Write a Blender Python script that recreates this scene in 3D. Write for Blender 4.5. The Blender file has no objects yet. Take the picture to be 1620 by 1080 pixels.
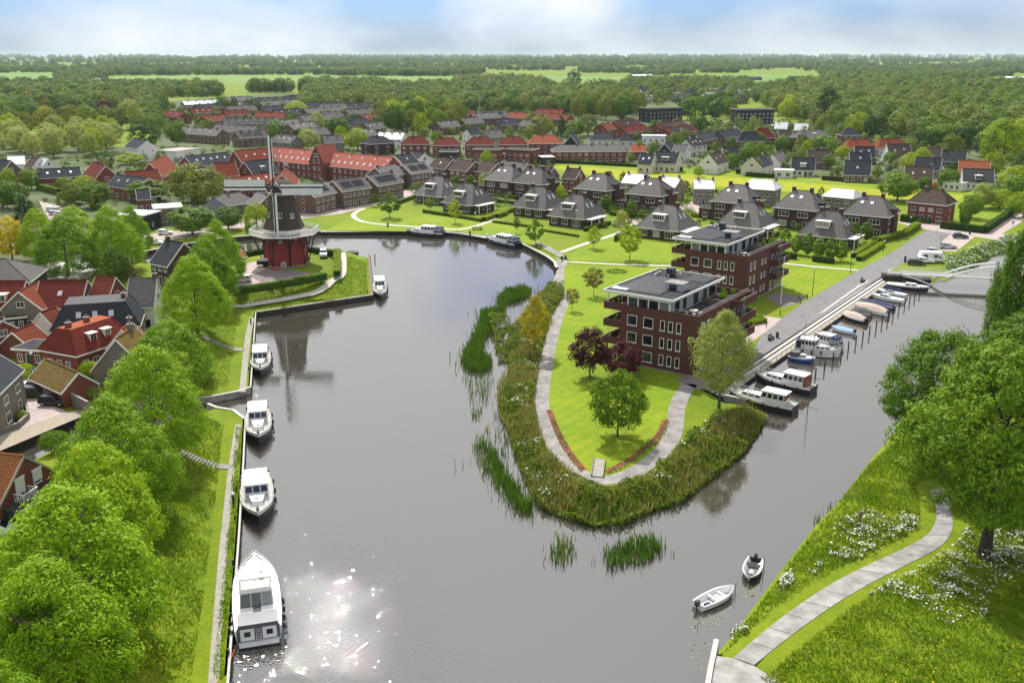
import bpy, math, random
import numpy as np
from mathutils import Vector, Matrix, geometry
random.seed(7); RNG=np.random.default_rng(7)
SC=bpy.context.scene
COL=SC.collection
# ------------------------------------------------------------------ camera
CAM_H=51.2; F_PX=1500.0; HOR=86.0
TH=math.atan((540-HOR)/F_PX); CT,ST=math.cos(TH),math.sin(TH)
cd=bpy.data.cameras.new('camera'); cam=bpy.data.objects.new('camera',cd); COL.objects.link(cam)
cam.location=(0,0,CAM_H); cam.rotation_euler=(math.pi/2-TH,0,0)
cd.sensor_width=36; cd.lens=F_PX/1620*36; cd.clip_start=0.5; cd.clip_end=60000
SC.camera=cam
# ------------------------------------------------------------------ sky, sun, exposure
SUN_EL,SUN_AZ=math.radians(49),math.radians(-15)   # azimuth from +Y, negative = to the left
w=bpy.data.worlds.new('World'); SC.world=w; w.use_nodes=True
nt=w.node_tree; N=nt.nodes; L=nt.links; N.clear()
sky=N.new('ShaderNodeTexSky'); sky.sky_type='NISHITA'; sky.sun_disc=False
sky.sun_elevation=SUN_EL; sky.sun_rotation=SUN_AZ; sky.air_density=1.3; sky.dust_density=0.4; sky.ozone_density=1.5
tc=N.new('ShaderNodeTexCoord'); sep=N.new('ShaderNodeSeparateXYZ'); L.new(tc.outputs['Generated'],sep.inputs[0])
mx=N.new('ShaderNodeMath'); mx.operation='MAXIMUM'; mx.inputs[1].default_value=0.0; L.new(sep.outputs['Z'],mx.inputs[0])
ad=N.new('ShaderNodeMath'); ad.operation='ADD'; ad.inputs[1].default_value=0.45; L.new(mx.outputs[0],ad.inputs[0])
dx=N.new('ShaderNodeMath'); dx.operation='DIVIDE'; L.new(sep.outputs['X'],dx.inputs[0]); L.new(ad.outputs[0],dx.inputs[1])
dy=N.new('ShaderNodeMath'); dy.operation='DIVIDE'; L.new(sep.outputs['Y'],dy.inputs[0]); L.new(ad.outputs[0],dy.inputs[1])
cb=N.new('ShaderNodeCombineXYZ'); L.new(dx.outputs[0],cb.inputs[0]); L.new(dy.outputs[0],cb.inputs[1])
cb.inputs[2].default_value=3.3
cl=N.new('ShaderNodeTexNoise'); cl.inputs['Scale'].default_value=1.5; cl.inputs['Detail'].default_value=5; cl.inputs['Roughness'].default_value=.52; cl.inputs['Distortion'].default_value=.35
L.new(cb.outputs[0],cl.inputs['Vector'])
cr=N.new('ShaderNodeValToRGB'); cr.color_ramp.elements[0].position=.40; cr.color_ramp.elements[1].position=.66
cv=N.new('ShaderNodeMapRange'); cv.interpolation_type='SMOOTHSTEP'; cv.inputs['From Min'].default_value=.03; cv.inputs['From Max'].default_value=.17; cv.inputs['To Max'].default_value=.16; L.new(mx.outputs[0],cv.inputs['Value'])   # the cloud deck closes overhead
ca=N.new('ShaderNodeMath'); ca.operation='ADD'; L.new(cl.outputs['Fac'],ca.inputs[0]); L.new(cv.outputs[0],ca.inputs[1]); L.new(ca.outputs[0],cr.inputs[0])
CLOUD=(7.5,7.6,7.8)   # sunlit thin cloud
cm=N.new('ShaderNodeMixRGB')
tn=N.new('ShaderNodeMixRGB'); tn.blend_type='MULTIPLY'; tn.inputs['Fac'].default_value=1; tn.inputs['Color2'].default_value=(.40,.60,1.22,1); L.new(sky.outputs[0],tn.inputs['Color1'])
vd=N.new('ShaderNodeVectorMath'); vd.operation='DOT_PRODUCT'; vd.inputs[1].default_value=(math.sin(SUN_AZ)*math.cos(SUN_EL),math.cos(SUN_AZ)*math.cos(SUN_EL),math.sin(SUN_EL)); L.new(tc.outputs['Generated'],vd.inputs[0])
pm=N.new('ShaderNodeMath'); pm.operation='MAXIMUM'; pm.inputs[1].default_value=0; L.new(vd.outputs['Value'],pm.inputs[0])
pw=N.new('ShaderNodeMath'); pw.operation='POWER'; pw.inputs[1].default_value=3; L.new(pm.outputs[0],pw.inputs[0])
gn=N.new('ShaderNodeMath'); gn.operation='MULTIPLY_ADD'; gn.inputs[1].default_value=1.15; gn.inputs[2].default_value=.92; L.new(pw.outputs[0],gn.inputs[0])
vm=N.new('ShaderNodeVectorMath'); vm.operation='SCALE'; vm.inputs[0].default_value=CLOUD; L.new(gn.outputs[0],vm.inputs['Scale']); L.new(vm.outputs[0],cm.inputs['Color2'])
L.new(cr.outputs[0],cm.inputs['Fac']); L.new(tn.outputs[0],cm.inputs['Color1'])
bg=N.new('ShaderNodeBackground'); bg.inputs['Strength'].default_value=0.1; L.new(cm.outputs[0],bg.inputs['Color'])
wo=N.new('ShaderNodeOutputWorld'); L.new(bg.outputs[0],wo.inputs[0])
sl=bpy.data.lights.new('sun','SUN'); sl.energy=5.0; sl.angle=math.radians(.53); sl.color=(1,.955,.88)
so=bpy.data.objects.new('sun',sl); COL.objects.link(so); so.location=(-60,200,150)
sd=Vector((math.sin(SUN_AZ)*math.cos(SUN_EL),math.cos(SUN_AZ)*math.cos(SUN_EL),math.sin(SUN_EL)))
so.rotation_euler=sd.to_track_quat('Z','Y').to_euler()
SC.view_settings.view_transform='Standard'; SC.view_settings.look='None'; SC.view_settings.gamma=1
SC.view_settings.use_curve_mapping=False; SC.view_settings.exposure=0.22
SC.cycles.max_bounces=7; SC.cycles.diffuse_bounces=2; SC.cycles.glossy_bounces=3; SC.cycles.transparent_max_bounces=8; SC.cycles.volume_bounces=1
SC.cycles.sample_clamp_indirect=6.0
# ------------------------------------------------------------------ measuring: photo pixel -> place in the world
def P(u,v,z=0.0):
    a=(u-810)/F_PX; b=(v-540)/F_PX
    t=(z-CAM_H)/(-ST-b*CT)
    return a*t,(CT-b*ST)*t
def hgt(u,v,vt,z=0.0):
    x,y=P(u,v,z); b=(vt-540)/F_PX
    return -(y*ST+b*y*CT)/(CT-b*ST)+CAM_H-z
def px_m(u,v,z=0.0):
    x,y=P(u,v,z); return (y*CT-(z-CAM_H)*ST)/F_PX
# ------------------------------------------------------------------ materials
MATS={}
def mat(name,c1,c2=None,scale=1.0,rough=.85,spec=.15,bump=0.0,bands=None,metal=0,coord='pos',obj=0.0,detail=4,stretch=None,trans=0.0):
    if name in MATS: return MATS[name]
    m=bpy.data.materials.new(name); m.use_nodes=True; nt=m.node_tree; n=nt.nodes; l=nt.links
    b=n['Principled BSDF']; b.inputs['Roughness'].default_value=rough; b.inputs['Specular IOR Level'].default_value=spec; b.inputs['Metallic'].default_value=metal
    c2=c2 or tuple(min(1,x*1.18) for x in c1)
    if coord=='pos':
        g=n.new('ShaderNodeNewGeometry'); vec=g.outputs['Position']
    else:
        g=n.new('ShaderNodeTexCoord'); vec=g.outputs['Object']
    if stretch:
        mp=n.new('ShaderNodeMapping'); mp.inputs['Scale'].default_value=stretch; l.new(vec,mp.inputs[0]); vec2=mp.outputs[0]
    else: vec2=vec
    t=n.new('ShaderNodeTexNoise'); t.inputs['Scale'].default_value=scale; t.inputs['Detail'].default_value=detail; t.inputs['Roughness'].default_value=.65
    l.new(vec2,t.inputs['Vector'])
    r=n.new('ShaderNodeValToRGB'); r.color_ramp.elements[0].position=.33; r.color_ramp.elements[1].position=.67
    r.color_ramp.elements[0].color=(*c1,1); r.color_ramp.elements[1].color=(*c2,1); l.new(t.outputs['Fac'],r.inputs[0])
    out=r.outputs[0]
    hs=t.outputs['Fac']
    if bands:   # horizontal courses (tiles, boards): period in metres of height
        s=n.new('ShaderNodeSeparateXYZ'); l.new(vec,s.inputs[0])
        q=n.new('ShaderNodeMath'); q.operation='DIVIDE'; q.inputs[1].default_value=bands; l.new(s.outputs['Z'],q.inputs[0])
        f=n.new('ShaderNodeMath'); f.operation='FRACT'; l.new(q.outputs[0],f.inputs[0])
        mr=n.new('ShaderNodeMapRange'); mr.inputs['To Min'].default_value=.74; mr.inputs['To Max'].default_value=1.06; l.new(f.outputs[0],mr.inputs['Value'])
        mm=n.new('ShaderNodeMixRGB'); mm.blend_type='MULTIPLY'; mm.inputs['Fac'].default_value=1; l.new(out,mm.inputs['Color1']); l.new(mr.outputs[0],mm.inputs['Color2']); out=mm.outputs[0]
    if obj:
        oi=n.new('ShaderNodeObjectInfo'); mr=n.new('ShaderNodeMapRange'); mr.inputs['To Min'].default_value=1-obj; mr.inputs['To Max'].default_value=1+obj; l.new(oi.outputs['Random'],mr.inputs['Value'])
        mm=n.new('ShaderNodeMixRGB'); mm.blend_type='MULTIPLY'; mm.inputs['Fac'].default_value=1; l.new(out,mm.inputs['Color1']); l.new(mr.outputs[0],mm.inputs['Color2']); out=mm.outputs[0]
    l.new(out,b.inputs['Base Color'])
    if bump:
        bp=n.new('ShaderNodeBump'); bp.inputs['Strength'].default_value=bump; bp.inputs['Distance'].default_value=.1; l.new(hs,bp.inputs['Height']); l.new(bp.outputs[0],b.inputs['Normal'])
    MATS[name]=m; return m
def leafmat(name,cols,trans=.35,rough=.55,inst=True,iw=.55):
    """leaf colour: a ramp read by a mix of tree and leaf chance, so each tree and each leaf differs"""
    if name in MATS: return MATS[name]
    m=bpy.data.materials.new(name); m.use_nodes=True; nt=m.node_tree; n=nt.nodes; l=nt.links; n.clear()
    g=n.new('ShaderNodeNewGeometry'); oi=n.new('ShaderNodeObjectInfo'); tc=n.new('ShaderNodeTexCoord')
    ns=n.new('ShaderNodeTexNoise'); ns.inputs['Scale'].default_value=.45; ns.inputs['Detail'].default_value=2; l.new(tc.outputs['Object'],ns.inputs['Vector'])
    r=n.new('ShaderNodeValToRGB'); e=r.color_ramp.elements
    while len(e)<len(cols): e.new(.5)
    for k,c in enumerate(cols):
        e[k].position=k/(len(cols)-1); e[k].color=(*c,1)
    m1=n.new('ShaderNodeMath'); m1.operation='MULTIPLY'; m1.inputs[1].default_value=iw if inst else 0; l.new(oi.outputs['Random'],m1.inputs[0])
    m2=n.new('ShaderNodeMath'); m2.operation='MULTIPLY_ADD'; m2.inputs[1].default_value=.25; l.new(g.outputs['Random Per Island'],m2.inputs[0]); l.new(m1.outputs[0],m2.inputs[2])
    m3=n.new('ShaderNodeMath'); m3.operation='MULTIPLY_ADD'; m3.inputs[1].default_value=(1.05-iw) if inst else .8; l.new(ns.outputs['Fac'],m3.inputs[0]); l.new(m2.outputs[0],m3.inputs[2])
    m4=n.new('ShaderNodeMath'); m4.operation='SUBTRACT'; m4.inputs[1].default_value=.15; l.new(m3.outputs[0],m4.inputs[0])
    l.new(m4.outputs[0],r.inputs[0])
    b=n.new('ShaderNodeBsdfPrincipled'); b.inputs['Roughness'].default_value=rough; b.inputs['Specular IOR Level'].default_value=.10; l.new(r.outputs[0],b.inputs['Base Color'])
    t=n.new('ShaderNodeBsdfTranslucent'); hv=n.new('ShaderNodeHueSaturation'); hv.inputs['Value'].default_value=1.25; hv.inputs['Hue'].default_value=.485; l.new(r.outputs[0],hv.inputs['Color']); l.new(hv.outputs[0],t.inputs['Color'])
    mxs=n.new('ShaderNodeMixShader'); mxs.inputs[0].default_value=trans; l.new(b.outputs[0],mxs.inputs[1]); l.new(t.outputs[0],mxs.inputs[2])
    o=n.new('ShaderNodeOutputMaterial'); l.new(mxs.outputs[0],o.inputs[0])
    MATS[name]=m; return m
# ------------------------------------------------------------------ mesh building
class MB:
    def __init__(s): s.v=[]; s.f=[]; s.m=[]; s.T=None
    def add(s,vs,fs,m=0):
        o=len(s.v)
        if s.T is not None: vs=[tuple(s.T@Vector(p)) for p in vs]
        s.v+=[tuple(p) for p in vs]; s.f+=[[i+o for i in f] for f in fs]; s.m+=[m]*len(fs); return s
    def box(s,x0,y0,z0,x1,y1,z1,m=0):
        return s.add([(x0,y0,z0),(x1,y0,z0),(x1,y1,z0),(x0,y1,z0),(x0,y0,z1),(x1,y0,z1),(x1,y1,z1),(x0,y1,z1)],
            [(0,3,2,1),(4,5,6,7),(0,1,5,4),(1,2,6,5),(2,3,7,6),(3,0,4,7)],m)
    def quad(s,a,b,c,d,m=0): return s.add([a,b,c,d],[(0,1,2,3)],m)
    def poly(s,pts,m=0): return s.add(pts,[tuple(range(len(pts)))],m)
    def prism(s,pts,z0,z1,m=0):
        n=len(pts); A=[(x,y,z0) for x,y in pts]+[(x,y,z1) for x,y in pts]
        return s.add(A,[tuple(range(n-1,-1,-1)),tuple(range(n,2*n))]+[(i,(i+1)%n,n+(i+1)%n,n+i) for i in range(n)],m)
    def tube(s,a,b,r0,r1=None,n=6,m=0,caps=True):
        r1=r0 if r1 is None else r1
        a,b=Vector(a),Vector(b); d=(b-a); 
        if d.length<1e-6: return s
        d.normalize(); p=d.orthogonal().normalized(); q=d.cross(p)
        vs=[]; 
        for c,r in ((a,r0),(b,r1)):
            for k in range(n):
                t=2*math.pi*k/n; vs.append(c+(p*math.cos(t)+q*math.sin(t))*r)
        fs=[(k,(k+1)%n,n+(k+1)%n,n+k) for k in range(n)]
        if caps: fs+=[tuple(range(n-1,-1,-1)),tuple(range(n,2*n))]
        return s.add(vs,fs,m)
    def path(s,pts,r,n=5,m=0):
        for a,b in zip(pts,pts[1:]): s.tube(a,b,r,r,n,m)
        return s
    def lathe(s,prof,n=12,m=0,c=(0,0)):
        vs=[]; fs=[]
        for r,z in prof:
            for k in range(n):
                t=2*math.pi*(k+.5)/n; vs.append((c[0]+r*math.cos(t),c[1]+r*math.sin(t),z))
        for i in range(len(prof)-1):
            for k in range(n): fs.append((i*n+k,i*n+(k+1)%n,(i+1)*n+(k+1)%n,(i+1)*n+k))
        fs.append(tuple(range(n-1,-1,-1))); fs.append(tuple(range((len(prof)-1)*n,len(prof)*n)))
        return s.add(vs,fs,m)
    def mesh(s,name,mats,smooth=False):
        me=bpy.data.meshes.new(name); me.from_pydata(s.v,[],s.f)
        for x in (mats if isinstance(mats,(list,tuple)) else [mats]): me.materials.append(x)
        if len(s.f): me.polygons.foreach_set('material_index',s.m)
        if smooth: me.polygons.foreach_set('use_smooth',[True]*len(s.f))
        me.update(); return me
    def build(s,name,mats,parent=None,smooth=False,loc=None,rz=None):
        return place(name,s.mesh(name,mats,smooth),parent,loc,rz)
def place(name,me,parent=None,loc=None,rz=None,scale=None):
    o=bpy.data.objects.new(name,me); COL.objects.link(o)
    if parent is not None: o.parent=parent
    if loc is not None: o.location=loc
    if rz is not None: o.rotation_euler=(0,0,rz)
    if scale is not None: o.scale=scale
    return o
def fastmesh(name,V,quads=True,mats=(),midx=None,k=4):
    """V: (n*k,3) array of separate k-gons"""
    n=len(V)//k; me=bpy.data.meshes.new(name); me.vertices.add(len(V)); me.vertices.foreach_set('co',np.asarray(V,dtype=np.float32).ravel())
    me.loops.add(n*k); me.loops.foreach_set('vertex_index',np.arange(n*k,dtype=np.int32))
    me.polygons.add(n); me.polygons.foreach_set('loop_start',np.arange(0,n*k,k,dtype=np.int32)); me.polygons.foreach_set('loop_total',np.full(n,k,dtype=np.int32))
    for x in mats: me.materials.append(x)
    if midx is not None: me.polygons.foreach_set('material_index',np.asarray(midx,dtype=np.int32))
    me.update(calc_edges=True); me.validate(); return me
def tag(o,label=None,cat=None,group=None,kind=None):
    if label: o['label']=label
    if cat: o['category']=cat
    if group: o['group']=group
    if kind: o['kind']=kind
    return o
def thing(name,label,cat,loc=(0,0,0),rz=0,group=None):
    o=bpy.data.objects.new(name,None); COL.objects.link(o); o.empty_display_size=.3
    o.location=loc; o.rotation_euler=(0,0,rz); return tag(o,label,cat,group)
# ------------------------------------------------------------------ palettes
M=dict(
 white=mat('white_paint',(.74,.74,.72),(.82,.82,.80),2,.45),
 boatwhite=mat('boat_gelcoat',(.64,.64,.635),(.72,.72,.71),1.2,.25,.5,coord='obj'),
 cream=mat('cream_render',(.55,.51,.44),(.64,.60,.52),.7,.85),
 wrender=mat('white_render',(.66,.65,.62),(.76,.75,.72),.6,.85),
 dkbrick=mat('dark_red_brick',(.062,.033,.029),(.112,.058,.048),9,.9,.2,.15,bands=.16,stretch=(1,1,2)),
 apbrick=mat('maroon_brick',(.092,.037,.031),(.155,.066,.053),9,.9,.2,.15,bands=.16,stretch=(1,1,2)),
 redbrick=mat('red_brick',(.17,.055,.038),(.26,.09,.062),9,.9,.2,.15,bands=.16,stretch=(1,1,2)),
 brnbrick=mat('brown_brick',(.135,.082,.058),(.21,.135,.098),9,.9,.2,.15,bands=.16,stretch=(1,1,2)),
 grybrick=mat('grey_brown_brick',(.17,.145,.125),(.25,.21,.185),8,.9,.2,.15,bands=.16,stretch=(1,1,2)),
 buff=mat('buff_brick',(.27,.21,.155),(.36,.29,.22),8,.9,.2,.1,bands=.16),
 slate=mat('slate_tiles',(0.030,0.033,0.040),(0.060,0.064,0.074),3,.9,.08,.3,bands=.28,obj=.15),
 greytile=mat('grey_roof_tiles',(.112,.104,.099),(.205,.19,.18),2.4,.9,.08,.35,bands=.28,obj=.18),
 browntile=mat('brown_roof_tiles',(0.070,0.050,0.040),(0.125,0.092,0.074),2.4,.9,.08,.35,bands=.28,obj=.15),
 redtile=mat('red_roof_tiles',(0.169,0.040,0.020),(0.266,0.072,0.040),2.2,.9,.08,.35,bands=.28,obj=.15),
 dkredtile=mat('dark_red_roof_tiles',(0.112,0.022,0.015),(0.188,0.041,0.027),2.2,.9,.08,.35,bands=.28,obj=.12),
 orgtile=mat('orange_roof_tiles',(0.304,0.084,0.036),(0.416,0.136,0.068),2.2,.9,.08,.35,bands=.28),
 mossy=mat('mossy_roof_tiles',(0.144,0.068,0.027),(0.180,0.153,0.041),1.6,.9,.08,.4,bands=.28),
 pantile=mat('old_pantiles',(0.255,0.102,0.038),(0.391,0.170,0.072),3,.9,.08,.6,bands=.30),
 ltroof=mat('pale_metal_roof',(.56,.57,.58),(.68,.69,.70),.8,.4,.4),
 flatroof=mat('bitumen_flat_roof',(.034,.033,.033),(.075,.073,.070),1.0,.95,.05,.2),
 blackroof=mat('black_bitumen',(.018,.018,.020),(.035,.035,.037),1.5,.7,.3),
 black=mat('black_paint',(.014,.014,.016),(.022,.022,.025),3,.4,.4),
 dkwood=mat('dark_stained_boards',(.035,.026,.020),(.07,.05,.038),3,.8,.2,.2,bands=.22),
 wood=mat('weathered_wood',(.12,.09,.065),(.22,.175,.13),3,.85,.2,.3,stretch=(1,1,.25)),
 concrete=mat('concrete',(.40,.385,.355),(.52,.50,.465),1.5,.85,.25,.12),
 dkconc=mat('stained_concrete',(.20,.19,.17),(.34,.32,.29),1.3,.9,.2,.2),
 steel=mat('galvanised_steel',(.42,.43,.44),(.52,.53,.54),2,.4,.5,metal=.6),
 dksteel=mat('rusty_sheet_pile',(.030,.024,.020),(.060,.046,.036),1.6,.7,.3,.2),
 thatch=mat('brown_thatch',(.062,.048,.038),(.105,.083,.066),5,.95,.1,.5,stretch=(3,3,.5)),
 millred=mat('mill_red_boards',(.25,.034,.030),(.33,.050,.043),3,.7,.3,.1,bands=.26),
 tar=mat('asphalt',(.155,.15,.15),(.215,.21,.205),.9,.9,.2,.1),
 pink=mat('clinker_paving',(.34,.275,.255),(.45,.375,.35),1.1,.9,.2,.15),
 purple=mat('purple_paving',(.155,.125,.12),(.22,.18,.175),1.4,.9,.2,.15),
 cobble=mat('mossy_cobbles',(.25,.215,.155),(.38,.335,.255),2.4,.9,.2,.5),
 tan=mat('shell_path',(.46,.415,.36),(.56,.515,.455),1.6,.9,.2,.1),
 redbed=mat('red_gravel_bed',(.19,.055,.040),(.26,.085,.062),3,.9,.2,.3),
 navy=mat('navy_canvas',(.022,.035,.085),(.035,.052,.115),2,.75,.2),
 blue=mat('blue_hull_paint',(.015,.075,.33),(.02,.10,.40),2,.35,.5),
 ltblue=mat('light_blue_canvas',(.20,.36,.62),(.34,.50,.72),3,.7,.2,stretch=(1,4,1)),
 beige=mat('beige_canvas',(.52,.42,.35),(.60,.50,.42),2,.8,.2,.15),
 grycanvas=mat('grey_canvas',(.10,.10,.10),(.16,.16,.155),2,.8,.2),
 rubber=mat('black_rubber',(.012,.012,.013),(.02,.02,.021),2,.6,.3),
 chrome=mat('stainless_steel',(.66,.66,.66),(.72,.72,.72),2,.22,.5,metal=.9),
 varnish=mat('varnished_mahogany',(.20,.060,.022),(.28,.09,.035),3,.3,.5),
 silver=mat('silver_car_paint',(.46,.47,.48),(.52,.53,.54),1,.28,.5,metal=.4),
 carblack=mat('black_car_paint',(.010,.010,.012),(.014,.014,.016),1,.16,.6),
 carblue=mat('dark_blue_car_paint',(.012,.017,.034),(.016,.022,.042),1,.18,.6),
 carred=mat('dark_red_car_paint',(.17,.012,.016),(.20,.016,.02),1,.2,.6),
 bark=mat('tree_bark',(.085,.068,.050),(.16,.13,.10),4,.95,.1,.6,stretch=(1,1,.3)),
 dkbark=mat('dark_tree_bark',(.045,.037,.030),(.085,.07,.055),4,.95,.1,.6,stretch=(1,1,.3)),
 solar=mat('solar_glass',(.006,.008,.014),(.011,.014,.022),.6,.45,.10),
 lamp=mat('lamp_glass',(.8,.8,.78),(.85,.85,.83),2,.3),
 signblue=mat('blue_sign_face',(.02,.13,.55),(.02,.15,.6),1,.4),
 red=mat('red_paint',(.55,.03,.025),(.6,.04,.03),1,.4),
 orange=mat('orange_paint',(.75,.17,.03),(.8,.2,.04),1,.5),
)
def glassmat(name,curtain=True):
    m=bpy.data.materials.new(name); m.use_nodes=True; n=m.node_tree.nodes; l=m.node_tree.links; b=n['Principled BSDF']
    b.inputs['Roughness'].default_value=.06; b.inputs['Specular IOR Level'].default_value=.6
    oi=n.new('ShaderNodeObjectInfo'); r=n.new('ShaderNodeValToRGB'); r.color_ramp.interpolation='CONSTANT'
    e=r.color_ramp.elements; e[0].color=(.012,.015,.018,1); e[1].position=.55; e[1].color=(.035,.040,.042,1)
    if curtain:
        k=e.new(.8); k.color=(.16,.17,.17,1); k=e.new(.93); k.color=(.34,.33,.31,1)
    l.new(oi.outputs['Random'],r.inputs[0]); l.new(r.outputs[0],b.inputs['Base Color']); return m
M['glass']=glassmat('window_glass'); M['dkglass']=glassmat('dark_glass',False)
# ------------------------------------------------------------------ the lie of the land
LAND=1.2
def W0(pts,z=0.0): return [P(u,v,z) for u,v in pts]
# shoreline, clockwise from the bottom of the left quay; w = quay wall after this corner, n = natural bank after it
SH=[(363,1080,'w'),(379,860,'w'),(386,740,'w'),(389,672,'w'),(371,658,'w'),(345,654,'w'),(331,648,'n'),(250,672,'n'),(150,703,'n'),(105,697,'n'),(52,727,'n'),(-30,765,'n'),
(-60,742,'w'),(0,713,'w'),(133,657,'w'),(230,640,'w'),(330,638,'w'),(376,629,'w'),(397,622,'w'),(405,502,'w'),(590,474,'w'),(585,409,'n'),(547,398,'n'),(520,394,'n'),(490,398,'n'),(410,401,'n'),(330,408,'n'),(240,420,'n'),
(225,405,'w'),(300,391,'w'),(357,382,'w'),(405,378,'w'),(507,371.5,'w'),(638,371,'w'),(703,372.5,'w'),(733,375.5,'w'),(767,380,'w'),(818,388,'w'),(840,399,'w'),(865,412.5,'w'),(876,421,'w'),(879,430,'n'),(873,442,'n'),(866,452,'n'),
(855,458,'n'),(845,475,'n'),(828,500,'n'),(806,522,'n'),(797,548,'n'),(806,575,'n'),(799,607,'n'),(786,628,'n'),(792,655,'n'),(804,675,'n'),(814,713,'n'),(826,745,'n'),(843,778,'n'),(858,800,'n'),(890,815,'n'),(940,829,'n'),(983,827,'n'),(1005,815,'n'),(1033,803,'n'),(1080,790,'n'),(1120,757,'n'),(1160,727,'n'),(1177,715,'n'),(1200,683,'n'),(1220,657,'n'),
(1190,642,'w'),(1146,633,'w'),(1220,584,'w'),(1331,507,'w'),(1402,455,'w'),(1416,444,'n'),(1433,441.5,'n'),(1473,446,'n'),(1486,446,'n'),(1499,445,'n'),(1515,437,'n'),(1542,419,'n'),(1558,411,'n'),(1580,401,'n'),(1625,386,'n'),(1700,370,'n'),
(1720,385,'n'),(1650,415,'n'),(1612,445,'n'),(1598,490,'n'),(1565,540,'n'),(1500,600,'n'),(1440,655,'n'),(1377,722,'n'),(1327,789,'n'),(1287,829,'n'),(1240,889,'n'),(1210,929,'n'),(1157,999,'n'),(1130,1032,'w'),(1120,1080,'w'),(1112,1130,'w'),(1098,1350,'w'),(330,1350,'w')]
RIV=np.array(W0([(a,b) for a,b,_ in SH])); STY=[c for _,_,c in SH]
def seglist(kind): return [(RIV[i],RIV[(i+1)%len(RIV)]) for i in range(len(RIV)) if STY[i]==kind and i<len(RIV)-1]
NAT=seglist('n'); WAL=seglist('w')
STEPS=[(RIV[i],RIV[i+1]) for i in (70,71,72)]
def dist_segs(X,segs):
    d=np.full(len(X),1e9)
    for a,b in segs:
        ab=b-a; t=np.clip(((X-a)@ab)/max(ab@ab,1e-9),0,1); d=np.minimum(d,np.hypot(*(X-(a+t[:,None]*ab)).T))
    return d
def inside(X,poly):
    poly=np.asarray(poly); r=np.zeros(len(X),bool); n=len(poly); x,y=X[:,0],X[:,1]; j=n-1
    for i in range(n):
        xi,yi=poly[i]; xj,yj=poly[j]
        c=((yi>y)!=(yj>y))
        with np.errstate(divide='ignore',invalid='ignore'): r^=c&(x<(xj-xi)*(y-yi)/(yj-yi)+xi)
        j=i
    return r
ZT=3.9
BAST=np.array(W0([(330,474),(360,469),(450,456),(545,442),(547,405),(520,400),(490,403),(420,408),(385,410),(330,425)],ZT))
CREST=np.array(W0([(318,512),(285,600),(243,710),(190,810),(125,985),(88,1110),(40,1300)],ZT))
def polysegs(p,closed=False):
    p=np.asarray(p); return [(p[i],p[i+1]) for i in range(len(p)-1)]+([(p[-1],p[0])] if closed else [])
def gza(X):
    X=np.asarray(X,float).reshape(-1,2); near=(np.abs(X[:,0])<220)&(X[:,1]<520)
    z=np.full(len(X),LAND)
    if near.any():
        Y=X[near]
        db=dist_segs(Y,polysegs(BAST,True)); db[inside(Y,BAST)]=0
        dc=np.maximum(0,dist_segs(Y,polysegs(CREST))-2.0)
        h=np.maximum(*[ (1-(lambda t:t*t*(3-2*t))(np.clip(d/w,0,1))) for d,w in ((db,8.5),(dc,11.0))])
        zz=LAND+(ZT-LAND)*h
        dn=dist_segs(Y,NAT); dw=dist_segs(Y,WAL)
        zz=np.minimum(zz,-.12+.42*dn); zz=np.minimum(zz,1.0+.40*np.maximum(0,dw-3.4))
        dq=dist_segs(Y,STEPS); zz=np.where(dq<3.3,np.minimum(zz,-.3),zz)
        z[near]=zz
    return z
def gz(x,y): return float(gza([[x,y]])[0])
def PG(u,v,n=6):
    z=LAND
    for _ in range(n):
        x,y=P(u,v,z); z=gz(x,y)
    return x,y,z
# ------------------------------------------------------------------ ground sheet with the water cut out
def build_ground():
    pts=[tuple(p) for p in RIV]; nb=len(pts)
    ed=[(i,(i+1)%nb) for i in range(nb)]
    far=[(-16000,-60),(16000,-60),(16000,19000),(-16000,19000)]
    pts+=far; ed+=[(nb+i,nb+(i+1)%4) for i in range(4)]
    cand=[]
    for x in np.arange(-150,162,3.2):
        for y in np.arange(50,305,3.2): cand.append((x+RNG.uniform(-.4,.4),y+RNG.uniform(-.4,.4)))
    for x in (-3000,-900,-400,-200,200,400,900,3000):
        for y in (-20,60,150,250,400,700,1500,4000): cand.append((x,y))
    for x in np.arange(-150,162,40):
        for y in (340,420,520,700,1000,1600): cand.append((x,y))
    for a,b in NAT:
        n=np.array([-(b-a)[1],(b-a)[0]]); l=np.hypot(*n); n=n/l
        for k in range(max(1,int(l/2.5))):
            q=a+(b-a)*(k+.5)/max(1,int(l/2.5))
            for o in (1.1,2.4,3.8):
                cand+= [tuple(q+n*o),tuple(q-n*o)]
    for a,b in WAL:
        n=np.array([-(b-a)[1],(b-a)[0]]); l=np.hypot(*n); n=n/max(l,1e-6)
        for k in range(max(1,int(l/3))):
            q=a+(b-a)*(k+.5)/max(1,int(l/3)); cand+=[tuple(q+n*o) for o in (1.1,2.2,3.3,4.6)]
    C=np.array(cand); keep=~inside(C,RIV); C=C[keep]
    d=dist_segs(C,polysegs(RIV,True)); C=C[d>.9]
    pts+=[tuple(p) for p in C]
    r=geometry.delaunay_2d_cdt([Vector(p) for p in pts],ed,[],0,1e-4)
    V=np.array([tuple(v) for v in r[0]]); F=[tuple(f) for f in r[2]]
    cen=np.array([V[list(f)].mean(0) for f in F]); ok=~inside(cen,RIV)
    Z=gza(V)
    m=mat_grass()
    me=bpy.data.meshes.new('ground'); me.from_pydata([(V[i,0],V[i,1],Z[i]) for i in range(len(V))],[],[f for f,k in zip(F,ok) if k])
    me.materials.append(m); me.polygons.foreach_set('use_smooth',[True]*len(me.polygons)); me.update()
    tag(place('ground',me),kind='structure')
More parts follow.
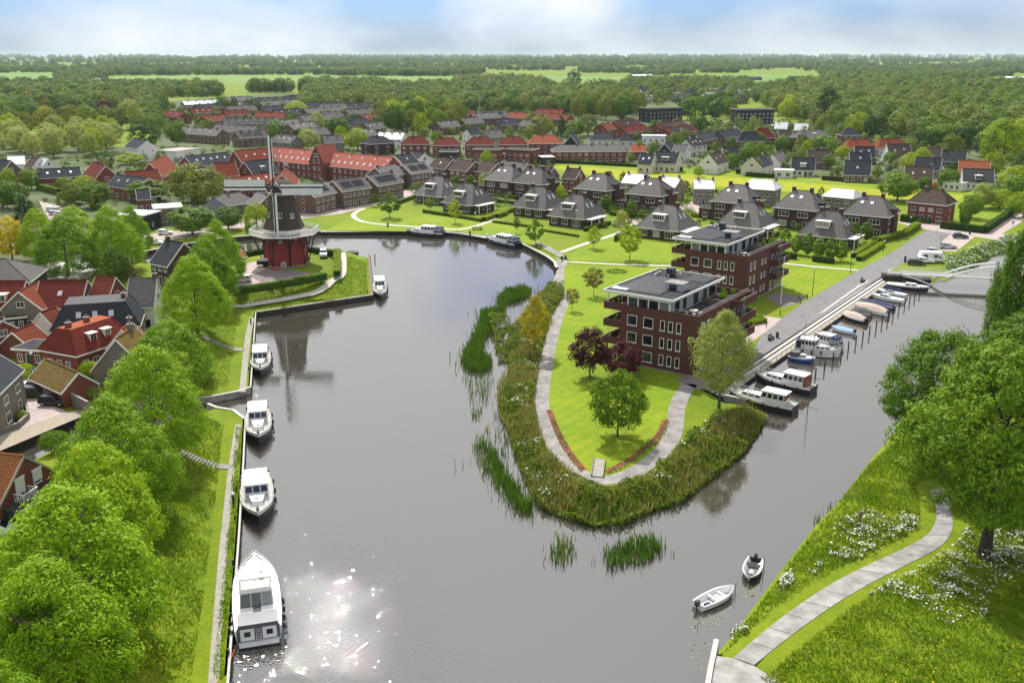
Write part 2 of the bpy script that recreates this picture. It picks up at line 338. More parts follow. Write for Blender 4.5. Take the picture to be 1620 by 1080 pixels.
def grassmat(name,cols,stripe=None,scale=1.0,fine=2.2,bump=.6,far=False):
    m=bpy.data.materials.new(name); m.use_nodes=True; nt=m.node_tree; n=nt.nodes; l=nt.links; b=n['Principled BSDF']
    b.inputs['Roughness'].default_value=.9; b.inputs['Specular IOR Level'].default_value=.15
    g=n.new('ShaderNodeNewGeometry')
    def noise(sc,det=4,rough=.6,vec=None):
        t=n.new('ShaderNodeTexNoise'); t.inputs['Scale'].default_value=sc; t.inputs['Detail'].default_value=det; t.inputs['Roughness'].default_value=rough
        l.new(vec or g.outputs['Position'],t.inputs['Vector']); return t.outputs['Fac']
    a=noise(.055*scale); c=noise(.5*scale,5,.7); f=noise(fine,4,.75)
    m1=n.new('ShaderNodeMath'); m1.operation='MULTIPLY_ADD'; m1.inputs[1].default_value=.75; l.new(a,m1.inputs[0])
    m2=n.new('ShaderNodeMath'); m2.operation='MULTIPLY_ADD'; m2.inputs[1].default_value=.75; l.new(c,m2.inputs[0]); m1.inputs[2].default_value=-.52
    l.new(m1.outputs[0],m2.inputs[2])
    m3=n.new('ShaderNodeMath'); m3.operation='MULTIPLY_ADD'; m3.inputs[1].default_value=.8; l.new(f,m3.inputs[0]); l.new(m2.outputs[0],m3.inputs[2]); out=m3.outputs[0]
    if stripe:
        mp=n.new('ShaderNodeMapping'); mp.inputs['Rotation'].default_value=(0,0,math.radians(stripe[1])); l.new(g.outputs['Position'],mp.inputs[0])
        w=n.new('ShaderNodeTexWave'); w.inputs['Scale'].default_value=stripe[0]; w.inputs['Distortion'].default_value=1.2; w.inputs['Detail'].default_value=2; l.new(mp.outputs[0],w.inputs['Vector'])
        m4=n.new('ShaderNodeMath'); m4.operation='MULTIPLY_ADD'; m4.inputs[1].default_value=stripe[2]; l.new(w.outputs['Fac'],m4.inputs[0]); l.new(out,m4.inputs[2]); out=m4.outputs[0]
    r=n.new('ShaderNodeValToRGB'); e=r.color_ramp.elements
    while len(e)<len(cols): e.new(.5)
    for k,cc in enumerate(cols): e[k].position=.12+.76*k/(len(cols)-1); e[k].color=(*cc,1)
    l.new(out,r.inputs[0]); l.new(r.outputs[0],b.inputs['Base Color'])
    if bump:
        bp=n.new('ShaderNodeBump'); bp.inputs['Strength'].default_value=bump; bp.inputs['Distance'].default_value=.25; l.new(f,bp.inputs['Height']); l.new(bp.outputs[0],b.inputs['Normal'])
    return m
def mat_grass():
    return grassmat('grass',[(.045,.095,.003),(.090,.155,.004),(.140,.200,.005),(.205,.235,.008)])
build_ground()
# water: murky body under a rippled mirror
def mat_water():
    m=bpy.data.materials.new('river_water'); m.use_nodes=True; nt=m.node_tree; n=nt.nodes; l=nt.links; n.clear()
    g=n.new('ShaderNodeNewGeometry')
    def noise(sc,det,st,rough=.5):
        mp=n.new('ShaderNodeMapping'); mp.inputs['Scale'].default_value=st; l.new(g.outputs['Position'],mp.inputs[0])
        t=n.new('ShaderNodeTexNoise'); t.inputs['Scale'].default_value=sc; t.inputs['Detail'].default_value=det; t.inputs['Roughness'].default_value=rough; l.new(mp.outputs[0],t.inputs['Vector']); return t.outputs['Fac']
    fine=noise(1.5,3,(1,1.5,1)); broad=noise(.028,3,(1,1,1)); mid=noise(.35,2,(.6,1.5,1))
    mr=n.new('ShaderNodeMapRange'); mr.inputs['From Min'].default_value=.40; mr.inputs['From Max'].default_value=.62; mr.inputs['To Min'].default_value=.25; mr.inputs['To Max'].default_value=1.0; l.new(broad,mr.inputs['Value'])
    b1=n.new('ShaderNodeBump'); b1.inputs['Distance'].default_value=.05; l.new(fine,b1.inputs['Height'])
    mu=n.new('ShaderNodeMath'); mu.operation='MULTIPLY'; mu.inputs[1].default_value=.30; l.new(mr.outputs[0],mu.inputs[0]); l.new(mu.outputs[0],b1.inputs['Strength'])
    mpg=n.new('ShaderNodeMapping'); cx_,cy_=P(528,940); mpg.inputs['Location'].default_value=(-cx_/19,-cy_/46,0); mpg.inputs['Scale'].default_value=(1/19,1/46,0); l.new(g.outputs['Position'],mpg.inputs[0])
    gg=n.new('ShaderNodeTexGradient'); gg.gradient_type='SPHERICAL'; l.new(mpg.outputs[0],gg.inputs[0]); rip=noise(3.7,0,(1,1.25,1),.5); brk=noise(.45,2,(1,1,1))
    gm=n.new('ShaderNodeMapRange'); gm.inputs['From Max'].default_value=.8; l.new(gg.outputs['Fac'],gm.inputs['Value'])
    b0=n.new('ShaderNodeBump'); b0.inputs['Distance'].default_value=.056; l.new(rip,b0.inputs['Height']); bk=n.new('ShaderNodeMapRange'); bk.inputs['From Min'].default_value=.35; bk.inputs['From Max'].default_value=.65; bk.inputs['To Min'].default_value=.5; l.new(brk,bk.inputs['Value']); bm_=n.new('ShaderNodeMath'); bm_.operation='MULTIPLY'; l.new(gm.outputs[0],bm_.inputs[0]); l.new(bk.outputs[0],bm_.inputs[1]); l.new(bm_.outputs[0],b0.inputs['Strength']); l.new(b0.outputs[0],b1.inputs['Normal'])
    b2=n.new('ShaderNodeBump'); b2.inputs['Distance'].default_value=.06; b2.inputs['Strength'].default_value=.10; l.new(mid,b2.inputs['Height']); l.new(b1.outputs[0],b2.inputs['Normal'])
    d=n.new('ShaderNodeBsdfDiffuse'); d.inputs['Color'].default_value=(.048,.041,.033,1)
    gl=n.new('ShaderNodeBsdfGlossy'); gl.inputs['Roughness'].default_value=.025; gl.inputs['Color'].default_value=(1,1,1,1); l.new(b2.outputs[0],gl.inputs['Normal'])
    fr=n.new('ShaderNodeFresnel'); fr.inputs['IOR'].default_value=2.2; l.new(b2.outputs[0],fr.inputs['Normal'])
    x=n.new('ShaderNodeMixShader'); l.new(fr.outputs[0],x.inputs[0]); l.new(d.outputs[0],x.inputs[1]); l.new(gl.outputs[0],x.inputs[2])
    o=n.new('ShaderNodeOutputMaterial'); l.new(x.outputs[0],o.inputs[0]); return m
tag(MB().quad((-170,20,0),(180,20,0),(180,330,0),(-170,330,0)).build('river',mat_water()),kind='structure')
# ------------------------------------------------------------------ sheets and ribbons laid on the ground
def sheet(name,px,material,dz=.004,kind='structure',z=None):
    pts=[P(u,v,LAND if z is None else z) for u,v in px]; zz=(LAND if z is None else z)+dz
    b=MB(); tri=geometry.tessellate_polygon([[Vector((x,y,0)) for x,y in pts]])
    b.add([(x,y,zz) for x,y in pts],[tuple(t) for t in tri]); o=b.build(name,material); return tag(o,kind=kind)
def resample(pts,step):
    out=[np.array(pts[0],float)]
    for a,b in zip(pts,pts[1:]):
        a,b=np.array(a,float),np.array(b,float); n=max(1,int(np.hypot(*(b-a)[:2])/step))
        out+=[a+(b-a)*(k+1)/n for k in range(n)]
    return out
def smoothline(pts,it=2):
    pts=[np.array(p,float) for p in pts]
    for _ in range(it):
        q=[pts[0]]
        for a,b in zip(pts,pts[1:]): q+=[a*.75+b*.25,a*.25+b*.75]
        q.append(pts[-1]); pts=q
    return pts
def ribbon(name,px,width,material,dz=.02,smooth=2,z=None,kind='structure',thick=.0):
    line=[PG(u,v)[:2] if z is None else P(u,v,z) for u,v in px]
    line=resample(smoothline(line,smooth) if smooth else line,1.2)
    L_,R_=[],[]
    for i,p in enumerate(line):
        t=line[min(i+1,len(line)-1)]-line[max(i-1,0)]; t=t/max(np.hypot(*t),1e-6); nn=np.array([-t[1],t[0]])*width/2; L_.append(p+nn); R_.append(p-nn)
    A=np.array(L_+R_); Z=np.maximum(gza(A),gza(np.array(line+line)))+dz if z is None else np.full(len(A),z+dz)
    n=len(line); b=MB(); b.add([(A[i,0],A[i,1],Z[i]) for i in range(2*n)],[(i+1,i,n+i,n+i+1) for i in range(n-1)])
    o=b.build(name,material); return tag(o,kind=kind)
# ------------------------------------------------------------------ meadows, lawns, fields, streets, paths
lawn=grassmat('mown_lawn',[(.060,.135,.004),(.105,.195,.005),(.155,.235,.006),(.235,.275,.010)],stripe=(.16,35,.09),scale=1.3,bump=.25)
gold=grassmat('buttercup_meadow',[(.12,.21,.005),(.19,.26,.006),(.27,.29,.007),(.34,.32,.01)],scale=1.2,bump=.2)
field=grassmat('far_pasture',[(.075,.16,.02),(.105,.20,.025),(.14,.235,.04),(.17,.25,.06)],scale=.05,fine=.02,bump=0)
townm=mat('garden_ground',(.045,.095,.010),(.15,.145,.10),.10,.95,.1,0,detail=6)
sheet('town_yards',[(-200,420),(-200,236),(0,232),(230,232),(340,214),(500,206),(640,214),(800,208),(960,200),(1090,190),(1330,196),(1480,215),(1640,250),(1640,320),(1480,300),(1160,268),(870,258),(640,300),(540,322),(470,335),(345,352),(250,362),(215,385),(120,420)],townm,.004)
sheet('suburb_yards',[(250,232),(250,162),(430,148),(620,150),(860,166),(1010,178),(1090,192),(900,206),(640,216),(420,212)],townm,.008)
sheet('far_village_yards',[(860,165),(880,140),(1090,138),(1190,143),(1180,165),(1000,168)],townm,.008)
sheet('buttercup_meadow',[(858,262),(900,259),(960,264),(1080,273),(1200,281),(1330,293),(1480,304),(1560,312),(1560,326),(1400,313),(1240,303),(1080,291),(960,283)],gold,.012)
sheet('mown_edge',[(855,259),(900,256.5),(1000,264),(1200,275),(1400,291),(1560,304),(1560,312),(1400,300),(1200,283),(1000,270),(900,263)],lawn,.016)
for name,px in (('pasture',[(-60,134),(0,131),(86,131),(88,123),(110,116),(80,112),(0,111),(-60,111)]),
    ('pasture',[(160,131),(170,122),(300,119.5),(480,119),(640,121),(700,122),(722,119.5),(1000,122),(985,128),(840,133),(700,133),(500,131),(300,132)]),
    ('pasture',[(1070,132),(1075,123),(1110,122),(1170,117.5),(1310,119),(1310,126),(1230,136),(1180,140),(1120,137)]),
    ('pasture',[(1520,128),(1535,124),(1640,126),(1640,133),(1560,133)]),
    ('pasture',[(1150,141),(1180,136),(1260,128),(1300,130),(1230,142)]),
    ('pasture',[(1330,111),(1345,109.5),(1420,112),(1410,114.5)])):
    sheet(name,px,field,.02)
sheet('garden_lawn',[(1560,300),(1620,315),(1620,330),(1555,350),(1490,345),(1500,322)],lawn,.02)
sheet('peninsula_lawn',[(893,420),(1064,424),(1064,440),(975,470),(960,520),(975,560),(1090,600),(1078,640),(1068,660),(1060,690),(1030,722),(965,752),(925,750),(895,715),(872,660),(858,640),(866,590),(880,520),(897,470),(892,440)],lawn,.006)
sheet('quayside_lawn',[(515,365),(640,366),(720,366),(800,377),(850,390),(885,408),(960,375),(980,372),(1060,385),(1064,416),(900,412),(870,398),(840,380),(790,345),(750,347),(640,337),(592,330),(560,338)],lawn,.006)
sheet('bridge_lawn',[(1215,414),(1357,429),(1400,407),(1402,398),(1360,396),(1280,396),(1225,402)],lawn,.006)
sheet('flagpole_lawn',[(1215,418),(1352,430),(1287,470),(1265,474),(1225,466),(1218,440)],lawn,.008)
# streets
sheet('street',[(345,356),(335,370),(395,359),(470,347),(540,338),(602,322),(650,311),(662,304),(700,298),(740,284),(733,280),(690,292),(655,299),(600,310),(540,325),(470,337)],M['pink'],.024)
sheet('street',[(222,382),(228,372),(275,366),(345,356),(335,370),(290,377)],M['pink'],.024)
sheet('street',[(62,318),(95,326),(105,350),(80,350),(70,335)],M['pink'],.024)
sheet('street',[(1418,352),(1440,345),(1487,353),(1558,364),(1575,352),(1625,322),(1640,332),(1622,348),(1585,370),(1640,376),(1640,390),(1560,377),(1455,362)],M['pink'],.024)
sheet('street',[(960,352),(1010,345),(1060,330),(1100,318),(1120,316),(1125,324),(1080,333),(1030,350),(985,362)],M['pink'],.024)
sheet('street',[(1080,330),(1110,325),(1125,330),(1200,345),(1240,352),(1330,362),(1325,370),(1230,358),(1140,346)],M['pink'],.028)
sheet('street',[(690,292),(760,296),(810,305),(830,310),(810,318),(745,307),(690,298)],M['pink'],.028)
sheet('village_street',[(0,598),(18,585),(60,592),(120,606),(115,622),(78,640),(108,652),(132,650),(133,657),(0,713),(-60,742),(-60,690),(0,690),(30,668),(45,650),(38,600)],M['pink'],.03)
sheet('cobbled_quay',[(133,656),(0,712),(-60,741),(-60,715),(0,690),(60,668),(110,650),(130,650)],M['cobble'],.036)
sheet('village_square',[(235,478),(285,470),(312,492),(300,520),(262,490),(232,500)],M['pink'],.03)
sheet('market_yard',[(40,432),(62,410),(130,402),(160,418),(140,440),(60,442)],M['concrete'],.03)
sheet('promenade',[(1096,612),(1088,603),(1108,588),(1175,573),(1213,521),(1267,481),(1357,428),(1413,398),(1463,366),(1480,364),(1523,366),(1500,384),(1484,396),(1487,406),(1435,415),(1412,424),(1396,437),(1357,460),(1287,507),(1180,580),(1128,614)],M['tar'],.012)
sheet('parking_bays',[(1488,384),(1510,366),(1542,375),(1512,398),(1492,397)],M['pink'],.018)
sheet('front_yard',[(1162,500),(1190,497),(1237,504),(1218,520),(1180,548),(1160,552)],M['pink'],.02)
sheet('front_yard',[(1208,470),(1230,463),(1278,470),(1262,480),(1238,486)],M['purple'],.02)
sheet('entrance_yard',[(1070,600),(1100,590),(1150,575),(1176,574),(1120,617),(1097,613)],M['purple'],.02)
sheet('mill_yard',[(362,447),(390,416),(410,413),(418,424),(470,430),(492,432),(455,441),(412,448),(372,455)],M['pink'],.012,z=ZT)
sheet('mill_yard',[(393,436),(425,424),(470,428),(491,432),(455,440),(413,447)],M['purple'],.018,z=ZT)
# paths
PATH=M['tan']; GP=mat('worn_concrete_path',(.175,.162,.152),(.32,.30,.28),.6,.9,.2,.1)
ribbon('footpath',[(577,330),(565,334),(557,341),(567,349),(585,353),(615,356),(660,358.5),(723,363.5)],1.6,PATH,.012)
ribbon('footpath',[(723,364),(745,360),(765,354),(783,346),(800,339)],1.6,PATH,.016)
ribbon('footpath',[(812,381),(835,383),(853,385),(873,396),(887,407),(890,415),(888,433),(880,453),(888,463),(893,474),(888,487),(880,505),(868,550),(862,585),(857,613),(855,643),(862,677),(874,705),(890,728),(907,744),(938,759),(962,760),(993,752),(1023,736),(1052,710),(1066,686),(1069,662),(1071,642),(1081,621),(1091,607)],2.45,GP,.020)
ribbon('footpath',[(888,399),(930,384),(968,372.5),(985,366)],1.6,PATH,.016)
ribbon('footpath',[(893,415),(990,419),(1064,420.5)],1.3,PATH,.016,0)
ribbon('footpath',[(1215,414),(1280,421),(1357,427.5)],1.3,PATH,.016,0)
AC=mat('aged_concrete',(.25,.235,.195),(.35,.33,.28),1.4,.9,.2,.15)
ribbon('quay_path',[(398.5,503),(392.5,530),(388,570),(383.5,620)],1.0,AC,.03,0)
ribbon('quay_path',[(377,671),(366.5,738),(352,880),(340,1040),(330,1180)],.85,AC,.03,0)
ribbon('mill_path',[(352,471.5),(400,464),(450,457),(515,447.5),(541,439),(543,420),(541,400)],1.8,PATH,.05)
ribbon('quay_edge_path',[(508,366.5),(640,366),(703,367),(735,370),(775,377),(815,385)],1.3,PATH,.018,1)
ribbon('red_bed',[(868.5,648),(880,678),(894.5,707),(909,727),(924,744)],.95,M['redbed'],.022,1)
ribbon('red_bed',[(1053,664),(1042,690),(1017,711),(991,731),(959,746)],.95,M['redbed'],.022,1)
br=thing('foot_slab','small pale concrete bridge slab crossing the red gravel bed at the tip of the lawn','bridge',(*P(947,740,LAND),LAND))
o=br.location
def rel(pts,z): return [(P(u,v,z)[0]-o.x,P(u,v,z)[1]-o.y) for u,v in pts]
MB().prism(rel([(940,725),(957,729),(953.5,755.5),(935.5,754)],LAND),.02,.16).build('slab',AC,br)
for q in (((939.2,724.8),(940,725.2),(935.8,754.3),(934.8,754)),((957,729),(957.8,729.2),(954.3,755.8),(953.5,755.6))): MB().prism(rel(q,LAND),.02,.42).build('side_wall',M['dkconc'],br)
ribbon('paving_line',[(1140,621),(1180,588),(1290,512),(1357,463),(1412,425)],.45,M['concrete'],.016,0)
for a_,b_ in (((1180,569),(1196,574)),((1213,521),(1250,537)),((1240,500),(1280,513)),((1290,470),(1330,484)),((1330,446),(1370,452)),((1370,419),(1402,434)),((1413,399),(1432,416))): ribbon('paving_seam',[a_,b_],.10,M['blackroof'],.019,0)
# slabs of the concrete path in the foreground: cast pieces with open joints
LFT=[(1160,1040),(1230,980),(1313,923),(1380,890),(1440,863),(1473,843),(1483,817),(1479,795),(1470,775)]
RGT=[(1193,1052),(1240,1013),(1313,960),(1380,920),(1447,887),(1493,863),(1510,833),(1503,797),(1495,772)]
pa=smoothline([P(u,v,LAND) for u,v in LFT],2); pb=smoothline([P(u,v,LAND) for u,v in RGT],2)
def along(pts,n):
    pts=np.array(pts); d=np.r_[0,np.cumsum(np.hypot(*(pts[1:]-pts[:-1]).T))]; s=np.linspace(0,d[-1],n); return np.c_[np.interp(s,d,pts[:,0]),np.interp(s,d,pts[:,1])]
NS=15; A=along(pa,NS*3+1); B=along(pb,NS*3+1)
fp=tag(MB().build('concrete_path',M['dkconc']),kind='structure')
slabm=mat('cast_path_slab',(.21,.197,.185),(.36,.345,.325),.7,.9,.2,.12,obj=.12)
bd=MB()
for i in range(NS*3): bd.add([(A[i][0],A[i][1],LAND+.01),(B[i][0],B[i][1],LAND+.01),(B[i+1][0],B[i+1][1],LAND+.01),(A[i+1][0],A[i+1][1],LAND+.01)],[(0,1,2,3)])
bd.build('path_bed',M['dkconc'],fp)
for k in range(NS):
    L_=[A[k*3+j] for j in range(4)]; R_=[B[k*3+j] for j in range(4)]
    g=.012
    L_[0]=L_[0]+(L_[1]-L_[0])*g*3; L_[3]=L_[3]+(L_[2]-L_[3])*g*3; R_[0]=R_[0]+(R_[1]-R_[0])*g*3; R_[3]=R_[3]+(R_[2]-R_[3])*g*3
    b=MB(); b.prism([tuple(q) for q in R_]+[tuple(q) for q in L_[::-1]],LAND+.008,LAND+.05+random.uniform(-.006,.006)); b.build('slab',slabm,fp)
sheet('landing_apron',[(1131,1037),(1160,1041.5),(1193,1053.5),(1240,1083),(1300,1130),(1112,1130),(1118,1080)],slabm,.05)
# ------------------------------------------------------------------ quay walls
def quay(label,px,top,cap,wallm,capm,piles=0,z0=-.8,th=.35,capw=.5,side=1):
    """sheet wall along a shoreline given at water level; the land lies to the left of travel when side=1"""
    line=[np.array(P(u,v,0)) for u,v in px]; c=sum(line)/len(line)
    t=thing('quay_wall',label,'quay',(c[0],c[1],0))
    def strip(off0,off1,za,zb,m,name):
        n=len(line); I,O=[],[]
        for i,p in enumerate(line):
            d=line[min(i+1,n-1)]-line[max(i-1,0)]; d/=np.hypot(*d); nn=np.array([-d[1],d[0]])*side; I.append(p+nn*off0-c); O.append(p+nn*off1-c)
        b=MB(); vs=[(q[0],q[1],z) for z in (za,zb) for q in I+O]; m2=2*n
        fs=[]
        for i in range(n-1): fs+=[(i,i+1,m2+i+1,m2+i),(n+i+1,n+i,m2+n+i,m2+n+i+1),(m2+i,m2+i+1,m2+n+i+1,m2+n+i),(i+1,i,n+i,n+i+1)]
        fs+=[(0,m2,m2+n,n),(n-1,2*n-1,m2+2*n-1,m2+n-1)]
        b.add(vs,fs); b.build(name,m,t)
    strip(-.06,th,z0,top,wallm,'wall'); strip(-.12,capw-.12,top+.003,top+cap,capm,'coping')
    if piles:
        b=MB()
        for a,q in zip(line,line[1:]):
            d=q-a; l=np.hypot(*d); n=int(l/piles); d=d/l; nn=np.array([-d[1],d[0]])*side
            for k in range(n):
                s=a+d*(k+.5)*piles-nn*.16-c; b.tube((s[0],s[1],z0),(s[0],s[1],top-.05+random.uniform(-.05,.05)),.11,.11,5)
        b.build('piles',M['dksteel'],t)['kind']='stuff'
    return t
LQ=[(a,b) for a,b,_ in SH]
def shr(a,b): return [(x,y) for x,y,_ in SH[a:b]]
quay('long timber edged quay below the tree-lined dike, light coping',[(350,1250)]+shr(0,4),1.0,.10,M['dksteel'],M['concrete'],0,capw=.22)
quay('short quay wall turning into the side canal by the cabin cruiser with two blue canvas covers',shr(3,7),1.0,.10,M['dkconc'],M['concrete'])
quay('old canal wall below the mossy cobbled car park',shr(12,15),1.0,.06,M['dkconc'],M['dkconc'])
quay('stone canal wall at the lower end of the bastion lawn',shr(14,19),1.0,.08,M['dkconc'],M['concrete'])
quay('quay wall beside the narrow path below the bastion trees',shr(18,20),1.0,.08,M['dksteel'],M['concrete'],capw=.22)
quay('dark quay wall with pale coping along the south foot of the windmill bastion',shr(19,21),1.0,.16,M['dksteel'],M['dkconc'],1.6,capw=.75)
quay('short timber quay on the east side of the windmill bastion',shr(20,22),1.0,.10,M['wood'],M['wood'],1.2,capw=.6)
quay('long curved sheet-piled quay on the far side of the harbour basin',shr(28,42),1.05,.14,M['dksteel'],M['concrete'],1.1,capw=.7)
quay('stone edge beside the first moored cruiser at the end of the promenade',shr(69,71),.9,.1,M['dkconc'],M['concrete'])
quay('curved concrete landing wall beside the plaza at the bottom edge',shr(98,102),1.25,.2,M['dkconc'],M['concrete'],capw=.45)
# stepped promenade edge
def steps():
    a=np.array(P(1146,633,0)); b=np.array(P(1416,444,0)); d=b-a; l=np.hypot(*d); d/=l; n=np.array([-d[1],d[0]])
    t=thing('promenade_steps','long pale concrete steps running down from the promenade to the moorings','steps',(a[0],a[1],0),math.atan2(d[1],d[0]))
    MB().box(0,0,-.8,l,.42,.50).build('quay_face',M['dksteel'],t)
    MB().box(0,-.05,.503,l,.9,.60).build('walkway',mat('weathered_quay_boards',(.27,.235,.19),(.38,.34,.285),1.2,.9,.2,.2,obj=.05),t)
    zz=.60
    for k,(y0,y1) in enumerate(((.95,1.55),(1.75,2.35),(2.55,3.2))):
        zt=.74+.20*k
        for j in range(6): MB().box(l*j/6+.02,y0,zt-.16,l*(j+1)/6-.02,y1,zt).build('step',M['concrete'],t)
        MB().box(0,y0+.08,-.2,l,y1+.18,zt-.163).build('riser',M['blackroof'],t)
    for k in range(int(l/2.4)): MB().tube((k*2.4+.9,.18,.6),(k*2.4+.9,.18,.98),.05,.05,6).build('mooring_post',M['wood'],t)
steps()
# ------------------------------------------------------------------ houses
_cache={}
def winmesh(w,h,mull=1,white=True):
    k=('w',round(w,2),round(h,2),mull,white)
    if k not in _cache:
        b=MB(); t=.09; d=.07
        b.box(-w/2,-d,0,-w/2+t,.02,h); b.box(w/2-t,-d,0,w/2,.02,h); b.box(-w/2+t,-d,0,w/2-t,.02,t); b.box(-w/2+t,-d,h-t,w/2-t,.02,h)
        for i in range(mull): x=-w/2+w*(i+1)/(mull+1); b.box(x-.04,-d+.01,t,x+.04,.02,h-t)
        b.box(-w/2-.06,-d-.05,-.07,w/2+.06,.02,-.002)
        g=MB(); g.box(-w/2+t,-.028,t,w/2-t,.01,h-t)
        _cache[k]=(b.mesh('window',M['white'] if white else M['black']),g.mesh('pane',M['glass']))
    return _cache[k]
def window(par,x,y,z,rz,w=1.2,h=1.3,mull=1,name='window',white=True):
    a,g=winmesh(w,h,mull,white); o=place(name,a,par,(x,y,z),rz); place('pane',g,o); return o
def doormesh():
    if 'd' not in _cache:
        b=MB(); b.box(-.55,-.06,0,-.45,.02,2.25); b.box(.45,-.06,0,.55,.02,2.25); b.box(-.45,-.06,2.15,.45,.02,2.25); b.box(-.45,-.03,0,.45,.02,2.15,1)
        b.box(-.3,-.045,1.2,.3,-.02,1.95,2)
        _cache['d']=b.mesh('door',[M['white'],M['carblue'],M['dkglass']])
    return _cache['d']
def skymesh(w=.8,h=1.1):
    k=('s',w,h)
    if k not in _cache:
        b=MB(); b.box(-w/2,-h/2,0,w/2,h/2,.09,0); b.box(-w/2+.09,-h/2+.09,.088,w/2-.09,h/2-.09,.105,1); _cache[k]=b.mesh('skylight',[M['ltroof'],M['steel']])
    return _cache[k]
def chim(par,x,y,z0,h,m,w=.7,cap=True):
    b=MB(); b.box(x-w/2,y-w/2,z0,x+w/2,y+w/2,z0+h,0); b.box(x-w/2-.07,y-w/2-.07,z0+h,x+w/2+.07,y+w/2+.07,z0+h+.12,1)
    if cap: b.lathe([(.14,z0+h+.12),(.12,z0+h+.5)],6,1,(x,y))
    return b.build('chimney',[m,M['dkconc']],par)
def slope_obj(par,me,x,y,z,pitch,facing,name):
    """set a flat piece on a roof slope: facing = heading of the downhill direction"""
    o=place(name,me,par,(x,y,z)); o.rotation_euler=Matrix.Rotation(facing+math.pi/2,4,'Z').to_euler(); 
    o.rotation_euler=(Matrix.Rotation(facing+math.pi/2,3,'Z')@Matrix.Rotation(pitch,3,'X')).to_euler(); return o
def gable_roof(L,D,ze,zr,ov=.35,gov=.15,th=.22):
    b=MB(); x0,x1=-L/2-gov,L/2+gov; s=(zr-ze)/(D/2); yo=D/2+ov; zo=ze-s*ov
    prof=[(-yo,zo),(0,zr),(yo,zo),(yo,zo-th),(0,zr-th),(-yo,zo-th)]
    vs=[(x0,y,z) for y,z in prof]+[(x1,y,z) for y,z in prof]
    b.add(vs,[(0,6,7,1),(1,7,8,2),(2,8,9,3),(3,9,10,4),(4,10,11,5),(5,11,6,0),(5,0,1,4),(1,2,3,4),(6,11,10,7),(7,10,9,8)])
    b.tube((x0,0,zr+.02),(x1,0,zr+.02),.13,.13,6)
    return b
def gutter(L,D,ze,zr,ov=.35,gov=.15,sg=1):
    b=MB(); s=(zr-ze)/(D/2); yo=D/2+ov; zo=ze-s*ov
    b.box(-L/2-gov,sg*yo-.06,zo-.24,L/2+gov,sg*yo+.06,zo-.05)
    return b
def verge(L,D,ze,zr,ov=.35,gov=.15,w=.28,sg=1):
    b=MB(); s=(zr-ze)/(D/2); yo=D/2+ov; zo=ze-s*ov
    for x in ((-L/2-gov-.05) if sg<0 else (L/2+gov-.02),):
        for sg in (-1,1): b.add([(x,sg*yo,zo-w),(x,sg*yo,zo+.04),(x,0,zr+.06),(x,0,zr-w),(x+.07,sg*yo,zo-w),(x+.07,sg*yo,zo+.04),(x+.07,0,zr+.06),(x+.07,0,zr-w)],
            [(0,1,2,3),(7,6,5,4),(0,4,5,1),(1,5,6,2),(3,2,6,7),(0,3,7,4)])
    return b
def gable_wall(L,D,ze,zr):
    b=MB(); prof=[(-D/2,-.3),(D/2,-.3),(D/2,ze-.05),(0,zr-.3),(-D/2,ze-.05)]
    n=5; vs=[(-L/2,y,z) for y,z in prof]+[(L/2,y,z) for y,z in prof]
    b.add(vs,[(4,3,2,1,0),(5,6,7,8,9)]+[(i,(i+1)%n,n+(i+1)%n,n+i) for i in range(n)]); return b
def hip_roof(L,D,ze,zr,rl,ov=.45,th=.2,flat=0):
    """rl: ridge length; flat: half width of a flat top (mansard)"""
    b=MB(); X,Y=L/2+ov,D/2+ov; r=rl/2; f=flat
    base=[(-X,-Y),(X,-Y),(X,Y),(-X,Y)]
    vs=[(x,y,ze-th) for x,y in base]+[(x,y,ze) for x,y in base]
    if f: vs+=[(-r,-f,zr),(r,-f,zr),(r,f,zr),(-r,f,zr)]; fs=[(4,5,9,8),(5,6,10,9),(6,7,11,10),(7,4,8,11)]
    else: vs+=[(-r,0,zr),(r,0,zr)]; fs=[(4,5,9,8),(5,6,9),(6,7,8,9),(7,4,8)]
    fs+=[(3,2,1,0),(0,1,5,4),(1,2,6,5),(2,3,7,6),(3,0,4,7)]
    b.add(vs,fs)
    if f: b.add(vs[8:],[(0,1,2,3)],1)
    c=.09
    tops=[(-r,-f),(r,-f),(r,f),(-r,f)]
    for (x,y),(p,q) in zip(base,tops): b.tube((x,y,ze+.02),(p,q,zr+.02),c,c,5)
    if not f: b.tube((-r,0,zr+.02),(r,0,zr+.02),c*1.2,c*1.2,5)
    return b
def hip_fascia(L,D,ze,ov=.45):
    b=MB(); X,Y=L/2+ov+.02,D/2+ov+.02
    for x0,y0,x1,y1 in ((-X-.06,-Y-.06,X+.06,-Y),(-X-.06,Y,X+.06,Y+.06),(-X-.06,-Y,-X,Y),(X,-Y,X+.06,Y)): b.box(x0,y0,ze-.26,x1,y1,ze-.02)
    return b
def winrow(par,n,L,y,z,rz,w,h,mull=1,ax='x',jit=0,skip=()):
    for i in range(n):
        if i in skip: continue
        x=-L/2+L*(i+.5)/n
        if ax=='x': window(par,x,y,z,rz,w,h,mull)
        else: window(par,y,x,z,rz,w,h,mull)
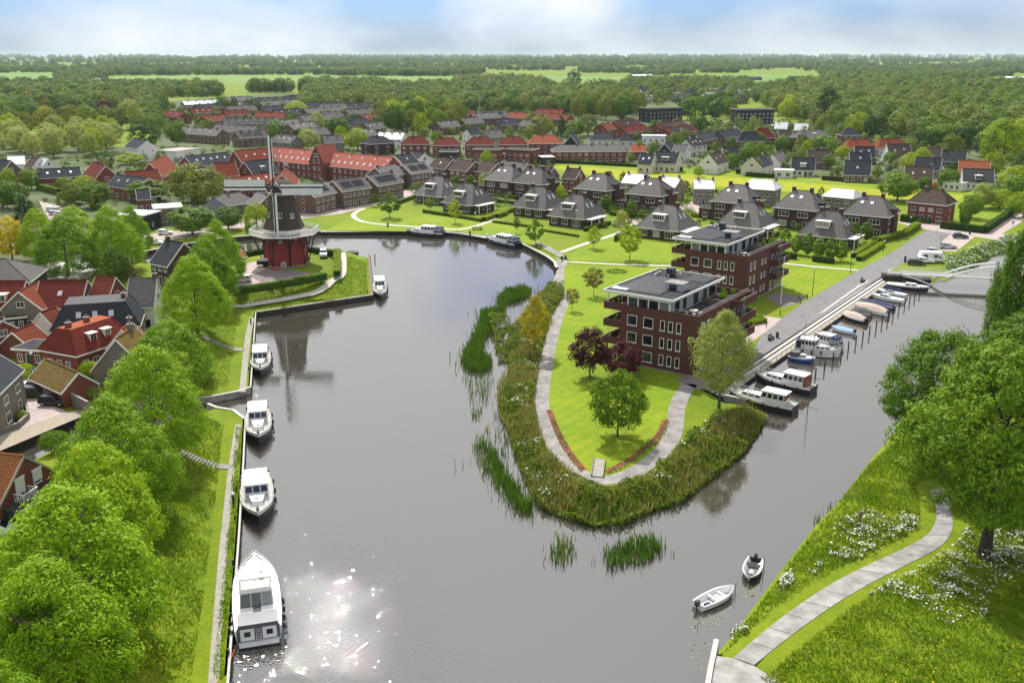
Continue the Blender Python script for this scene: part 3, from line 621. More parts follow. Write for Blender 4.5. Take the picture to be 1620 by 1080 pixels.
def joined_windows(par,L,D,zs,n,w=1.3,h=1.3,sides=2):
    b=MB(); g=MB()
    for z in zs:
        for i in range(n):
            x=-L/2+L*(i+.5)/n
            for sg in (-1,1):
                y=sg*(D/2+.03); b.box(x-w/2,y-.03,z,x+w/2,y+.03,z+h); g.box(x-w/2+.14,y-.045,z+.12,x+w/2-.14,y+.045,z+h-.12)
        for sg in (-1,1):
            for k in range(sides):
                y=-D/4+D/2*k; x=sg*(L/2+.03); b.box(x-.03,y-.5,z,x+.03,y+.5,z+h); g.box(x-.045,y-.38,z+.12,x+.045,y+.38,z+h-.12)
    f=b.build('windows',M['white'],par); f['kind']='stuff'; q=g.build('panes',M['glass'],f); q['kind']='stuff'
HP=[]
def house(label,ra,rb,zr,ze,D,wall,roof,kind='gable',ch=(.9,),sky=0,dorm=0,cols=3,gw=1,far=False,name='house',cat='house',group=None,dorms=1.5,hipin=None,door=True,solar=0,ledge=None,x=None,ang=None,L=None,verges=True,z0=None,flat=1.2):
    g0=LAND if z0 is None else z0
    if x is None:
        a=P(*ra,g0+zr); b=P(*rb,g0+zr); cx,cy=(a[0]+b[0])/2,(a[1]+b[1])/2; ang=math.atan2(b[1]-a[1],b[0]-a[0]); L=math.hypot(b[0]-a[0],b[1]-a[1])
    else: cx,cy=x
    if cat=='house' and name!='house': cat=name.replace('_',' ')
    t=thing(name,label,cat,(cx,cy,g0),ang,group)
    for q in (-.33,0,.33): HP.append((cx+math.cos(ang)*L*q,cy+math.sin(ang)*L*q,D*.55))
    wm,rm=M[wall],M[roof]; s=(zr-ze)/(D/2)
    if kind=='gable':
        gable_wall(L,D,ze,zr).build('wall',wm,t); r=gable_roof(L,D,ze,zr).build('roof',rm,t); [gutter(L,D,ze,zr,sg=q).build('gutter',M['white'],r) for q in (-1,1)]
        if verges:
            for sg in (-1,1): verge(L,D,ze,zr,sg=sg).build('verge_board',M['white'],r)
        rl=L
    elif kind=='hip':
        rl=L; L=L+2*(hipin if hipin is not None else D*.38)
        MB().box(-L/2,-D/2,-.3,L/2,D/2,ze-.1).build('wall',wm,t); r=hip_roof(L,D,ze,zr,rl).build('roof',rm,t); hip_fascia(L,D,ze).build('fascia',M['white'],r)
    elif kind=='mansard':
        rl=L; L=L+2*(hipin or 2.0)
        MB().box(-L/2,-D/2,-.3,L/2,D/2,ze-.1).build('wall',wm,t); r=hip_roof(L,D,ze,zr,rl,.25,.2,flat).build('roof',[rm,M['orgtile'] if 'red' in roof else M['blackroof']],t); hip_fascia(L,D,ze,.25).build('fascia',M['white'],r)
        s=(zr-ze)/(D/2-flat)
    elif kind=='flat':
        MB().box(-L/2,-D/2,-.3,L/2,D/2,ze).build('wall',wm,t); r=MB().box(-L/2-.3,-D/2-.3,ze+.002,L/2+.3,D/2+.3,ze+.3).build('roof',rm,t)
        e=MB()
        for q in ((-L/2-.36,-D/2-.36,L/2+.36,-D/2-.3),(-L/2-.36,D/2+.3,L/2+.36,D/2+.36),(-L/2-.36,-D/2-.3,-L/2-.3,D/2+.3),(L/2+.3,-D/2-.3,L/2+.36,D/2+.3)): e.box(q[0],q[1],ze+.05,q[2],q[3],ze+.36)
        e.build('roof_edge',M['white'],r); rl=L; zr=ze+.3; s=0
    for c in ch:
        yy=0 if kind!='flat' else D*.2
        chim(r,(c-.5)*(rl if kind!='gable' else L*.94),yy,zr-.5,1.25,wm if wall!='wrender' else M['brnbrick'],.75)
    lv=[.75] if ze<4.2 else [.75,3.45]
    if ze>8: lv=[.75,3.6,6.4]
    if far:
        joined_windows(t,L,D,lv,max(2,int(L/3.2)))
    else:
        for k,z in enumerate(lv):
            if z+1.4>ze-.2: continue
            winrow(t,cols,L*.94,-D/2,z,0,min(1.7,L/cols*.55),1.45 if k==0 else 1.15,1,'x',skip=(cols//2,) if (k==0 and door and cols>1) else ())
            winrow(t,cols,L*.94,D/2,z,math.pi,min(1.5,L/cols*.5),1.3,1,'x')
            if gw:
                winrow(t,gw,D*.7,L/2,z,math.pi/2,1.0,1.25,0,'y'); winrow(t,gw,D*.7,-L/2,z,-math.pi/2,1.0,1.25,0,'y')
        if kind=='gable' and gw and zr-ze>2.6:
            z=max(ze+.1,2.9); hw=(zr-z-1.4)/max(s,.1)
            if hw>.5:
                for sg in (-1,1): window(t,sg*L/2,0,z,sg*math.pi/2,min(1.5,hw*1.2),1.15,1)
        if door:
            place('door',doormesh(),t,(-L*.47+L*.94*(cols//2+.5)/cols,-D/2,.05))
    pitch=math.atan(s)
    for k in range(sky):
        f=(k+.5)/sky; xx=-rl/2*.8+rl*.8*f
        yy=-D/2*(.42 if k%2 else .5); zz=zr+s*yy if kind in('gable','hip') else zr
        if kind=='mansard': yy=-D/2*.75; zz=ze+(D/2+yy)*s+.05
        if kind=='flat': yy=0
        slope_obj(r,skymesh(),xx,yy,zz+.0,pitch,-math.pi/2,'skylight')
    for k in range(dorm):
        xx=-rl/2*.7+rl*.7*(k+.5)/dorm if dorm>1 else 0
        dormer(r,xx,D,ze,zr,s,dorms,flat if kind=='mansard' else 0,rm)
    for k in range(solar):
        xx=-rl*.4+rl*.8*(k+.5)/solar
        panel(r,xx,-D/4,zr-s*D/4 if kind!='flat' else zr,pitch,rl*.8/solar*.85,min(3.2,D*.33))
    return t
def panel(par,x,y,z,pitch,w,h,facing=-math.pi/2):
    k=('p',round(w,1),round(h,1))
    if k not in _cache:
        n=max(1,round(w/1.0)); mrows=2 if h>2 else 1; b=MB()
        for i in range(n):
            for j in range(mrows):
                x0=-w/2+w*i/n; y0=-h/2+h*j/mrows; b.box(x0+.03,y0+.03,.08,x0+w/n-.03,y0+h/mrows-.03,.13,0)
        b.box(-w/2,-h/2,.05,w/2,h/2,.078,1)
        _cache[k]=b.mesh('solar_panel',[M['solar'],M['steel']])
    return slope_obj(par,_cache[k],x,y,z,pitch,facing,'solar_panel')
def dormer(par,x,D,ze,zr,s,w=1.5,flat=0,rm=None,h=1.35,zb=None):
    y0=-D/2*.80; zb=ze+(D/2+y0)*s+.05 if zb is None else zb; zt=zb+h
    yb=y0+(h+.2)/max(s,.3)
    d=MB(); d.add([(x-w/2,y0,zb-.3),(x+w/2,y0,zb-.3),(x+w/2,y0,zt),(x-w/2,y0,zt),(x-w/2,yb,zt),(x+w/2,yb,zt)],[(0,1,2,3),(1,5,2),(0,3,4),(3,2,5,4)])
    o=d.build('dormer',M['white'],par)
    MB().box(x-w/2-.2,y0-.25,zt+.003,x+w/2+.2,yb+.3,zt+.14).build('dormer_roof',M['white'],o)
    n=max(1,round(w/.75)); b=MB()
    for i in range(n): b.box(x-w/2+.1+(w-.2)*i/n+.05,y0-.03,zb+.12,x-w/2+.1+(w-.2)*(i+1)/n-.05,y0+.02,zt-.14)
    b.build('dormer_window',M['glass'],o)
VA=math.radians(-35.5)
def villa(label,fl,fr,low):
    ze,zr=(3.0,9.0) if low else (6.0,10.8); W=12.2
    a=P(*fl,LAND+ze); b=P(*fr,LAND+ze); mx_,my=(a[0]+b[0])/2,(a[1]+b[1])/2
    n=(math.cos(VA+math.pi/2),math.sin(VA+math.pi/2)); cx,cy=mx_+n[0]*6.6,my+n[1]*6.6
    HP.append((cx,cy,8.5))
    t=thing('villa',label,'villa',(cx,cy,LAND),VA,'hipped brick villas by the harbour' if low else 'two-storey hipped brick villas')
    MB().box(-W/2,-W/2,-.3,W/2,W/2,ze-.1).build('wall',M['dkbrick'],t)
    MB().box(-W/2-.03,-W/2-.03,-.3,W/2+.03,W/2+.03,.35).build('plinth',M['blackroof'],t)
    r=hip_roof(W,W,ze,zr,5.0,.55).build('roof',M['greytile'],t); hip_fascia(W,W,ze,.55).build('fascia',M['white'],r)
    s=(zr-ze)/(W/2+.55); pit=math.atan(s); sx=(zr-ze)/(W/2+.55-2.5); pitx=math.atan(sx)
    for sg in (-1,1): chim(r,sg*2.7,.1,zr-1.2,2.0,M['dkbrick'],.95,False)
    H=W/2
    def zat(y): return zr+s*y
    if low:
        d=3.4; y0=-H*.62; dormer(r,-.6,W,ze,zr,s,3.6,0,None,1.5,zat(y0)-.35)
        window(t,-4.3,-H,.75,0,2.0,1.6,2); window(t,-.4,-H,.75,0,2.0,1.6,1); window(t,3.6,-H,.55,0,2.6,1.9,2)
        for q in (-3.4,.2,3.4): window(t,H,q,.55,math.pi/2,1.5,1.8,1)
        for q in (-3,1.5): window(t,q,H,.75,math.pi,1.8,1.5,1)
        for q in (-3,2): window(t,-H,q,.75,-math.pi/2,1.5,1.5,1)
        for q in (-1.2,1.2): slope_obj(r,skymesh(.8,1.6),4.4,q,zr-sx*(4.4-2.5),pitx,0,'skylight')
        # veranda at the right side
        v=MB(); 
        for q in (-5.2,-1.0,3): v.box(H+2.2,q,0,H+2.4,q+.2,2.7)
        v.box(H+.02,-5.4,2.703,H+2.6,3.4,2.9); v.build('veranda',M['white'],t)
    else:
        for x0 in (-3.4,1.6): slope_obj(r,skymesh(.9,1.0),x0*.55-.4,-2.4,zat(-2.4),pit,-math.pi/2,'skylight')
        for x0 in (-3.2,2.6): window(t,x0,-H,3.55,0,3.2,1.5,2)
        window(t,-3.4,-H,.7,0,2.6,1.7,1); window(t,.2,-H,.7,0,1.2,1.6,0); window(t,3.7,-H,.1,0,1.8,2.2,1)
        for q in (-3.5,1.0): window(t,H,q,3.6,math.pi/2,1.2,1.4,0); window(t,H,q,.7,math.pi/2,1.4,1.6,1)
        for q in (-3,2): window(t,q,H,3.6,math.pi,1.8,1.4,1); window(t,q,H,.7,math.pi,1.8,1.5,1)
        for q in (-3,2): window(t,-H,q,3.6,-math.pi/2,1.2,1.4,0)
        # side wing with its parapet and a raised wall dormer on the right slope
        w2=MB(); w2.box(H+.003,-1.4,-.3,H+.7,1.6,ze+1.5); w2.build('bay',M['dkbrick'],t)
        MB().box(H-1.5,-1.5,ze+1.503,H+.85,1.7,ze+1.62).build('bay_roof',M['flatroof'],t)
        if random.random()<.7: panel(r,3.9,2.9 if random.random()<.5 else 2.2,zr-sx*1.4,pitx,2.2,1.7,0)
    e=MB()
    if not low:
        e.box(-H-4.4,-H+.6,-.3,-H-.003,-H+6.5,2.9); g=e.build('side_wing',M['dkbrick'],t); MB().box(-H-4.55,-H+.45,2.903,-H-.003,-H+6.65,3.1).build('wing_roof',M['flatroof'],g)
        window(t,-H-2.2,-H+.6,.6,0,1.6,1.6,1)
    return t
villa('low grey hipped villa with white dormer nearest the road, behind the first harbour lawn',(655.8,305.8),(695.8,313.3),True)
villa('low grey hipped villa with white dormer behind the left of the two far yachts',(696.7,319.2),(747.5,325.8),True)
villa('low grey hipped villa with white dormer between two clipped hedges near the quay bend',(810,325.8),(861.7,332.5),True)
villa('low grey hipped villa with white dormer and a red shrub on its terrace corner',(865,340.8),(924,346.7),True)
villa('low grey hipped villa with white dormer just left of the rear apartment block',(1006.7,359.2),(1072.5,365.8),True)
villa('low grey hipped villa half hidden behind the rear apartment block roof',(1137.5,354.5),(1198,361),True)
villa('low grey hipped villa behind the row of small hedge trees beside the promenade',(1266,370),(1334,378),True)
villa('two-storey hipped villa standing furthest left, above the two lowest villas by the road',(761.7,283),(812,288),False)
villa('two-storey hipped villa second from the left, left of the small plain brick house',(810,288),(856,292.5),False)
villa('two-storey hipped villa in front of the pale flag mast on the buttercup meadow',(910,297.5),(958,302.5),False)
villa('two-storey hipped villa beside the dark red shrub and the two white-roofed houses',(990,305.8),(1044,310.8),False)
villa('two-storey hipped villa in front of the big white-roofed house, left of it',(1121.7,317.5),(1186.7,323.3),False)
villa('two-storey hipped villa between the big white-roofed house and the pale-roofed house with a pear tree',(1221.7,327.5),(1291,334),False)
villa('two-storey hipped villa above the clipped hedge at the corner of promenade and street',(1330,337.5),(1408,344),False)
# ---- named houses of the middle distance (ridge ends measured in the photograph)
HS=[
('grey-tiled brick cottage with hipped roof left of the weeping willow, behind the mill sail',(353,307),(379,304),6.2,3.0,9,'grybrick','greytile','hip',dict(cols=4,ch=(.3,),sky=0)),
('brown gabled house right of the weeping willow, half hidden by the mill cap',(408,304),(424,309),7,4,8,'brnbrick','greytile','gable',dict(cols=2)),
('brown brick duplex with solar panels on its left half, right beside the mill cap',(478,294),(513,287),9,5.8,9,'brnbrick','greytile','gable',dict(cols=4,solar=1)),
('brown brick duplex with two solar arrays standing opposite the black parked car',(526,285.5),(572,279.5),9,5.8,9,'brnbrick','greytile','gable',dict(cols=6,solar=2,ch=())),
('brown brick duplex with dark chimney and one solar array opposite the dark red car',(581,278),(622,271.5),9,5.8,9,'brnbrick','greytile','gable',dict(cols=6,solar=1,ch=(.95,))),
('brown brick house with grey roof tucked behind the duplex opposite the dark red car',(593,265),(624,260),9,5.8,9,'brnbrick','greytile','gable',dict(cols=4,ch=(.1,))),
('brown brick duplex with solar panels at the end of the terrace beside the hedged road',(636,260),(672,255.5),9,5.8,9,'brnbrick','greytile','gable',dict(cols=5,solar=2,ch=())),
('brown gabled duplex behind the hedged road, first from the left with one roof light',(690,249),(716.7,251.7),9,5.6,9,'brnbrick','browntile','gable',dict(cols=3,sky=1)),
('brown gabled duplex behind the red car port, second from the left in its row',(723,251.7),(751.7,255),9,5.6,9,'brnbrick','browntile','gable',dict(cols=3)),
('brown gabled duplex third from the left, above the furthest villa chimney',(761.7,254),(788,257.5),9,5.6,9,'brnbrick','browntile','gable',dict(cols=3)),
('long brown duplex with buff gable and light roof window above the second villa',(795,255),(834,258),9,5.6,9,'buff','greytile','gable',dict(cols=4,sky=1)),
('brown gabled house directly behind the chimneys of the second two-storey villa',(846,262.5),(876,264.5),9,5.6,9,'brnbrick','browntile','gable',dict(cols=3)),
('small red-brown brick house with two chimneys standing alone on the buttercup meadow edge',(896.7,265.5),(919,267),8.6,5.4,8,'redbrick','browntile','gable',dict(cols=2,ch=(.05,.95))),
('buff brick house with pale roof and two chimneys, left one of the pair',(992,274.5),(1026,276.8),8,5.4,9,'buff','ltroof','gable',dict(cols=3,ch=(.05,.95),verges=False)),
('buff brick house with pale roof, right one of the pair, by the dark red shrub',(1046.7,279.3),(1077,281.5),8,5.4,9,'buff','ltroof','gable',dict(cols=3,ch=(.05,.95),verges=False)),
('buff house with near-white roof and tall side chimney left of the larger white-roofed house',(1098,284),(1129,284.5),8,5.6,9,'grybrick','ltroof','gable',dict(cols=3,ch=(.2,1.0))),
('largest white-roofed house by the meadow, with a clipped hedge column in front',(1190,282.5),(1222,284.5),8.6,5.8,10,'grybrick','ltroof','hip',dict(cols=4,ch=(1.2,),hipin=2)),
('buff brick house with pale blue-white roof beside a pear-shaped tree, below the grey bungalow fence',(1318,297.5),(1352,300.5),7.6,5.4,9,'grybrick','ltroof','hip',dict(cols=3,ch=(),hipin=1.2)),
('two-storey brick house with hipped brown roof and flagpole at the street corner',(1461.7,299),(1493,301.7),9.6,5.9,9.5,'redbrick','browntile','hip',dict(cols=4,ch=(.1,.95),hipin=2.6)),
('dark blue hipped house left of the row of red-roofed villas',(588,216.5),(606,215.5),9,5.8,10,'dkbrick','slate','hip',dict(cols=2,ch=(.5,),far=False)),
('red-roofed villa first from the left in its row, beside the dark hipped house',(647,216),(667,216),9.5,6,10,'redbrick','dkredtile','hip',dict(cols=3,ch=(.3,))),
('red-roofed villa second from the left, behind the black box house with white awning',(697,217.5),(716,217.5),9.5,6,10,'redbrick','dkredtile','hip',dict(cols=3,ch=(.1,))),
('red-roofed villa third from the left, behind the flat grey-roofed brick row',(748,217),(770,217),9.5,6,10,'redbrick','dkredtile','hip',dict(cols=3,ch=(.5,))),
('red-roofed villa fourth from the left, just left of the orange one with a pointed gable',(801,216.5),(822,216.5),9.5,6,10,'redbrick','dkredtile','hip',dict(cols=3,ch=(.5,))),
('orange-roofed villa with a white edged pointed gable at its centre',(848,213.5),(877,213.5),10,6,10,'redbrick','orgtile','hip',dict(cols=3,ch=(.3,))),
('black box house with white awning in front of the second red villa',(697,239),(724,239),7.2,7.0,8,'black','flatroof','flat',dict(cols=2,ch=())),
('flat grey-roofed brick row in front of the third red villa',(752,235),(792,236),6.6,6.4,8,'redbrick','flatroof','flat',dict(cols=4,ch=())),
('flat grey-roofed brick row in front of the fourth red villa',(806,234.5),(846,236.5),6.6,6.4,8,'redbrick','flatroof','flat',dict(cols=4,ch=())),
('long red brick terrace with shallow grey roof and box dormer beyond the buttercup meadow',(884,229.5),(978,229),8,5.4,11,'redbrick','greytile','hip',dict(cols=10,ch=(.3,.55,.8),hipin=3)),
('small black shed with white roof at the left corner of the buttercup meadow',(855,247),(874,246.5),4,3.6,7,'black','ltroof','flat',dict(cols=1,ch=(),door=False)),
('dark slate house with two roof lights at the far edge of the buttercup meadow',(1014,243),(1036,244),8,4.0,9,'cream','slate','gable',dict(cols=2,sky=2,ch=())),
('dark slate house with wide white dormer and cream gable beyond the meadow',(1038,239.5),(1075,241),8.5,4.2,10,'cream','slate','gable',dict(cols=4,dorm=1,dorms=3,ch=(.9,))),
('white gabled house with steep brown roof beyond the meadow',(1121,244),(1140,239),8.5,4.4,8,'wrender','browntile','gable',dict(cols=2,sky=2)),
('long dark-roofed house immediately behind the white gabled one',(1143,233),(1177,233),8.5,4.2,10,'wrender','slate','gable',dict(cols=4,ch=())),
('dark hipped-gable house with pale gable behind a small round tree',(1190,249),(1208,244),8,4,9,'cream','slate','gable',dict(cols=2)),
('small blue-fronted gabled house with pale roof between garden trees',(1222,245),(1237,240),7.5,3.8,8,'wrender','greytile','gable',dict(cols=2,ch=())),
('white house with black roof and white dormer box facing the meadow',(1253,249),(1290,250),7.6,3.2,9.5,'wrender','slate','gable',dict(cols=4,dorm=1,dorms=2.4,ch=(.95,))),
('low white flat-roofed annexe left of the black-roofed white house',(1226,268),(1255,269),3.2,3.0,6,'wrender','ltroof','flat',dict(cols=2,ch=(),door=False)),
('dark roofed house behind the black-roofed white house',(1278,237.5),(1314,238.5),8,3.6,10,'brnbrick','browntile','gable',dict(cols=3,ch=())),
('dark roofed house with two roof lights, back one of three stacked behind each other',(1352,231.5),(1384,232),8,3.6,9,'brnbrick','slate','gable',dict(cols=3,sky=2,ch=())),
('dark roofed house in the middle of three stacked behind each other',(1344,241),(1377,241.5),8,3.6,9,'brnbrick','slate','gable',dict(cols=3,sky=1,ch=(.6,))),
('blue-grey roofed house with white patio doors at the meadow fence, front one of three',(1337,253.5),(1379,255),8.4,3.4,10,'brnbrick','slate','gable',dict(cols=4,sky=1,ch=())),
('brown steep-roofed house with white gable left of the tall garden tree',(1403,227.5),(1439,227.5),9,3.2,11,'wrender','browntile','gable',dict(cols=3,sky=2,ch=())),
('red-roofed house behind the brown steep-roofed one',(1394,220),(1424,219.5),8,4,10,'wrender','redtile','hip',dict(cols=3,ch=(.3,))),
('red-roofed house beside the copper coloured bush',(1345,221),(1371,221),8,4,10,'redbrick','redtile','hip',dict(cols=3,ch=(.3,),sky=1)),
('blue-grey roofed house behind the plum brown bungalow',(1449,248),(1491,250),8,3.4,10,'buff','slate','gable',dict(cols=3,ch=(.65,))),
('plum brown roofed bungalow with tall side chimney at the meadow edge',(1432,262.5),(1476,264),8,3.2,10,'brnbrick','browntile','gable',dict(cols=4,sky=2,ch=(.98,))),
('dark brown roofed house at the wood edge left of the blue roof',(1466,233),(1489,233),7.5,3.4,10,'brnbrick','browntile','gable',dict(cols=2,ch=())),
('blue-roofed house with a black pointed gable at the wood edge',(1491,238),(1530,239.5),7.5,3.4,10,'black','slate','gable',dict(cols=3,ch=(.1,))),
('bright red-roofed house behind the black-roofed one by the yellow tree',(1518,253.5),(1567,255.5),8,3.4,10,'cream','orgtile','gable',dict(cols=3,ch=())),
('black-roofed house with white dormer behind the small yellow tree',(1523,266.5),(1572,268),7.6,3.2,11,'wrender','blackroof','gable',dict(cols=4,dorm=1,dorms=2.4,ch=(),sky=1)),
('low white flat-roofed garage between the orange play tent and the black-roofed house',(1498,287),(1526,289.5),3,2.8,7,'wrender','ltroof','flat',dict(cols=3,ch=(),door=False)),
('brick house with grey hipped roof and small white dormer at the wood edge',(1266,207),(1298,205.5),8.5,5,10,'redbrick','greytile','hip',dict(cols=3,dorm=1,ch=(.2,))),
('dark pyramid-roofed house at the wood edge',(1340,203),(1348,203),9,5.4,10,'brnbrick','slate','hip',dict(cols=3,ch=())),
('white-roofed gabled house in front of the right black apartment block',(1227,193),(1247,193.5),8.4,4.6,9,'brnbrick','ltroof','gable',dict(cols=2,ch=(.2,))),
('white-roofed gabled house right of its twin, at the wood edge',(1258,195),(1279,195.5),8.4,4.6,9,'brnbrick','ltroof','gable',dict(cols=2,ch=())),
('small red mansard-roofed house with a big brick chimney',(1200,203),(1214,203),9,4,9,'redbrick','dkredtile','hip',dict(cols=2,ch=(.2,))),
('dark brick house with steep cross roof left of the red mansard roof',(1176,208),(1196,208),9,4,9,'redbrick','slate','hip',dict(cols=2,ch=(-.3,))),
('brown house with white strip roof left of the white-roofed twins',(1231,206),(1252,206),8,4,9,'brnbrick','browntile','gable',dict(cols=2,ch=())),
('dark hipped white house between the two tall dark trees and the red terraces',(944,210.5),(962,210.5),9,5.6,10,'wrender','slate','hip',dict(cols=2,ch=())),
('small dark gabled house under the tall conifer',(903,214),(908,210),9,4,8,'black','slate','gable',dict(cols=2)),
('small cream house with dark pyramid roof in front of the red terraces',(988,213.5),(994,213.5),8.6,5.6,8,'cream','slate','hip',dict(cols=2,ch=())),
('long white flat-roofed house in front of the red terraces with solar panels',(1016,214),(1053,214.5),6.6,6.4,8,'wrender','ltroof','flat',dict(cols=4,ch=())),
('black gabled house beyond the meadow, between cream house and white gabled house',(1052,227),(1062,223),8.5,4,8,'black','slate','gable',dict(cols=2,ch=())),
('orange brick garden house in front of the long white flat-roofed house',(1002,229),(1018,229),7,4,8,'redbrick','orgtile','hip',dict(cols=2,ch=(.5,),hipin=1)),
('white house with grey roof beside the black gabled house',(1068,228),(1090,229),8,4.8,8,'wrender','greytile','gable',dict(cols=2,ch=())),
('white gabled house half behind the big dark tree at the park edge',(212,219),(232,223),9,5.6,10,'wrender','slate','gable',dict(cols=3,ch=())),
('long dark-roofed brick terrace above the curving street on the left',(57,268),(126,264.5),7.4,4.6,9,'redbrick','slate','gable',dict(cols=8,sky=3,ch=())),
('red-roofed gabled brick house right of the long dark terrace',(148,255),(167,262),10.5,5.2,10,'redbrick','dkredtile','gable',dict(cols=2,ch=(.4,))),
('dark-roofed brick terrace with white bay at its left end, left of the tall pale tree',(184,276),(234,281.5),8,4.6,9,'redbrick','slate','gable',dict(cols=5,sky=3,ch=())),
('long red roof behind the dark-roofed terrace on the left',(196,271.5),(249,267.5),9,5,9,'redbrick','redtile','gable',dict(cols=4,ch=())),
('steep red-roofed wing near the pale pink roofs on the left',(236,258),(262,245),10,5,9,'redbrick','redtile','gable',dict(cols=3,ch=())),
('dark blue roofed house at the left picture edge with brick gable',(-22,252.5),(17,254),9.5,5.4,10,'brnbrick','slate','gable',dict(cols=3,ch=())),
('grey-white roofed long house at the left edge below the pale trees',(12,247),(38,246),8,5,9,'wrender','ltroof','gable',dict(cols=3,ch=())),
('white edged brown-roofed twin gable house below the pale trees',(49,249),(62,249.5),8.5,5,9,'wrender','browntile','gable',dict(cols=2,ch=())),
('white-roofed gable house right of the brown twin gable',(64,250),(76,250.5),8,5,8,'wrender','ltroof','gable',dict(cols=2,ch=())),
('dark-roofed long house left of the big red-roofed complex with many roof lights',(292,247.5),(361,240.5),9,5.4,10,'redbrick','slate','gable',dict(cols=7,sky=5,ch=())),
('red-roofed house below the long dark roof, small dormer at its right',(336,258),(371,256),9.5,5,10,'redbrick','redtile','gable',dict(cols=3,ch=())),
('dark slate house with white dormer left of the upright sail',(386,255.5),(426,251.5),9.5,5,10,'redbrick','slate','gable',dict(cols=3,dorm=1,ch=())),
('low long red roof just above the left sail of the mill',(363,281),(429,273.5),8,5.4,8,'redbrick','redtile','gable',dict(cols=5,sky=4,ch=())),
('small red roofed house with half-hip facing the mill cap',(446,277),(452,266),9,5,9,'redbrick','redtile','gable',dict(cols=2,ch=())),
('dark roofed house with ridge beyond the curving street, half behind garden trees',(215,300),(236,299),7,4.4,8,'redbrick','slate','gable',dict(cols=2,ch=())),
('pink flat-roofed low hall among trees left of the red complex',(262,239),(300,234),5,4.8,12,'wrender','pink','flat',dict(cols=3,ch=(),door=False)),
('blue-roofed white gabled house behind the red-roofed complex, end nearest the villas',(624,246),(650,242.5),8.4,5,9,'wrender','slate','gable',dict(cols=2,sky=1,ch=())),
('white fronted grey house right of the blue-roofed gable',(653,240),(672,243),7.6,4.6,9,'wrender','slate','gable',dict(cols=2,ch=())),
('black board building with white flat roof on the street left of the mill',(199,336),(240,337.5),4.6,4.4,9,'black','ltroof','flat',dict(cols=3,ch=())),
('brick building with white flat roof right of the black board building',(243,327),(286,324.5),5,4.8,9,'grybrick','ltroof','flat',dict(cols=3,ch=())),
('dark roofed low house between the white flat roofs and the round green tree',(318,326),(340,313),6,2.8,9,'black','slate','gable',dict(cols=3,ch=())),
('white gabled blue-roofed house at the trees behind the quay, above the bastion',(262,379),(290,384),9.5,5.2,9,'dkbrick','slate','gable',dict(cols=3,ch=(.1,))),
]
for h in HS:
    kw=dict(h[9]); far=h[1][1]<226; kw.setdefault('far',far)
    house(h[0],h[1],h[2],h[3],h[4],h[5],h[6],h[7],h[8],**kw)
# the large red-roofed complex: one building of two wings and a tall cross gable
def complex_():
    a=P(433,232.5,LAND+11); b=P(622,248.5,LAND+11); ang=math.atan2(b[1]-a[1],b[0]-a[0]); L=math.hypot(b[0]-a[0],b[1]-a[1]); c=((a[0]+b[0])/2,(a[1]+b[1])/2)
    t=thing('residential_complex','long salmon-red roofed complex with tall cross gable and rows of roof lights behind the mill','building',(c[0],c[1],LAND),ang)
    D,ze,zr=11,6.2,11; gable_wall(L,D,ze,zr).build('wall',M['redbrick'],t); rt=mat('salmon_roof_tiles',(.36,.085,.055),(.46,.135,.095),2,.8,.2,.2,bands=.28)
    r=gable_roof(L,D,ze,zr).build('roof',rt,t); [gutter(L,D,ze,zr,sg=q).build('gutter',M['white'],r) for q in (-1,1)]
    s=(zr-ze)/(D/2); pit=math.atan(s)
    for k in range(20):
        x=-L/2+L*(k+.5)/20
        if abs(x)<4.5: continue
        slope_obj(r,skymesh(1.0,1.4),x,-3.9,zr-3.9*s,pit,-math.pi/2,'skylight')
        if k%2: slope_obj(r,skymesh(.7,.9),x+.4,-1.6,zr-1.6*s,pit,-math.pi/2,'skylight')
        if k%4==1: chim(r,x,.0,zr-.3,1.0,M['dkconc'],.35,False)
    # cross gable
    g=gable_wall(10,9,7.6,14); g.v=[(-y,x-3,z) for x,y,z in g.v]; g.build('cross_gable_wall',M['redbrick'],t)
    q=gable_roof(10,9,7.6,14); q.v=[(-y,x-3,z) for x,y,z in q.v]; q.build('cross_gable_roof',rt,t)
    for x in (-1.4,1.4):
        for z in (1,4,7,9.4): window(t,x*(1 if z<9 else .6),-8.0,z,0,1.3,1.5,1)
    for z in (.8,3.6): winrow(t,22,L*.96,-D/2,z,0,1.2,1.4,1,skip=(9,10,11,12)); winrow(t,20,L*.96,D/2,z,math.pi,1.2,1.4,1)
    # left wing
    a2=P(369,237.5,LAND+11); b2=P(423,233,LAND+11)
    return t
complex_()
house('left wing of the red complex with three roof lights beside the upright sail',(370,238),(424,233.5),11,6,11,'redbrick','redtile','gable',cols=5,sky=3,ch=(),name='house')
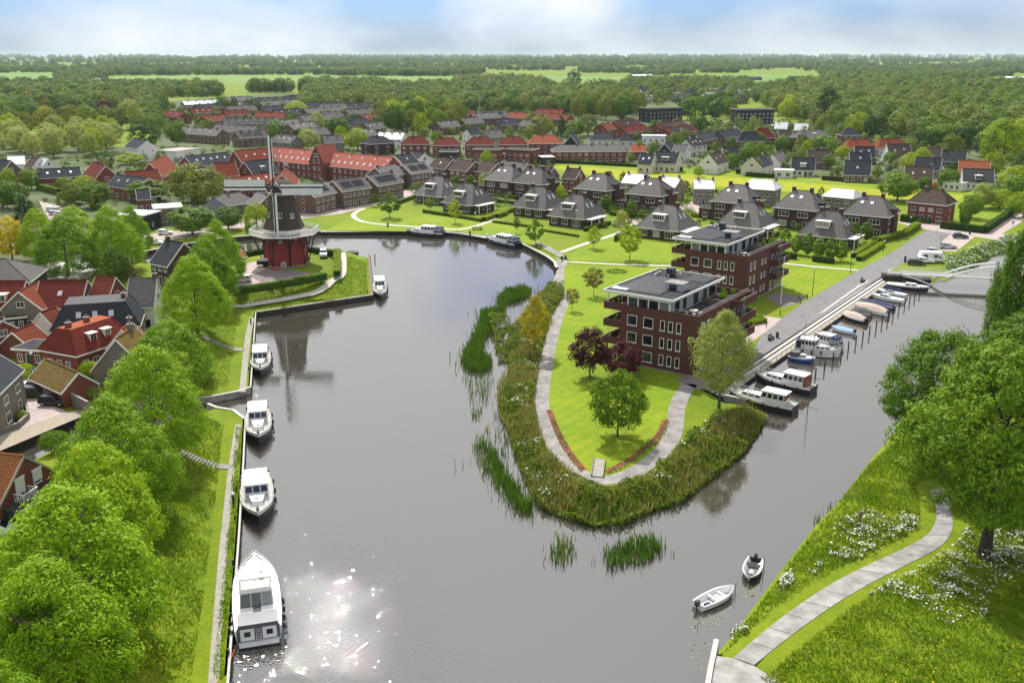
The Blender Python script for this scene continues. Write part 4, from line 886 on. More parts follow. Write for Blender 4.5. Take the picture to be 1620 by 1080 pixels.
# ---- terraces of the far town
TR=[((290,200.5),(352,204.5),'greytile','brnbrick'),((342,197),(407,200),'greytile','buff'),((372,208.5),(417,206),'greytile','brnbrick'),((300,172),(337,170.5),'dkredtile','redbrick'),((352,175),(392,173),'dkredtile','redbrick'),((320,184),(353,181.5),'redtile','redbrick'),((256,174),(292,178),'dkredtile','redbrick'),
((352,188),(440,185.5),'greytile','brnbrick'),((420,193),(468,188.5),'greytile','buff'),((455,196),(497,192),'greytile','brnbrick'),((412,169),(456,166.5),'slate','redbrick'),((405,178),(452,178.5),'redtile','redbrick'),
((288,160),(345,158),'ltroof','buff'),((345,154.5),(400,152.5),'greytile','buff'),((402,155),(470,152),'slate','brnbrick'),((455,150.5),(540,149.5),'slate','brnbrick'),((458,164),(540,160),'slate','brnbrick'),((480,172),(542,168.5),'greytile','brnbrick'),((546,164),(606,161.5),'slate','brnbrick'),((546,174),(600,171),'greytile','brnbrick'),((540,188),(578,185.5),'slate','brnbrick'),((570,181.5),(596,179.5),'redtile','redbrick'),
((668,171.5),(711,172.5),'redtile','redbrick'),((692,179.5),(748,174.5),'redtile','redbrick'),((688,184),(725,180),'redtile','redbrick'),((754,176.5),(800,175.5),'greytile','brnbrick'),((728,187.5),(758,185),'greytile','brnbrick'),((782,190),(812,187),'slate','brnbrick'),((808,177.5),(842,180),'redtile','redbrick'),((866,179.5),(903,181.5),'redtile','redbrick'),((745,180),(786,178),'greytile','brnbrick'),((738,204),(756,203),'slate','wrender'),((766,207),(790,205.5),'greytile','buff'),
((437,213),(470,215),'greytile','grybrick'),((510,215),(540,214),'greytile','grybrick'),((600,209),(640,210),'ltroof','wrender'),
((970,193),(1008,189),'dkredtile','redbrick'),((982,201),(1020,197),'dkredtile','redbrick'),((1036,196),(1078,190.5),'dkredtile','redbrick'),((1050,203),(1094,197),'dkredtile','redbrick'),((1098,213),(1128,207),'slate','redbrick'),((1135,208),(1166,204),'slate','brnbrick'),((1085,220),(1108,218),'slate','cream'),((950,196),(966,194),'redtile','redbrick'),
((410,161),(468,158),'greytile','brnbrick'),((480,157.5),(545,155),'slate','brnbrick'),((552,157),(612,154.5),'greytile','brnbrick'),((504,166),(556,163.5),'greytile','buff'),((432,174),(476,171.5),'slate','brnbrick'),((500,178),(538,176),'greytile','brnbrick'),((474,183),(520,180.5),'greytile','buff'),((366,162.5),(408,160.5),'greytile','brnbrick'),((308,165.5),(350,163.5),'slate','redbrick'),((358,168.5),(402,166.5),'greytile','buff'),((575,195),(603,193),'greytile','brnbrick'),((520,193),(560,190.5),'slate','brnbrick'),((482,203.5),(514,201),'greytile','grybrick'),((560,205),(590,203),'greytile','brnbrick'),((622,183),(658,180.5),'redtile','redbrick'),((850,172),(892,173),'redtile','redbrick'),((690,192.5),(722,190.5),'greytile','brnbrick'),((826,190),(860,191),'greytile','brnbrick'),((612,168),(655,166),'greytile','brnbrick'),((548,150),(600,149),'slate','brnbrick')]
PLACES=['left of the park tree','left of the mill sails','behind the mill sail','behind the red complex','left of the tree clump','behind the tree clump','right of the tree clump','by the tall conifer','before the left black block','between the black blocks']
ORD='first second third fourth fifth sixth seventh eighth ninth tenth eleventh twelfth thirteenth fourteenth fifteenth sixteenth seventeenth eighteenth nineteenth twentieth twenty-first twenty-second twenty-third twenty-fourth twenty-fifth twenty-sixth'.split()
def trow(q): v=(q[0][1]+q[1][1])/2; return 'back row' if v<163 else 'second row' if v<178 else 'third row' if v<192 else 'front row'
RN={'greytile':'grey','slate':'dark slate','redtile':'red','dkredtile':'deep red','ltroof':'pale'}
for k,(a,b,rf,wl) in enumerate(TR):
    u=(a[0]+b[0])/2; v=(a[1]+b[1])/2
    pl=PLACES[min(9,max(0,int((u-250)/90)))]
    row=trow((a,b)); n_=sum(1 for q in TR if trow(q)==row and q[0][0]+q[1][0]<a[0]+b[0])
    lab=f"{RN[rf]} roofed terrace {pl}, {ORD[n_]} from the left in {row}"
    ln=math.hypot(b[0]-a[0],b[1]-a[1])
    house(lab,a,b,8.4,5.2,9,wl,rf,'gable',ch=tuple((i+.5)/max(2,int(ln/12)) for i in range(max(2,int(ln/12)))),far=True,sky=0 if k%3 else 3,solar=2 if k in(2,7,25,27,36,38,39) else 0,name='terrace',cat='terraced houses',group='terraces of the far town',verges=False)
# two black apartment blocks
for lab,a,b,bot in (('black flat-roofed apartment block left of the pair, white windows in rows',(1019,171),(1072,169.5),190),('black flat-roofed apartment block standing at the wood edge, right of the pair',(1161,172.5),(1219,172),197)):
    t=house(lab,a,b,10.6,10.4,14,'black','flatroof','flat',ch=(),far=True,name='apartment_block',cat='apartment block',door=False)
# roofs of the far village and the hamlet by the pastures
k=0
vg=[]
for (x0,y0,x1,y1,n) in ((880,147,1000,166,26),(1005,141,1100,164,26),(1100,143,1178,165,20),(2,129,165,141,24)):
    for i in range(n):
        u=x0+(x1-x0)*((i*7)%n+.5)/n+random.uniform(-2,2); v=y0+(y1-y0)*random.random(); vg.append((u,v))
for u,v in vg:
    c=P(u,v,LAND); far=v<142
    wl=random.choice(['redbrick','brnbrick','wrender','brnbrick','grybrick']); rf=random.choice(['slate','slate','browntile','greytile','slate','ltroof'])
    look=f"distant {dict(slate='dark',browntile='brown',greytile='grey',ltroof='white')[rf]}-roofed {dict(redbrick='red',brnbrick='brown',wrender='white',grybrick='grey')[wl]} house "
    side=('left part of the village by the pastures' if u<1000 else 'middle of the village by the pastures' if u<1100 else 'right end of the village by the pastures') if u>500 else 'in the hamlet behind the park trees'
    house(look+side,None,None,8.5,4.2,9,wl,rf,'gable',ch=(),far=True,x=c,ang=random.uniform(-.6,.4),L=random.uniform(9,16),group='roofs of the far village' if u>500 else 'roofs of the far hamlet',verges=False)
# farm sheds on the pastures
for lab,(u0,v0,u1,v1),h,m in (('long pale-roofed farm shed on the far pasture right of the tall poplar clump',(998,118,1030,117.5),7,'ltroof'),('dark farm shed with white front on the right-hand pasture',(1170,121,1203,121.5),7,'slate'),('big pale-roofed barn at the right picture edge',(1592,121,1640,122),7,'ltroof'),('long white-roofed glasshouse sheds far right beyond the wood',(1416,112.5,1468,113.5),6,'ltroof'),('small white shed in the far woodland right',(1380,100.5,1392,100.5),6,'ltroof')):
    house(lab,(u0,v0),(u1,v1),h,h-3,18,'black' if m=='slate' else 'brnbrick',m,'gable',ch=(),far=True,name='farm_shed',cat='shed',verges=False)
# ------------------------------------------------------------------ trees
def prof(kind,z):
    if kind=='lime': return .5*np.minimum(1,(z/.16+.35))*np.clip(1-np.clip((z-.22)/.78,0,1)**1.75,0,1)**.85
    if kind=='round': return .5*np.sqrt(np.clip(1-(2*z-1)**2,0,1))**.9
    if kind=='dome': return .5*np.clip(np.sin(np.pi*np.clip(z,.02,1)**.75),0,1)**.5
    if kind=='poplar': return .5*np.clip(np.sin(np.pi*np.clip(z,0,1)**.8),0,1)**.55
    if kind=='cone': return .5*(1-z)**.8+.02
    if kind=='egg': return .5*np.clip(np.sin(np.pi*np.clip(z,0,1)**.8),0,1)**.8
    if kind=='sparse': return .5*np.sqrt(np.clip(1-(2*z-1)**2,0,1))
def crown_mesh(name,kind,Wd,z0,z1,nc,nl,ls,cs,mt,seed,droop=0,inner=.45,lump=.22,weep=False,ow=.35):
    r=np.random.default_rng(seed); H=z1-z0
    # boughs: a few big lobes break the outline, clumps sit on and inside them
    z=r.random(nc*3); keep=r.random(nc*3)<(prof(kind,z)/.5+.12); z=z[keep][:nc]; n=len(z)
    a=r.random(n)*2*np.pi; k1,k2,k3=r.integers(2,5),r.integers(3,7),r.integers(4,8); f1,f2,f3=r.random(3)*6.28
    lum=1+lump*(np.sin(k1*a+f1+5*z)*.5+np.sin(k2*a+f2-9*z)*.35+np.sin(k3*a+f3+14*z)*.35)
    rad=prof(kind,z)*Wd*lum*(inner+(1-inner)*np.sqrt(r.random(n)))
    C=np.c_[rad*np.cos(a),rad*np.sin(a),z0+H*z]
    S=cs*(.65+.7*r.random(n))
    out=np.c_[np.cos(a),np.sin(a),(z-.42)*1.9]; out/=np.linalg.norm(out,axis=1)[:,None]
    idx=np.repeat(np.arange(n),nl); m=len(idx)
    d=r.normal(size=(m,3)); d/=np.linalg.norm(d,axis=1)[:,None]; rr=r.random(m)**.33
    p=d*rr[:,None]*S[idx][:,None]*np.array([1,1,.72])
    if weep: p[:,2]=-np.abs(r.random(m))*S[idx]*weep; p[:,:2]*=.42
    P_=C[idx]+p
    nrm=out[idx]*ow+d*(1.3-ow)+np.array([0,0,.55])+r.normal(size=(m,3))*.30; nrm/=np.linalg.norm(nrm,axis=1)[:,None]
    t=np.cross(nrm,r.normal(size=(m,3))); 
    if weep: t=np.tile([0,0,1.],(m,1))+r.normal(size=(m,3))*.25; t-=nrm*(t*nrm).sum(1)[:,None]
    t/=np.linalg.norm(t,axis=1)[:,None]; b=np.cross(nrm,t)
    L_=(ls*(.6+.8*r.random(m)))[:,None]; Wl=L_*(.62 if not weep else .48)
    P_[:,2]-=droop*rr*S[idx]
    V=np.stack([P_-t*L_*.6,P_+b*Wl*.5-t*L_*.05,P_+t*L_*.6,P_-b*Wl*.5+t*L_*.05],1).reshape(-1,3)
    return fastmesh(name,V,mats=[mt])
def trunk_mesh(name,h0,zt,r0,Wd,mt,seed,limbs=7,lean=.0):
    rn=random.Random(seed); b=MB(); pts=[(0,0,-.3)]; x=y=0
    for k in range(1,6):
        x+=rn.uniform(-.12,.12)*h0/5; y+=rn.uniform(-.12,.12)*h0/5; pts.append((x,y,zt*.8*k/5))
    for k in range(5): b.tube(pts[k],pts[k+1],r0*(1-.16*k)*(1.35 if k==0 else 1),r0*(1-.16*(k+1)),7,caps=False)
    for k in range(limbs):
        i=rn.randint(1,4); f=rn.random(); p=Vector(pts[i]).lerp(Vector(pts[min(5,i+1)]),f)
        if p.z<h0*.75: p=Vector(pts[2]); p.z=max(p.z,h0*.85)
        a=rn.uniform(0,6.28); l=Wd*.36*rn.uniform(.6,1.1); q=p+Vector((math.cos(a)*l,math.sin(a)*l,l*rn.uniform(.6,1.2)))
        q.z=min(q.z,zt*.97); md=p.lerp(q,.5)+Vector((0,0,-.08*l)); rr=r0*.42*(1-.1*i)
        b.tube(p,md,rr,rr*.7,5,caps=False); b.tube(md,q,rr*.7,rr*.2,5,caps=False)
        for j in range(2):
            a2=a+rn.uniform(-1,1); q2=md+Vector((math.cos(a2)*l*.5,math.sin(a2)*l*.5,l*.45)); q2.z=min(q2.z,zt*.97); b.tube(md,q2,rr*.5,rr*.15,4,caps=False)
    return b.mesh(name,[mt],True)
LM=dict(
 lime=leafmat('lime_leaves',[(0.098,0.202,0.005),(0.176,0.319,0.007),(0.260,0.410,0.008),(0.351,0.481,0.010)],.26),
 green=leafmat('green_leaves',[(0.048,0.121,0.005),(0.098,0.190,0.007),(0.155,0.259,0.009),(0.218,0.305,0.011)],.26),
 dark=leafmat('dark_leaves',[(0.025,0.071,0.007),(0.048,0.109,0.009),(0.078,0.144,0.011),(0.109,0.172,0.014)],.3),
 olive=leafmat('olive_leaves',[(0.086,0.132,0.014),(0.144,0.190,0.016),(0.201,0.236,0.023),(0.241,0.270,0.032)],.35),
 pale=leafmat('pale_leaves',[(.20,.27,.05),(.28,.345,.07),(.36,.41,.10),(.43,.47,.14)],.4),
 yellow=leafmat('yellow_leaves',[(.28,.27,.008),(.42,.37,.010),(.55,.45,.012),(.60,.50,.02)],.4),
 copper=leafmat('copper_leaves',[(.030,.008,.012),(.060,.013,.018),(.10,.020,.026),(.14,.030,.034)],.28),
 bronze=leafmat('bronze_leaves',[(.10,.085,.020),(.15,.12,.026),(.20,.15,.034),(.23,.18,.045)],.3),
 lemon=leafmat('lemon_leaves',[(.15,.25,.006),(.23,.34,.008),(.31,.40,.010),(.37,.45,.014)],.42),
 deep=leafmat('deep_leaves',[(0.039,0.104,0.005),(0.078,0.169,0.008),(0.130,0.234,0.010),(0.195,0.286,0.013)],.24),
 mixed=leafmat('woodland_leaves',[(0.040,0.098,0.009),(0.081,0.161,0.011),(0.149,0.230,0.014),(0.098,0.190,0.011),(0.201,0.259,0.021),(0.172,0.213,0.029),(0.115,0.144,0.029)],.3,iw=.95),
)
TM={}
def treemeshes(kind,col,W,H,h0,nc,nl,ls,cs,var,bark='bark',r0=None,**k):
    out=[]
    for v in range(var):
        c=crown_mesh('crown',kind,W,h0,H,nc,nl,ls,cs,LM[col],hash_(kind+col)+v*17,**k)
        t=trunk_mesh('trunk',h0,H*.86,r0 or H*.018+.06,W,M[bark],hash_(kind+col)+v,7 if nc>60 else 4)
        out.append((c,t))
    return (out,W,H)
def hash_(s): return sum(ord(c)*(i+3) for i,c in enumerate(s))
TM['lime']=treemeshes('lime','lime',12,14,1.0,380,84,.25,.98,3,inner=.74,lump=.16)
TM['bigtree']=treemeshes('dome','deep',16,20,4.6,520,74,.32,1.25,2,'dkbark',.6,inner=.5,lump=.26)
TM['weepwil']=treemeshes('poplar','green',11,22,1.5,620,60,.42,1.7,1,'dkbark',.5,weep=2.1,inner=.55)
TM['willow']=treemeshes('dome','lemon',9,10,.5,190,40,.36,1.2,1,'dkbark',.3,weep=2.4,inner=.6)
TM['silver']=treemeshes('egg','pale',11,15,3.0,300,46,.30,1.05,1,'bark',.26,inner=.35,lump=.2)
TM['ash']=treemeshes('dome','green',9,9.5,2.3,190,44,.34,.85,1,'dkbark',.16,inner=.5,lump=.22,droop=.7)
TM['copper']=treemeshes('dome','copper',6.6,8,1.6,150,46,.30,.85,2,'dkbark',.14,inner=.45,lump=.2)
TM['goldash']=treemeshes('egg','yellow',6.6,10.5,2.4,140,34,.28,.7,1,'dkbark',.14,inner=.3,lump=.15)
TM['younglemon']=treemeshes('egg','lemon',5,7.5,1.9,90,34,.28,.62,2,'bark',.09,inner=.45)
TM['young']=treemeshes('egg','green',5,7,1.6,90,34,.30,.6,2,'bark',.10,inner=.5)
TM['youngbronze']=treemeshes('round','bronze',4.4,6.2,2,70,30,.26,.6,1,'bark',.08,inner=.4)
TM['hedgetree']=treemeshes('egg','green',3.4,7,.7,90,34,.30,.55,2,'bark',.08,inner=.5)
TM['round']=treemeshes('round','green',10,11,2.0,200,32,.46,1.1,3,inner=.62,ow=.7)
TM['roundpale']=treemeshes('dome','pale',12,13,2.5,200,32,.48,1.2,2,inner=.62,ow=.7)
TM['roundlemon']=treemeshes('dome','lemon',11,12,2.0,180,30,.48,1.2,2,inner=.62,ow=.7)
TM['roundolive']=treemeshes('dome','olive',13,14,2.4,200,30,.5,1.3,2,inner=.62,ow=.7)
TM['rounddark']=treemeshes('dome','dark',12,14,1.5,190,30,.5,1.3,2,'dkbark',inner=.62,ow=.7)
TM['roundyellow']=treemeshes('dome','yellow',9,10,1.6,160,30,.44,1.0,1,inner=.62,ow=.7)
TM['roundcopper']=treemeshes('dome','copper',9,10,1.6,120,28,.44,1.0,1,'dkbark',inner=.62,ow=.7)
TM['conifer']=treemeshes('cone','dark',5.5,13,.6,150,30,.36,.8,1,'dkbark',inner=.7,droop=.5)
TM['goldconifer']=treemeshes('cone','bronze',4.5,8,.5,90,26,.34,.7,1,'dkbark',inner=.7)
TM['poplar']=treemeshes('poplar','dark',7.5,20,1.6,150,28,.6,1.2,2,'dkbark',inner=.6)
TM['wood']=treemeshes('dome','mixed',12,14,1.2,110,16,.85,1.5,4,'dkbark',inner=.78,lump=.16,ow=.95)
TM['woodlow']=treemeshes('round','mixed',9,10,.8,70,14,.85,1.3,2,'dkbark',inner=.78,ow=.95)
NT=[0]
def tree(kind,u,vb,vt,wpx,label,group=None,cat='tree',x=None,h=None,wd=None,name=None):
    ms,W,H=TM[kind]
    if x is None:
        px,py,pz=PG(u,vb); h=hgt(u,vb,vt,pz); wd=wpx*px_m(u,vb,pz)
    else: px,py=x; pz=gz(px,py)
    NT[0]+=1
    if kind=='lime': wd*=.95
    nm=name or {'conifer':'conifer','goldconifer':'conifer','weepwil':'willow_tree','willow':'willow_tree','poplar':'poplar_tree','lime':'lime_tree','copper':'copper_tree','roundcopper':'copper_tree'}.get(kind,'tree')
    t=thing(nm,label,cat,(px,py,pz),random.uniform(0,6.28),group)
    t.scale=(wd/W,wd/W,h/H); c,k=ms[NT[0]%len(ms)]
    place('crown',c,t); place('trunk',k,t); return t
# the lime row on the dike
for a in ((313,524,402,106,'foremost lime of the clump beside the windmill bastion, largest and nearest the stairs'),(332,482,375,88,'lime in the middle of the clump beside the windmill bastion'),(350,455,350,80,'rearmost lime of the clump, touching the windmill yard'),
    (276,612,501,124,'rounded lime just below the bastion stairs, top of the dike row'),(247,712,543,166,'full lime at the mouth of the side canal, second of the dike row'),
    (192,800,628,182,'lime behind the brick gable with shutters, third in the dike row'),(168,888,697,178,'lime on the dike level with the white cabin cruiser'),
    (130,1000,763,262,'broad lime on the dike beside the bow of the large white yacht'),(92,1118,888,242,'nearest fully visible lime on the dike, level with the stern of the large yacht'),(8,1270,1030,190,'lime cut off by the bottom left picture corner')):
    tree('lime',a[0],a[1],a[2],a[3],a[4],'limes on the dike')
for a in ((108,436,338,100,'front left of the big limes by the canal house roofs'),(182,428,326,92,'right-hand big lime near the dark gabled house'),(122,400,325,80,'lime in the back between the two front limes'),(66,412,328,62,'lime at the left of the group beside the yellow tree'),(212,405,325,60,'narrow lime behind the right-hand big lime')):
    tree('lime',*a,'limes by the old houses')
# right bank
tree('bigtree',1556,880,548,250,'huge broadleaf tree with thick bare trunk beside the bend of the concrete path')
tree('bigtree',1478,742,527,168,'dense leaning tree over the river bank left of the huge path-side tree')
tree('bigtree',1608,690,500,170,'dense tree behind the huge path-side tree at the right picture edge')
tree('weepwil',1600,562,352,92,'tall weeping tree hanging over the canal beside the white bridge')
# peninsula
tree('ash',977,690,583,86,'dark green tree with drooping leaves alone on the tip of the lawn')
tree('copper',933,597,520,58,'copper tree standing alone, left one of the two wine-red trees')
tree('copper',984,598,543,64,'copper tree against the brick wall, right one of the two wine-red trees')
TM['bare']=treemeshes('egg','bronze',7,9,2.6,40,5,.22,.8,1,'bark',.11)
tree('bare',1487,397,354,26,'nearly bare street tree beside the parking bays')
tree('silver',1137,645,492,96,'pale silvery tree beside the promenade steps and the front apartment block')
tree('goldash',846,560,468,52,'thin golden-yellow tree in the bank growth beside the footpath')
tree('youngbronze',939,468,424,30,'young bronze tree on the lawn beside the round ground-cover bed')
tree('youngbronze',905,491,456,20,'smallest bronze sapling right beside the footpath')
tree('younglemon',939,393,359,24,'small egg-shaped lemon green tree at the path fork')
tree('younglemon',996,411,353,38,'taller lemon green tree on the lawn, right of the egg-shaped one')
tree('young',617,345,305,34,'round green tree on the harbour lawn reflected in the basin')
tree('young',680,333,313,15,'small tree in front of the two lowest villas')
tree('younglemon',720,353,315,20,'slim sapling by the hedge corner behind the left motor yacht')
tree('youngbronze',817,369,343,10,'thin red sapling beside the hedge, left of the path bench')
tree('young',847,388,348,26,'young leaning tree on the quay bend next to the bench')
tree('hedgetree',958,335,307,18,'conical green tree beside the veranda villa, left of two')
tree('hedgetree',998,345,316,18,'conical green tree behind the veranda villa, right of two')
tree('young',595,306,289,14,'low green street tree in front of the solar-roofed duplex')
tree('young',662,300,288,14,'bushy street tree at the bend of the pink road')
tree('young',720,293,278,16,'street tree left of the red car port')
tree('younglemon',745,293,277,16,'pale street tree behind the villa chimneys')
tree('young',592,327,305,14,'thin street tree at the footpath junction beside the dark red car')
for i,(u,v) in enumerate(((1241,398),(1259,402),(1277,405),(1295,409),(1312,412),(1330,413),(1351,388),(1369,383))):
    tree('hedgetree',u,v,v-36+i%2*3,20,'small conical tree in the close row beside the promenade lawn' if i<6 else 'conical tree behind the clipped hedge at the promenade corner','conical trees beside the promenade lawn' if i<6 else 'conical trees at the promenade corner')
tree('hedgetree',1237,356,332,18,'conical tree between the two villas behind the rear apartment block')
tree('hedgetree',1205,350,334,12,'thin conical tree behind the rear apartment roof')
# gardens and street trees: kind, base, top, width, label
GT=[('willow',407,362,318,46,'bright weeping willow tree beside the windmill'),('round',362,363,327,44,'round green street tree left of the weeping willow'),('roundolive',313,322,258,92,'big olive-green tree behind the white flat roofs'),('round',305,372,326,68,'wide dark green tree right of the black board building'),('roundyellow',20,412,344,50,'yellow-green tree at the left edge beside the big limes'),
('rounddark',186,448,392,40,'dark purple-black tree behind the old canal houses'),('goldconifer',203,440,408,34,'golden conifer with pale mast behind the old houses'),('round',236,318,285,62,'spreading apple-green tree in front of the white flat roof'),('round',116,322,300,38,'dense green tree above the white parked cars'),('round',152,328,287,46,'pale feathery tree right of the white parked cars'),('conifer',42,350,306,40,'dark conifer at the left near the street bend'),('round',24,330,288,42,'bright green tree in front of the dark blue roof'),('round',50,300,266,30,'bronze-green tree left of the long dark terrace'),('roundlemon',15,300,266,22,'pale young tree before the brick gable at the left edge'),('round',106,305,280,28,'small green garden tree before the long dark terrace'),('roundlemon',136,310,278,40,'pale bushy tree at the right end of the long dark terrace'),
('roundlemon',207,260,242,40,'yellow-green shrubs in front of the white gabled house'),('roundlemon',300,250,233,20,'small pale tree left of the pink flat roof'),('roundlemon',362,252,236,12,'small yellow bush between dark roof and red complex'),('roundyellow',538,236,212,24,'bright yellow tree behind the salmon roof'),('roundpale',488,238,205,38,'pale tree behind the long salmon roof'),('roundlemon',566,238,203,38,'light green tree left of the dark blue hipped house'),('roundpale',502,212,178,24,'thin pale tree above the grey gabled houses'),('round',535,215,185,32,'green tree behind the grey gabled houses'),('round',438,215,190,28,'green tree left of the lone grey house'),
('round',281,232,193,26,'fresh green tree right of the big dark park tree'),('rounddark',230,240,190,44,'big dark tree behind the white gabled house'),('roundpale',208,205,158,40,'brownish tree at the park edge before the red terraces'),
('round',353,178,152,22,'round tree in the middle of the red terraces'),('rounddark',398,178,154,26,'dark round tree among the terraces right of the first'),('rounddark',372,178,152,11,'narrow dark conifer between two round trees'),('roundlemon',470,186,160,36,'light green round tree left of the slate terraces'),
('rounddark',908,138,110,22,'tall dark clump standing on the far pasture'),('conifer',888,217,178,16,'dark pointed conifer beside the orange villa'),('roundolive',855,217,182,40,'large olive tree left of the pointed conifer'),('round',910,218,190,30,'green tree right of the pointed conifer'),('roundolive',930,215,180,34,'grey-olive tree behind the green one, left of the red terraces'),('rounddark',1107,218,183,26,'dense dark green tree in front of the red terraces'),('hedgetree',1095,196,170,12,'small pale pointed tree left of the right black apartment block'),
('poplar',1307,195,135,32,'very tall dark poplar group in the wood edge'),('roundlemon',1357,215,178,40,'bright lemon tree at the wood edge'),('poplar',1376,218,182,22,'dark columnar tree right of the bright lemon tree'),('roundolive',1302,205,181,22,'thin olive tree before the wood edge'),('roundpale',1431,218,186,28,'pale two-stemmed tree on the meadow by the wood'),('roundlemon',1585,268,186,76,'huge lime-yellow tree at the right wood edge'),('roundlemon',1605,250,188,60,'second lime-yellow tree behind the huge one at the right edge'),('rounddark',1530,235,195,46,'dark bronze tree left of the lime-yellow trees'),('round',1490,232,195,52,'green tree with pinkish tips at the wood edge'),('rounddark',1455,234,203,36,'dark tree at the wood edge behind the blue roofs'),
('round',1419,318,274,56,'large leafy tree on the buttercup meadow left of the corner house'),('roundyellow',1557,298,276,24,'small golden tree before the black-roofed house'),('roundpale',1552,330,290,34,'half bare grey tree below the golden one'),('round',1534,345,308,34,'green tree behind the dark hedge at the corner'),('roundlemon',1580,330,300,50,'wide light green tree at the corner by the wood'),('round',1610,325,275,50,'green bushy tree at the right edge above the street'),('round',1525,362,325,18,'slim street tree in front of the dark hedge'),
('round',1190,268,225,40,'dense bright tree behind the white gabled house'),('round',1160,268,243,20,'dark bush tree at the corner of the brown-roofed house'),('round',1136,272,252,16,'small tree before the white gable'),('roundlemon',1196,278,250,18,'pale young tree on the meadow edge'),('conifer',1216,272,246,10,'slender cypress beside the dark house'),('rounddark',1243,240,217,26,'dark green tree behind the blue-fronted house'),('round',1302,240,215,42,'round green tree between dark roofs and the wood'),('roundlemon',1333,252,230,22,'lemon green tree left of the three stacked dark roofs'),('round',1311,268,244,20,'feathery tree beside the black-roofed white house'),('roundcopper',1329,246,228,16,'dark copper bush behind the feathery tree'),('roundcopper',1368,232,218,22,'reddish copper tree before the red roof'),('roundlemon',1440,272,242,36,'fresh green tree before the blue-grey roof'),('round',1407,262,240,20,'low tree beside the brown steep roof'),('roundlemon',1105,280,262,16,'hazel bush beside the white annexe'),('roundcopper',1082,298,286,18,'dark red shrub tree between the pale-roofed houses'),('roundcopper',1110,244,222,14,'purple tree in front of the white garden house'),('young',1298,320,296,12,'small tree in front of the pale-roofed house on the meadow'),('round',1331,328,308,20,'rounded pear-like tree before the pale blue-white roof'),('round',1103,318,298,20,'small garden tree before the white-roofed house by the road'),('roundlemon',887,318,293,16,'yellow-green garden tree between two-storey villas'),('round',843,205,192,8,'little tree behind the orange villa')]
GT+=[('round',1500,300,268,30,'green tree left of the low white garage'),('roundlemon',1602,300,262,44,'broad yellow-green tree at the right edge above the lawn'),('round',1585,318,286,40,'mid green tree behind the wide light green tree'),('roundlemon',1618,345,300,46,'light green tree overhanging the street at the right edge'),('rounddark',1560,248,206,44,'dark tree between the lime-yellow trees and the bronze one'),('roundolive',1505,250,212,36,'olive tree behind the blue roof with black gable'),('rounddark',1616,292,236,40,'dark tree at the right edge below the lime-yellow trees'),('roundlemon',1570,280,240,34,'fresh lime tree behind the bright red roof'),('roundlemon',1632,262,190,60,'lime-yellow tree cut off by the right edge'),('round',1462,300,280,18,'small tree left of the corner house roof'),('roundcopper',1432,250,232,14,'dark purple bush behind the brown steep roof')]
for k,u,vb,vt,wp,lab in GT: tree(k,u,vb,vt,wp,lab)
# ---- the park on the left and the central clump: every tree in view one thing
def scatter(poly,step,jit=.35,z=LAND):
    Q=np.array([P(u,v,z) for u,v in poly]); x0,y0=Q.min(0); x1,y1=Q.max(0); out=[]
    k=0
    for y in np.arange(y0,y1,step):
        for x in np.arange(x0+(k%2)*step/2,x1,step): out.append((x+RNG.uniform(-jit,jit)*step,y+RNG.uniform(-jit,jit)*step))
        k+=1
    out=np.array(out)
    return out[inside(out,Q)] if len(out) else out
def grove(poly,step,kinds,hr,wr,label,group,nmax=999):
    pts=scatter(poly,step); pts=pts[np.argsort(pts[:,1])][:nmax]
    for x,y in pts:
        k=random.choices([q[0] for q in kinds],[q[1] for q in kinds])[0]
        h=random.uniform(*hr); tree(k,0,0,0,0,label[k] if isinstance(label,dict) else label,group,x=(x,y),h=h,wd=h*random.uniform(*wr))
NM={'round':'mid green','roundolive':'olive','rounddark':'dark green','roundpale':'pale','roundlemon':'light green','roundcopper':'wine-red','roundyellow':'golden','wood':'mixed green','woodlow':'low'}
def lab(s): return {k:f'{v} {s}' for k,v in NM.items()}
grove([(-70,262),(0,250),(150,252),(190,236),(185,222),(60,220),(-70,225)],17,[('roundpale',7),('roundlemon',2)],(11,15),(.75,1.0),lab('tree in the pale front row of the park on the left'),'pale front trees of the park')
grove([(-80,222),(60,216),(185,218),(215,200),(195,182),(60,178),(-80,182)],25,[('round',4),('roundolive',3),('rounddark',2),('roundlemon',1),('roundcopper',.4),('roundyellow',.5)],(13,18),(.75,.95),lab('tree in the middle of the park on the left'),'trees in the middle of the park')
grove([(600,216),(720,216),(735,205),(715,186),(640,176),(605,185)],18,[('roundlemon',3),('roundolive',3),('round',3),('rounddark',1)],(13,20),(.6,.8),lab('tree in the central clump behind the red villas'),'central tree clump')
grove([(905,192),(1010,192),(1015,178),(985,168),(930,170)],19,[('roundolive',4),('round',2),('rounddark',1)],(16,21),(.65,.85),lab('tree in the clump left of the black apartment blocks'),'clump left of the black apartment blocks')
grove([(1085,192),(1155,192),(1150,178),(1090,176)],19,[('rounddark',2),('round',3),('roundlemon',1)],(12,17),(.7,.9),lab('tree between the two black apartment blocks'),'trees between the black apartment blocks')
grove([(1225,190),(1300,196),(1310,178),(1240,170)],20,[('roundlemon',3),('roundolive',3)],(14,18),(.7,.9),lab('tree right behind the right black apartment block'),'trees behind the right black apartment block')
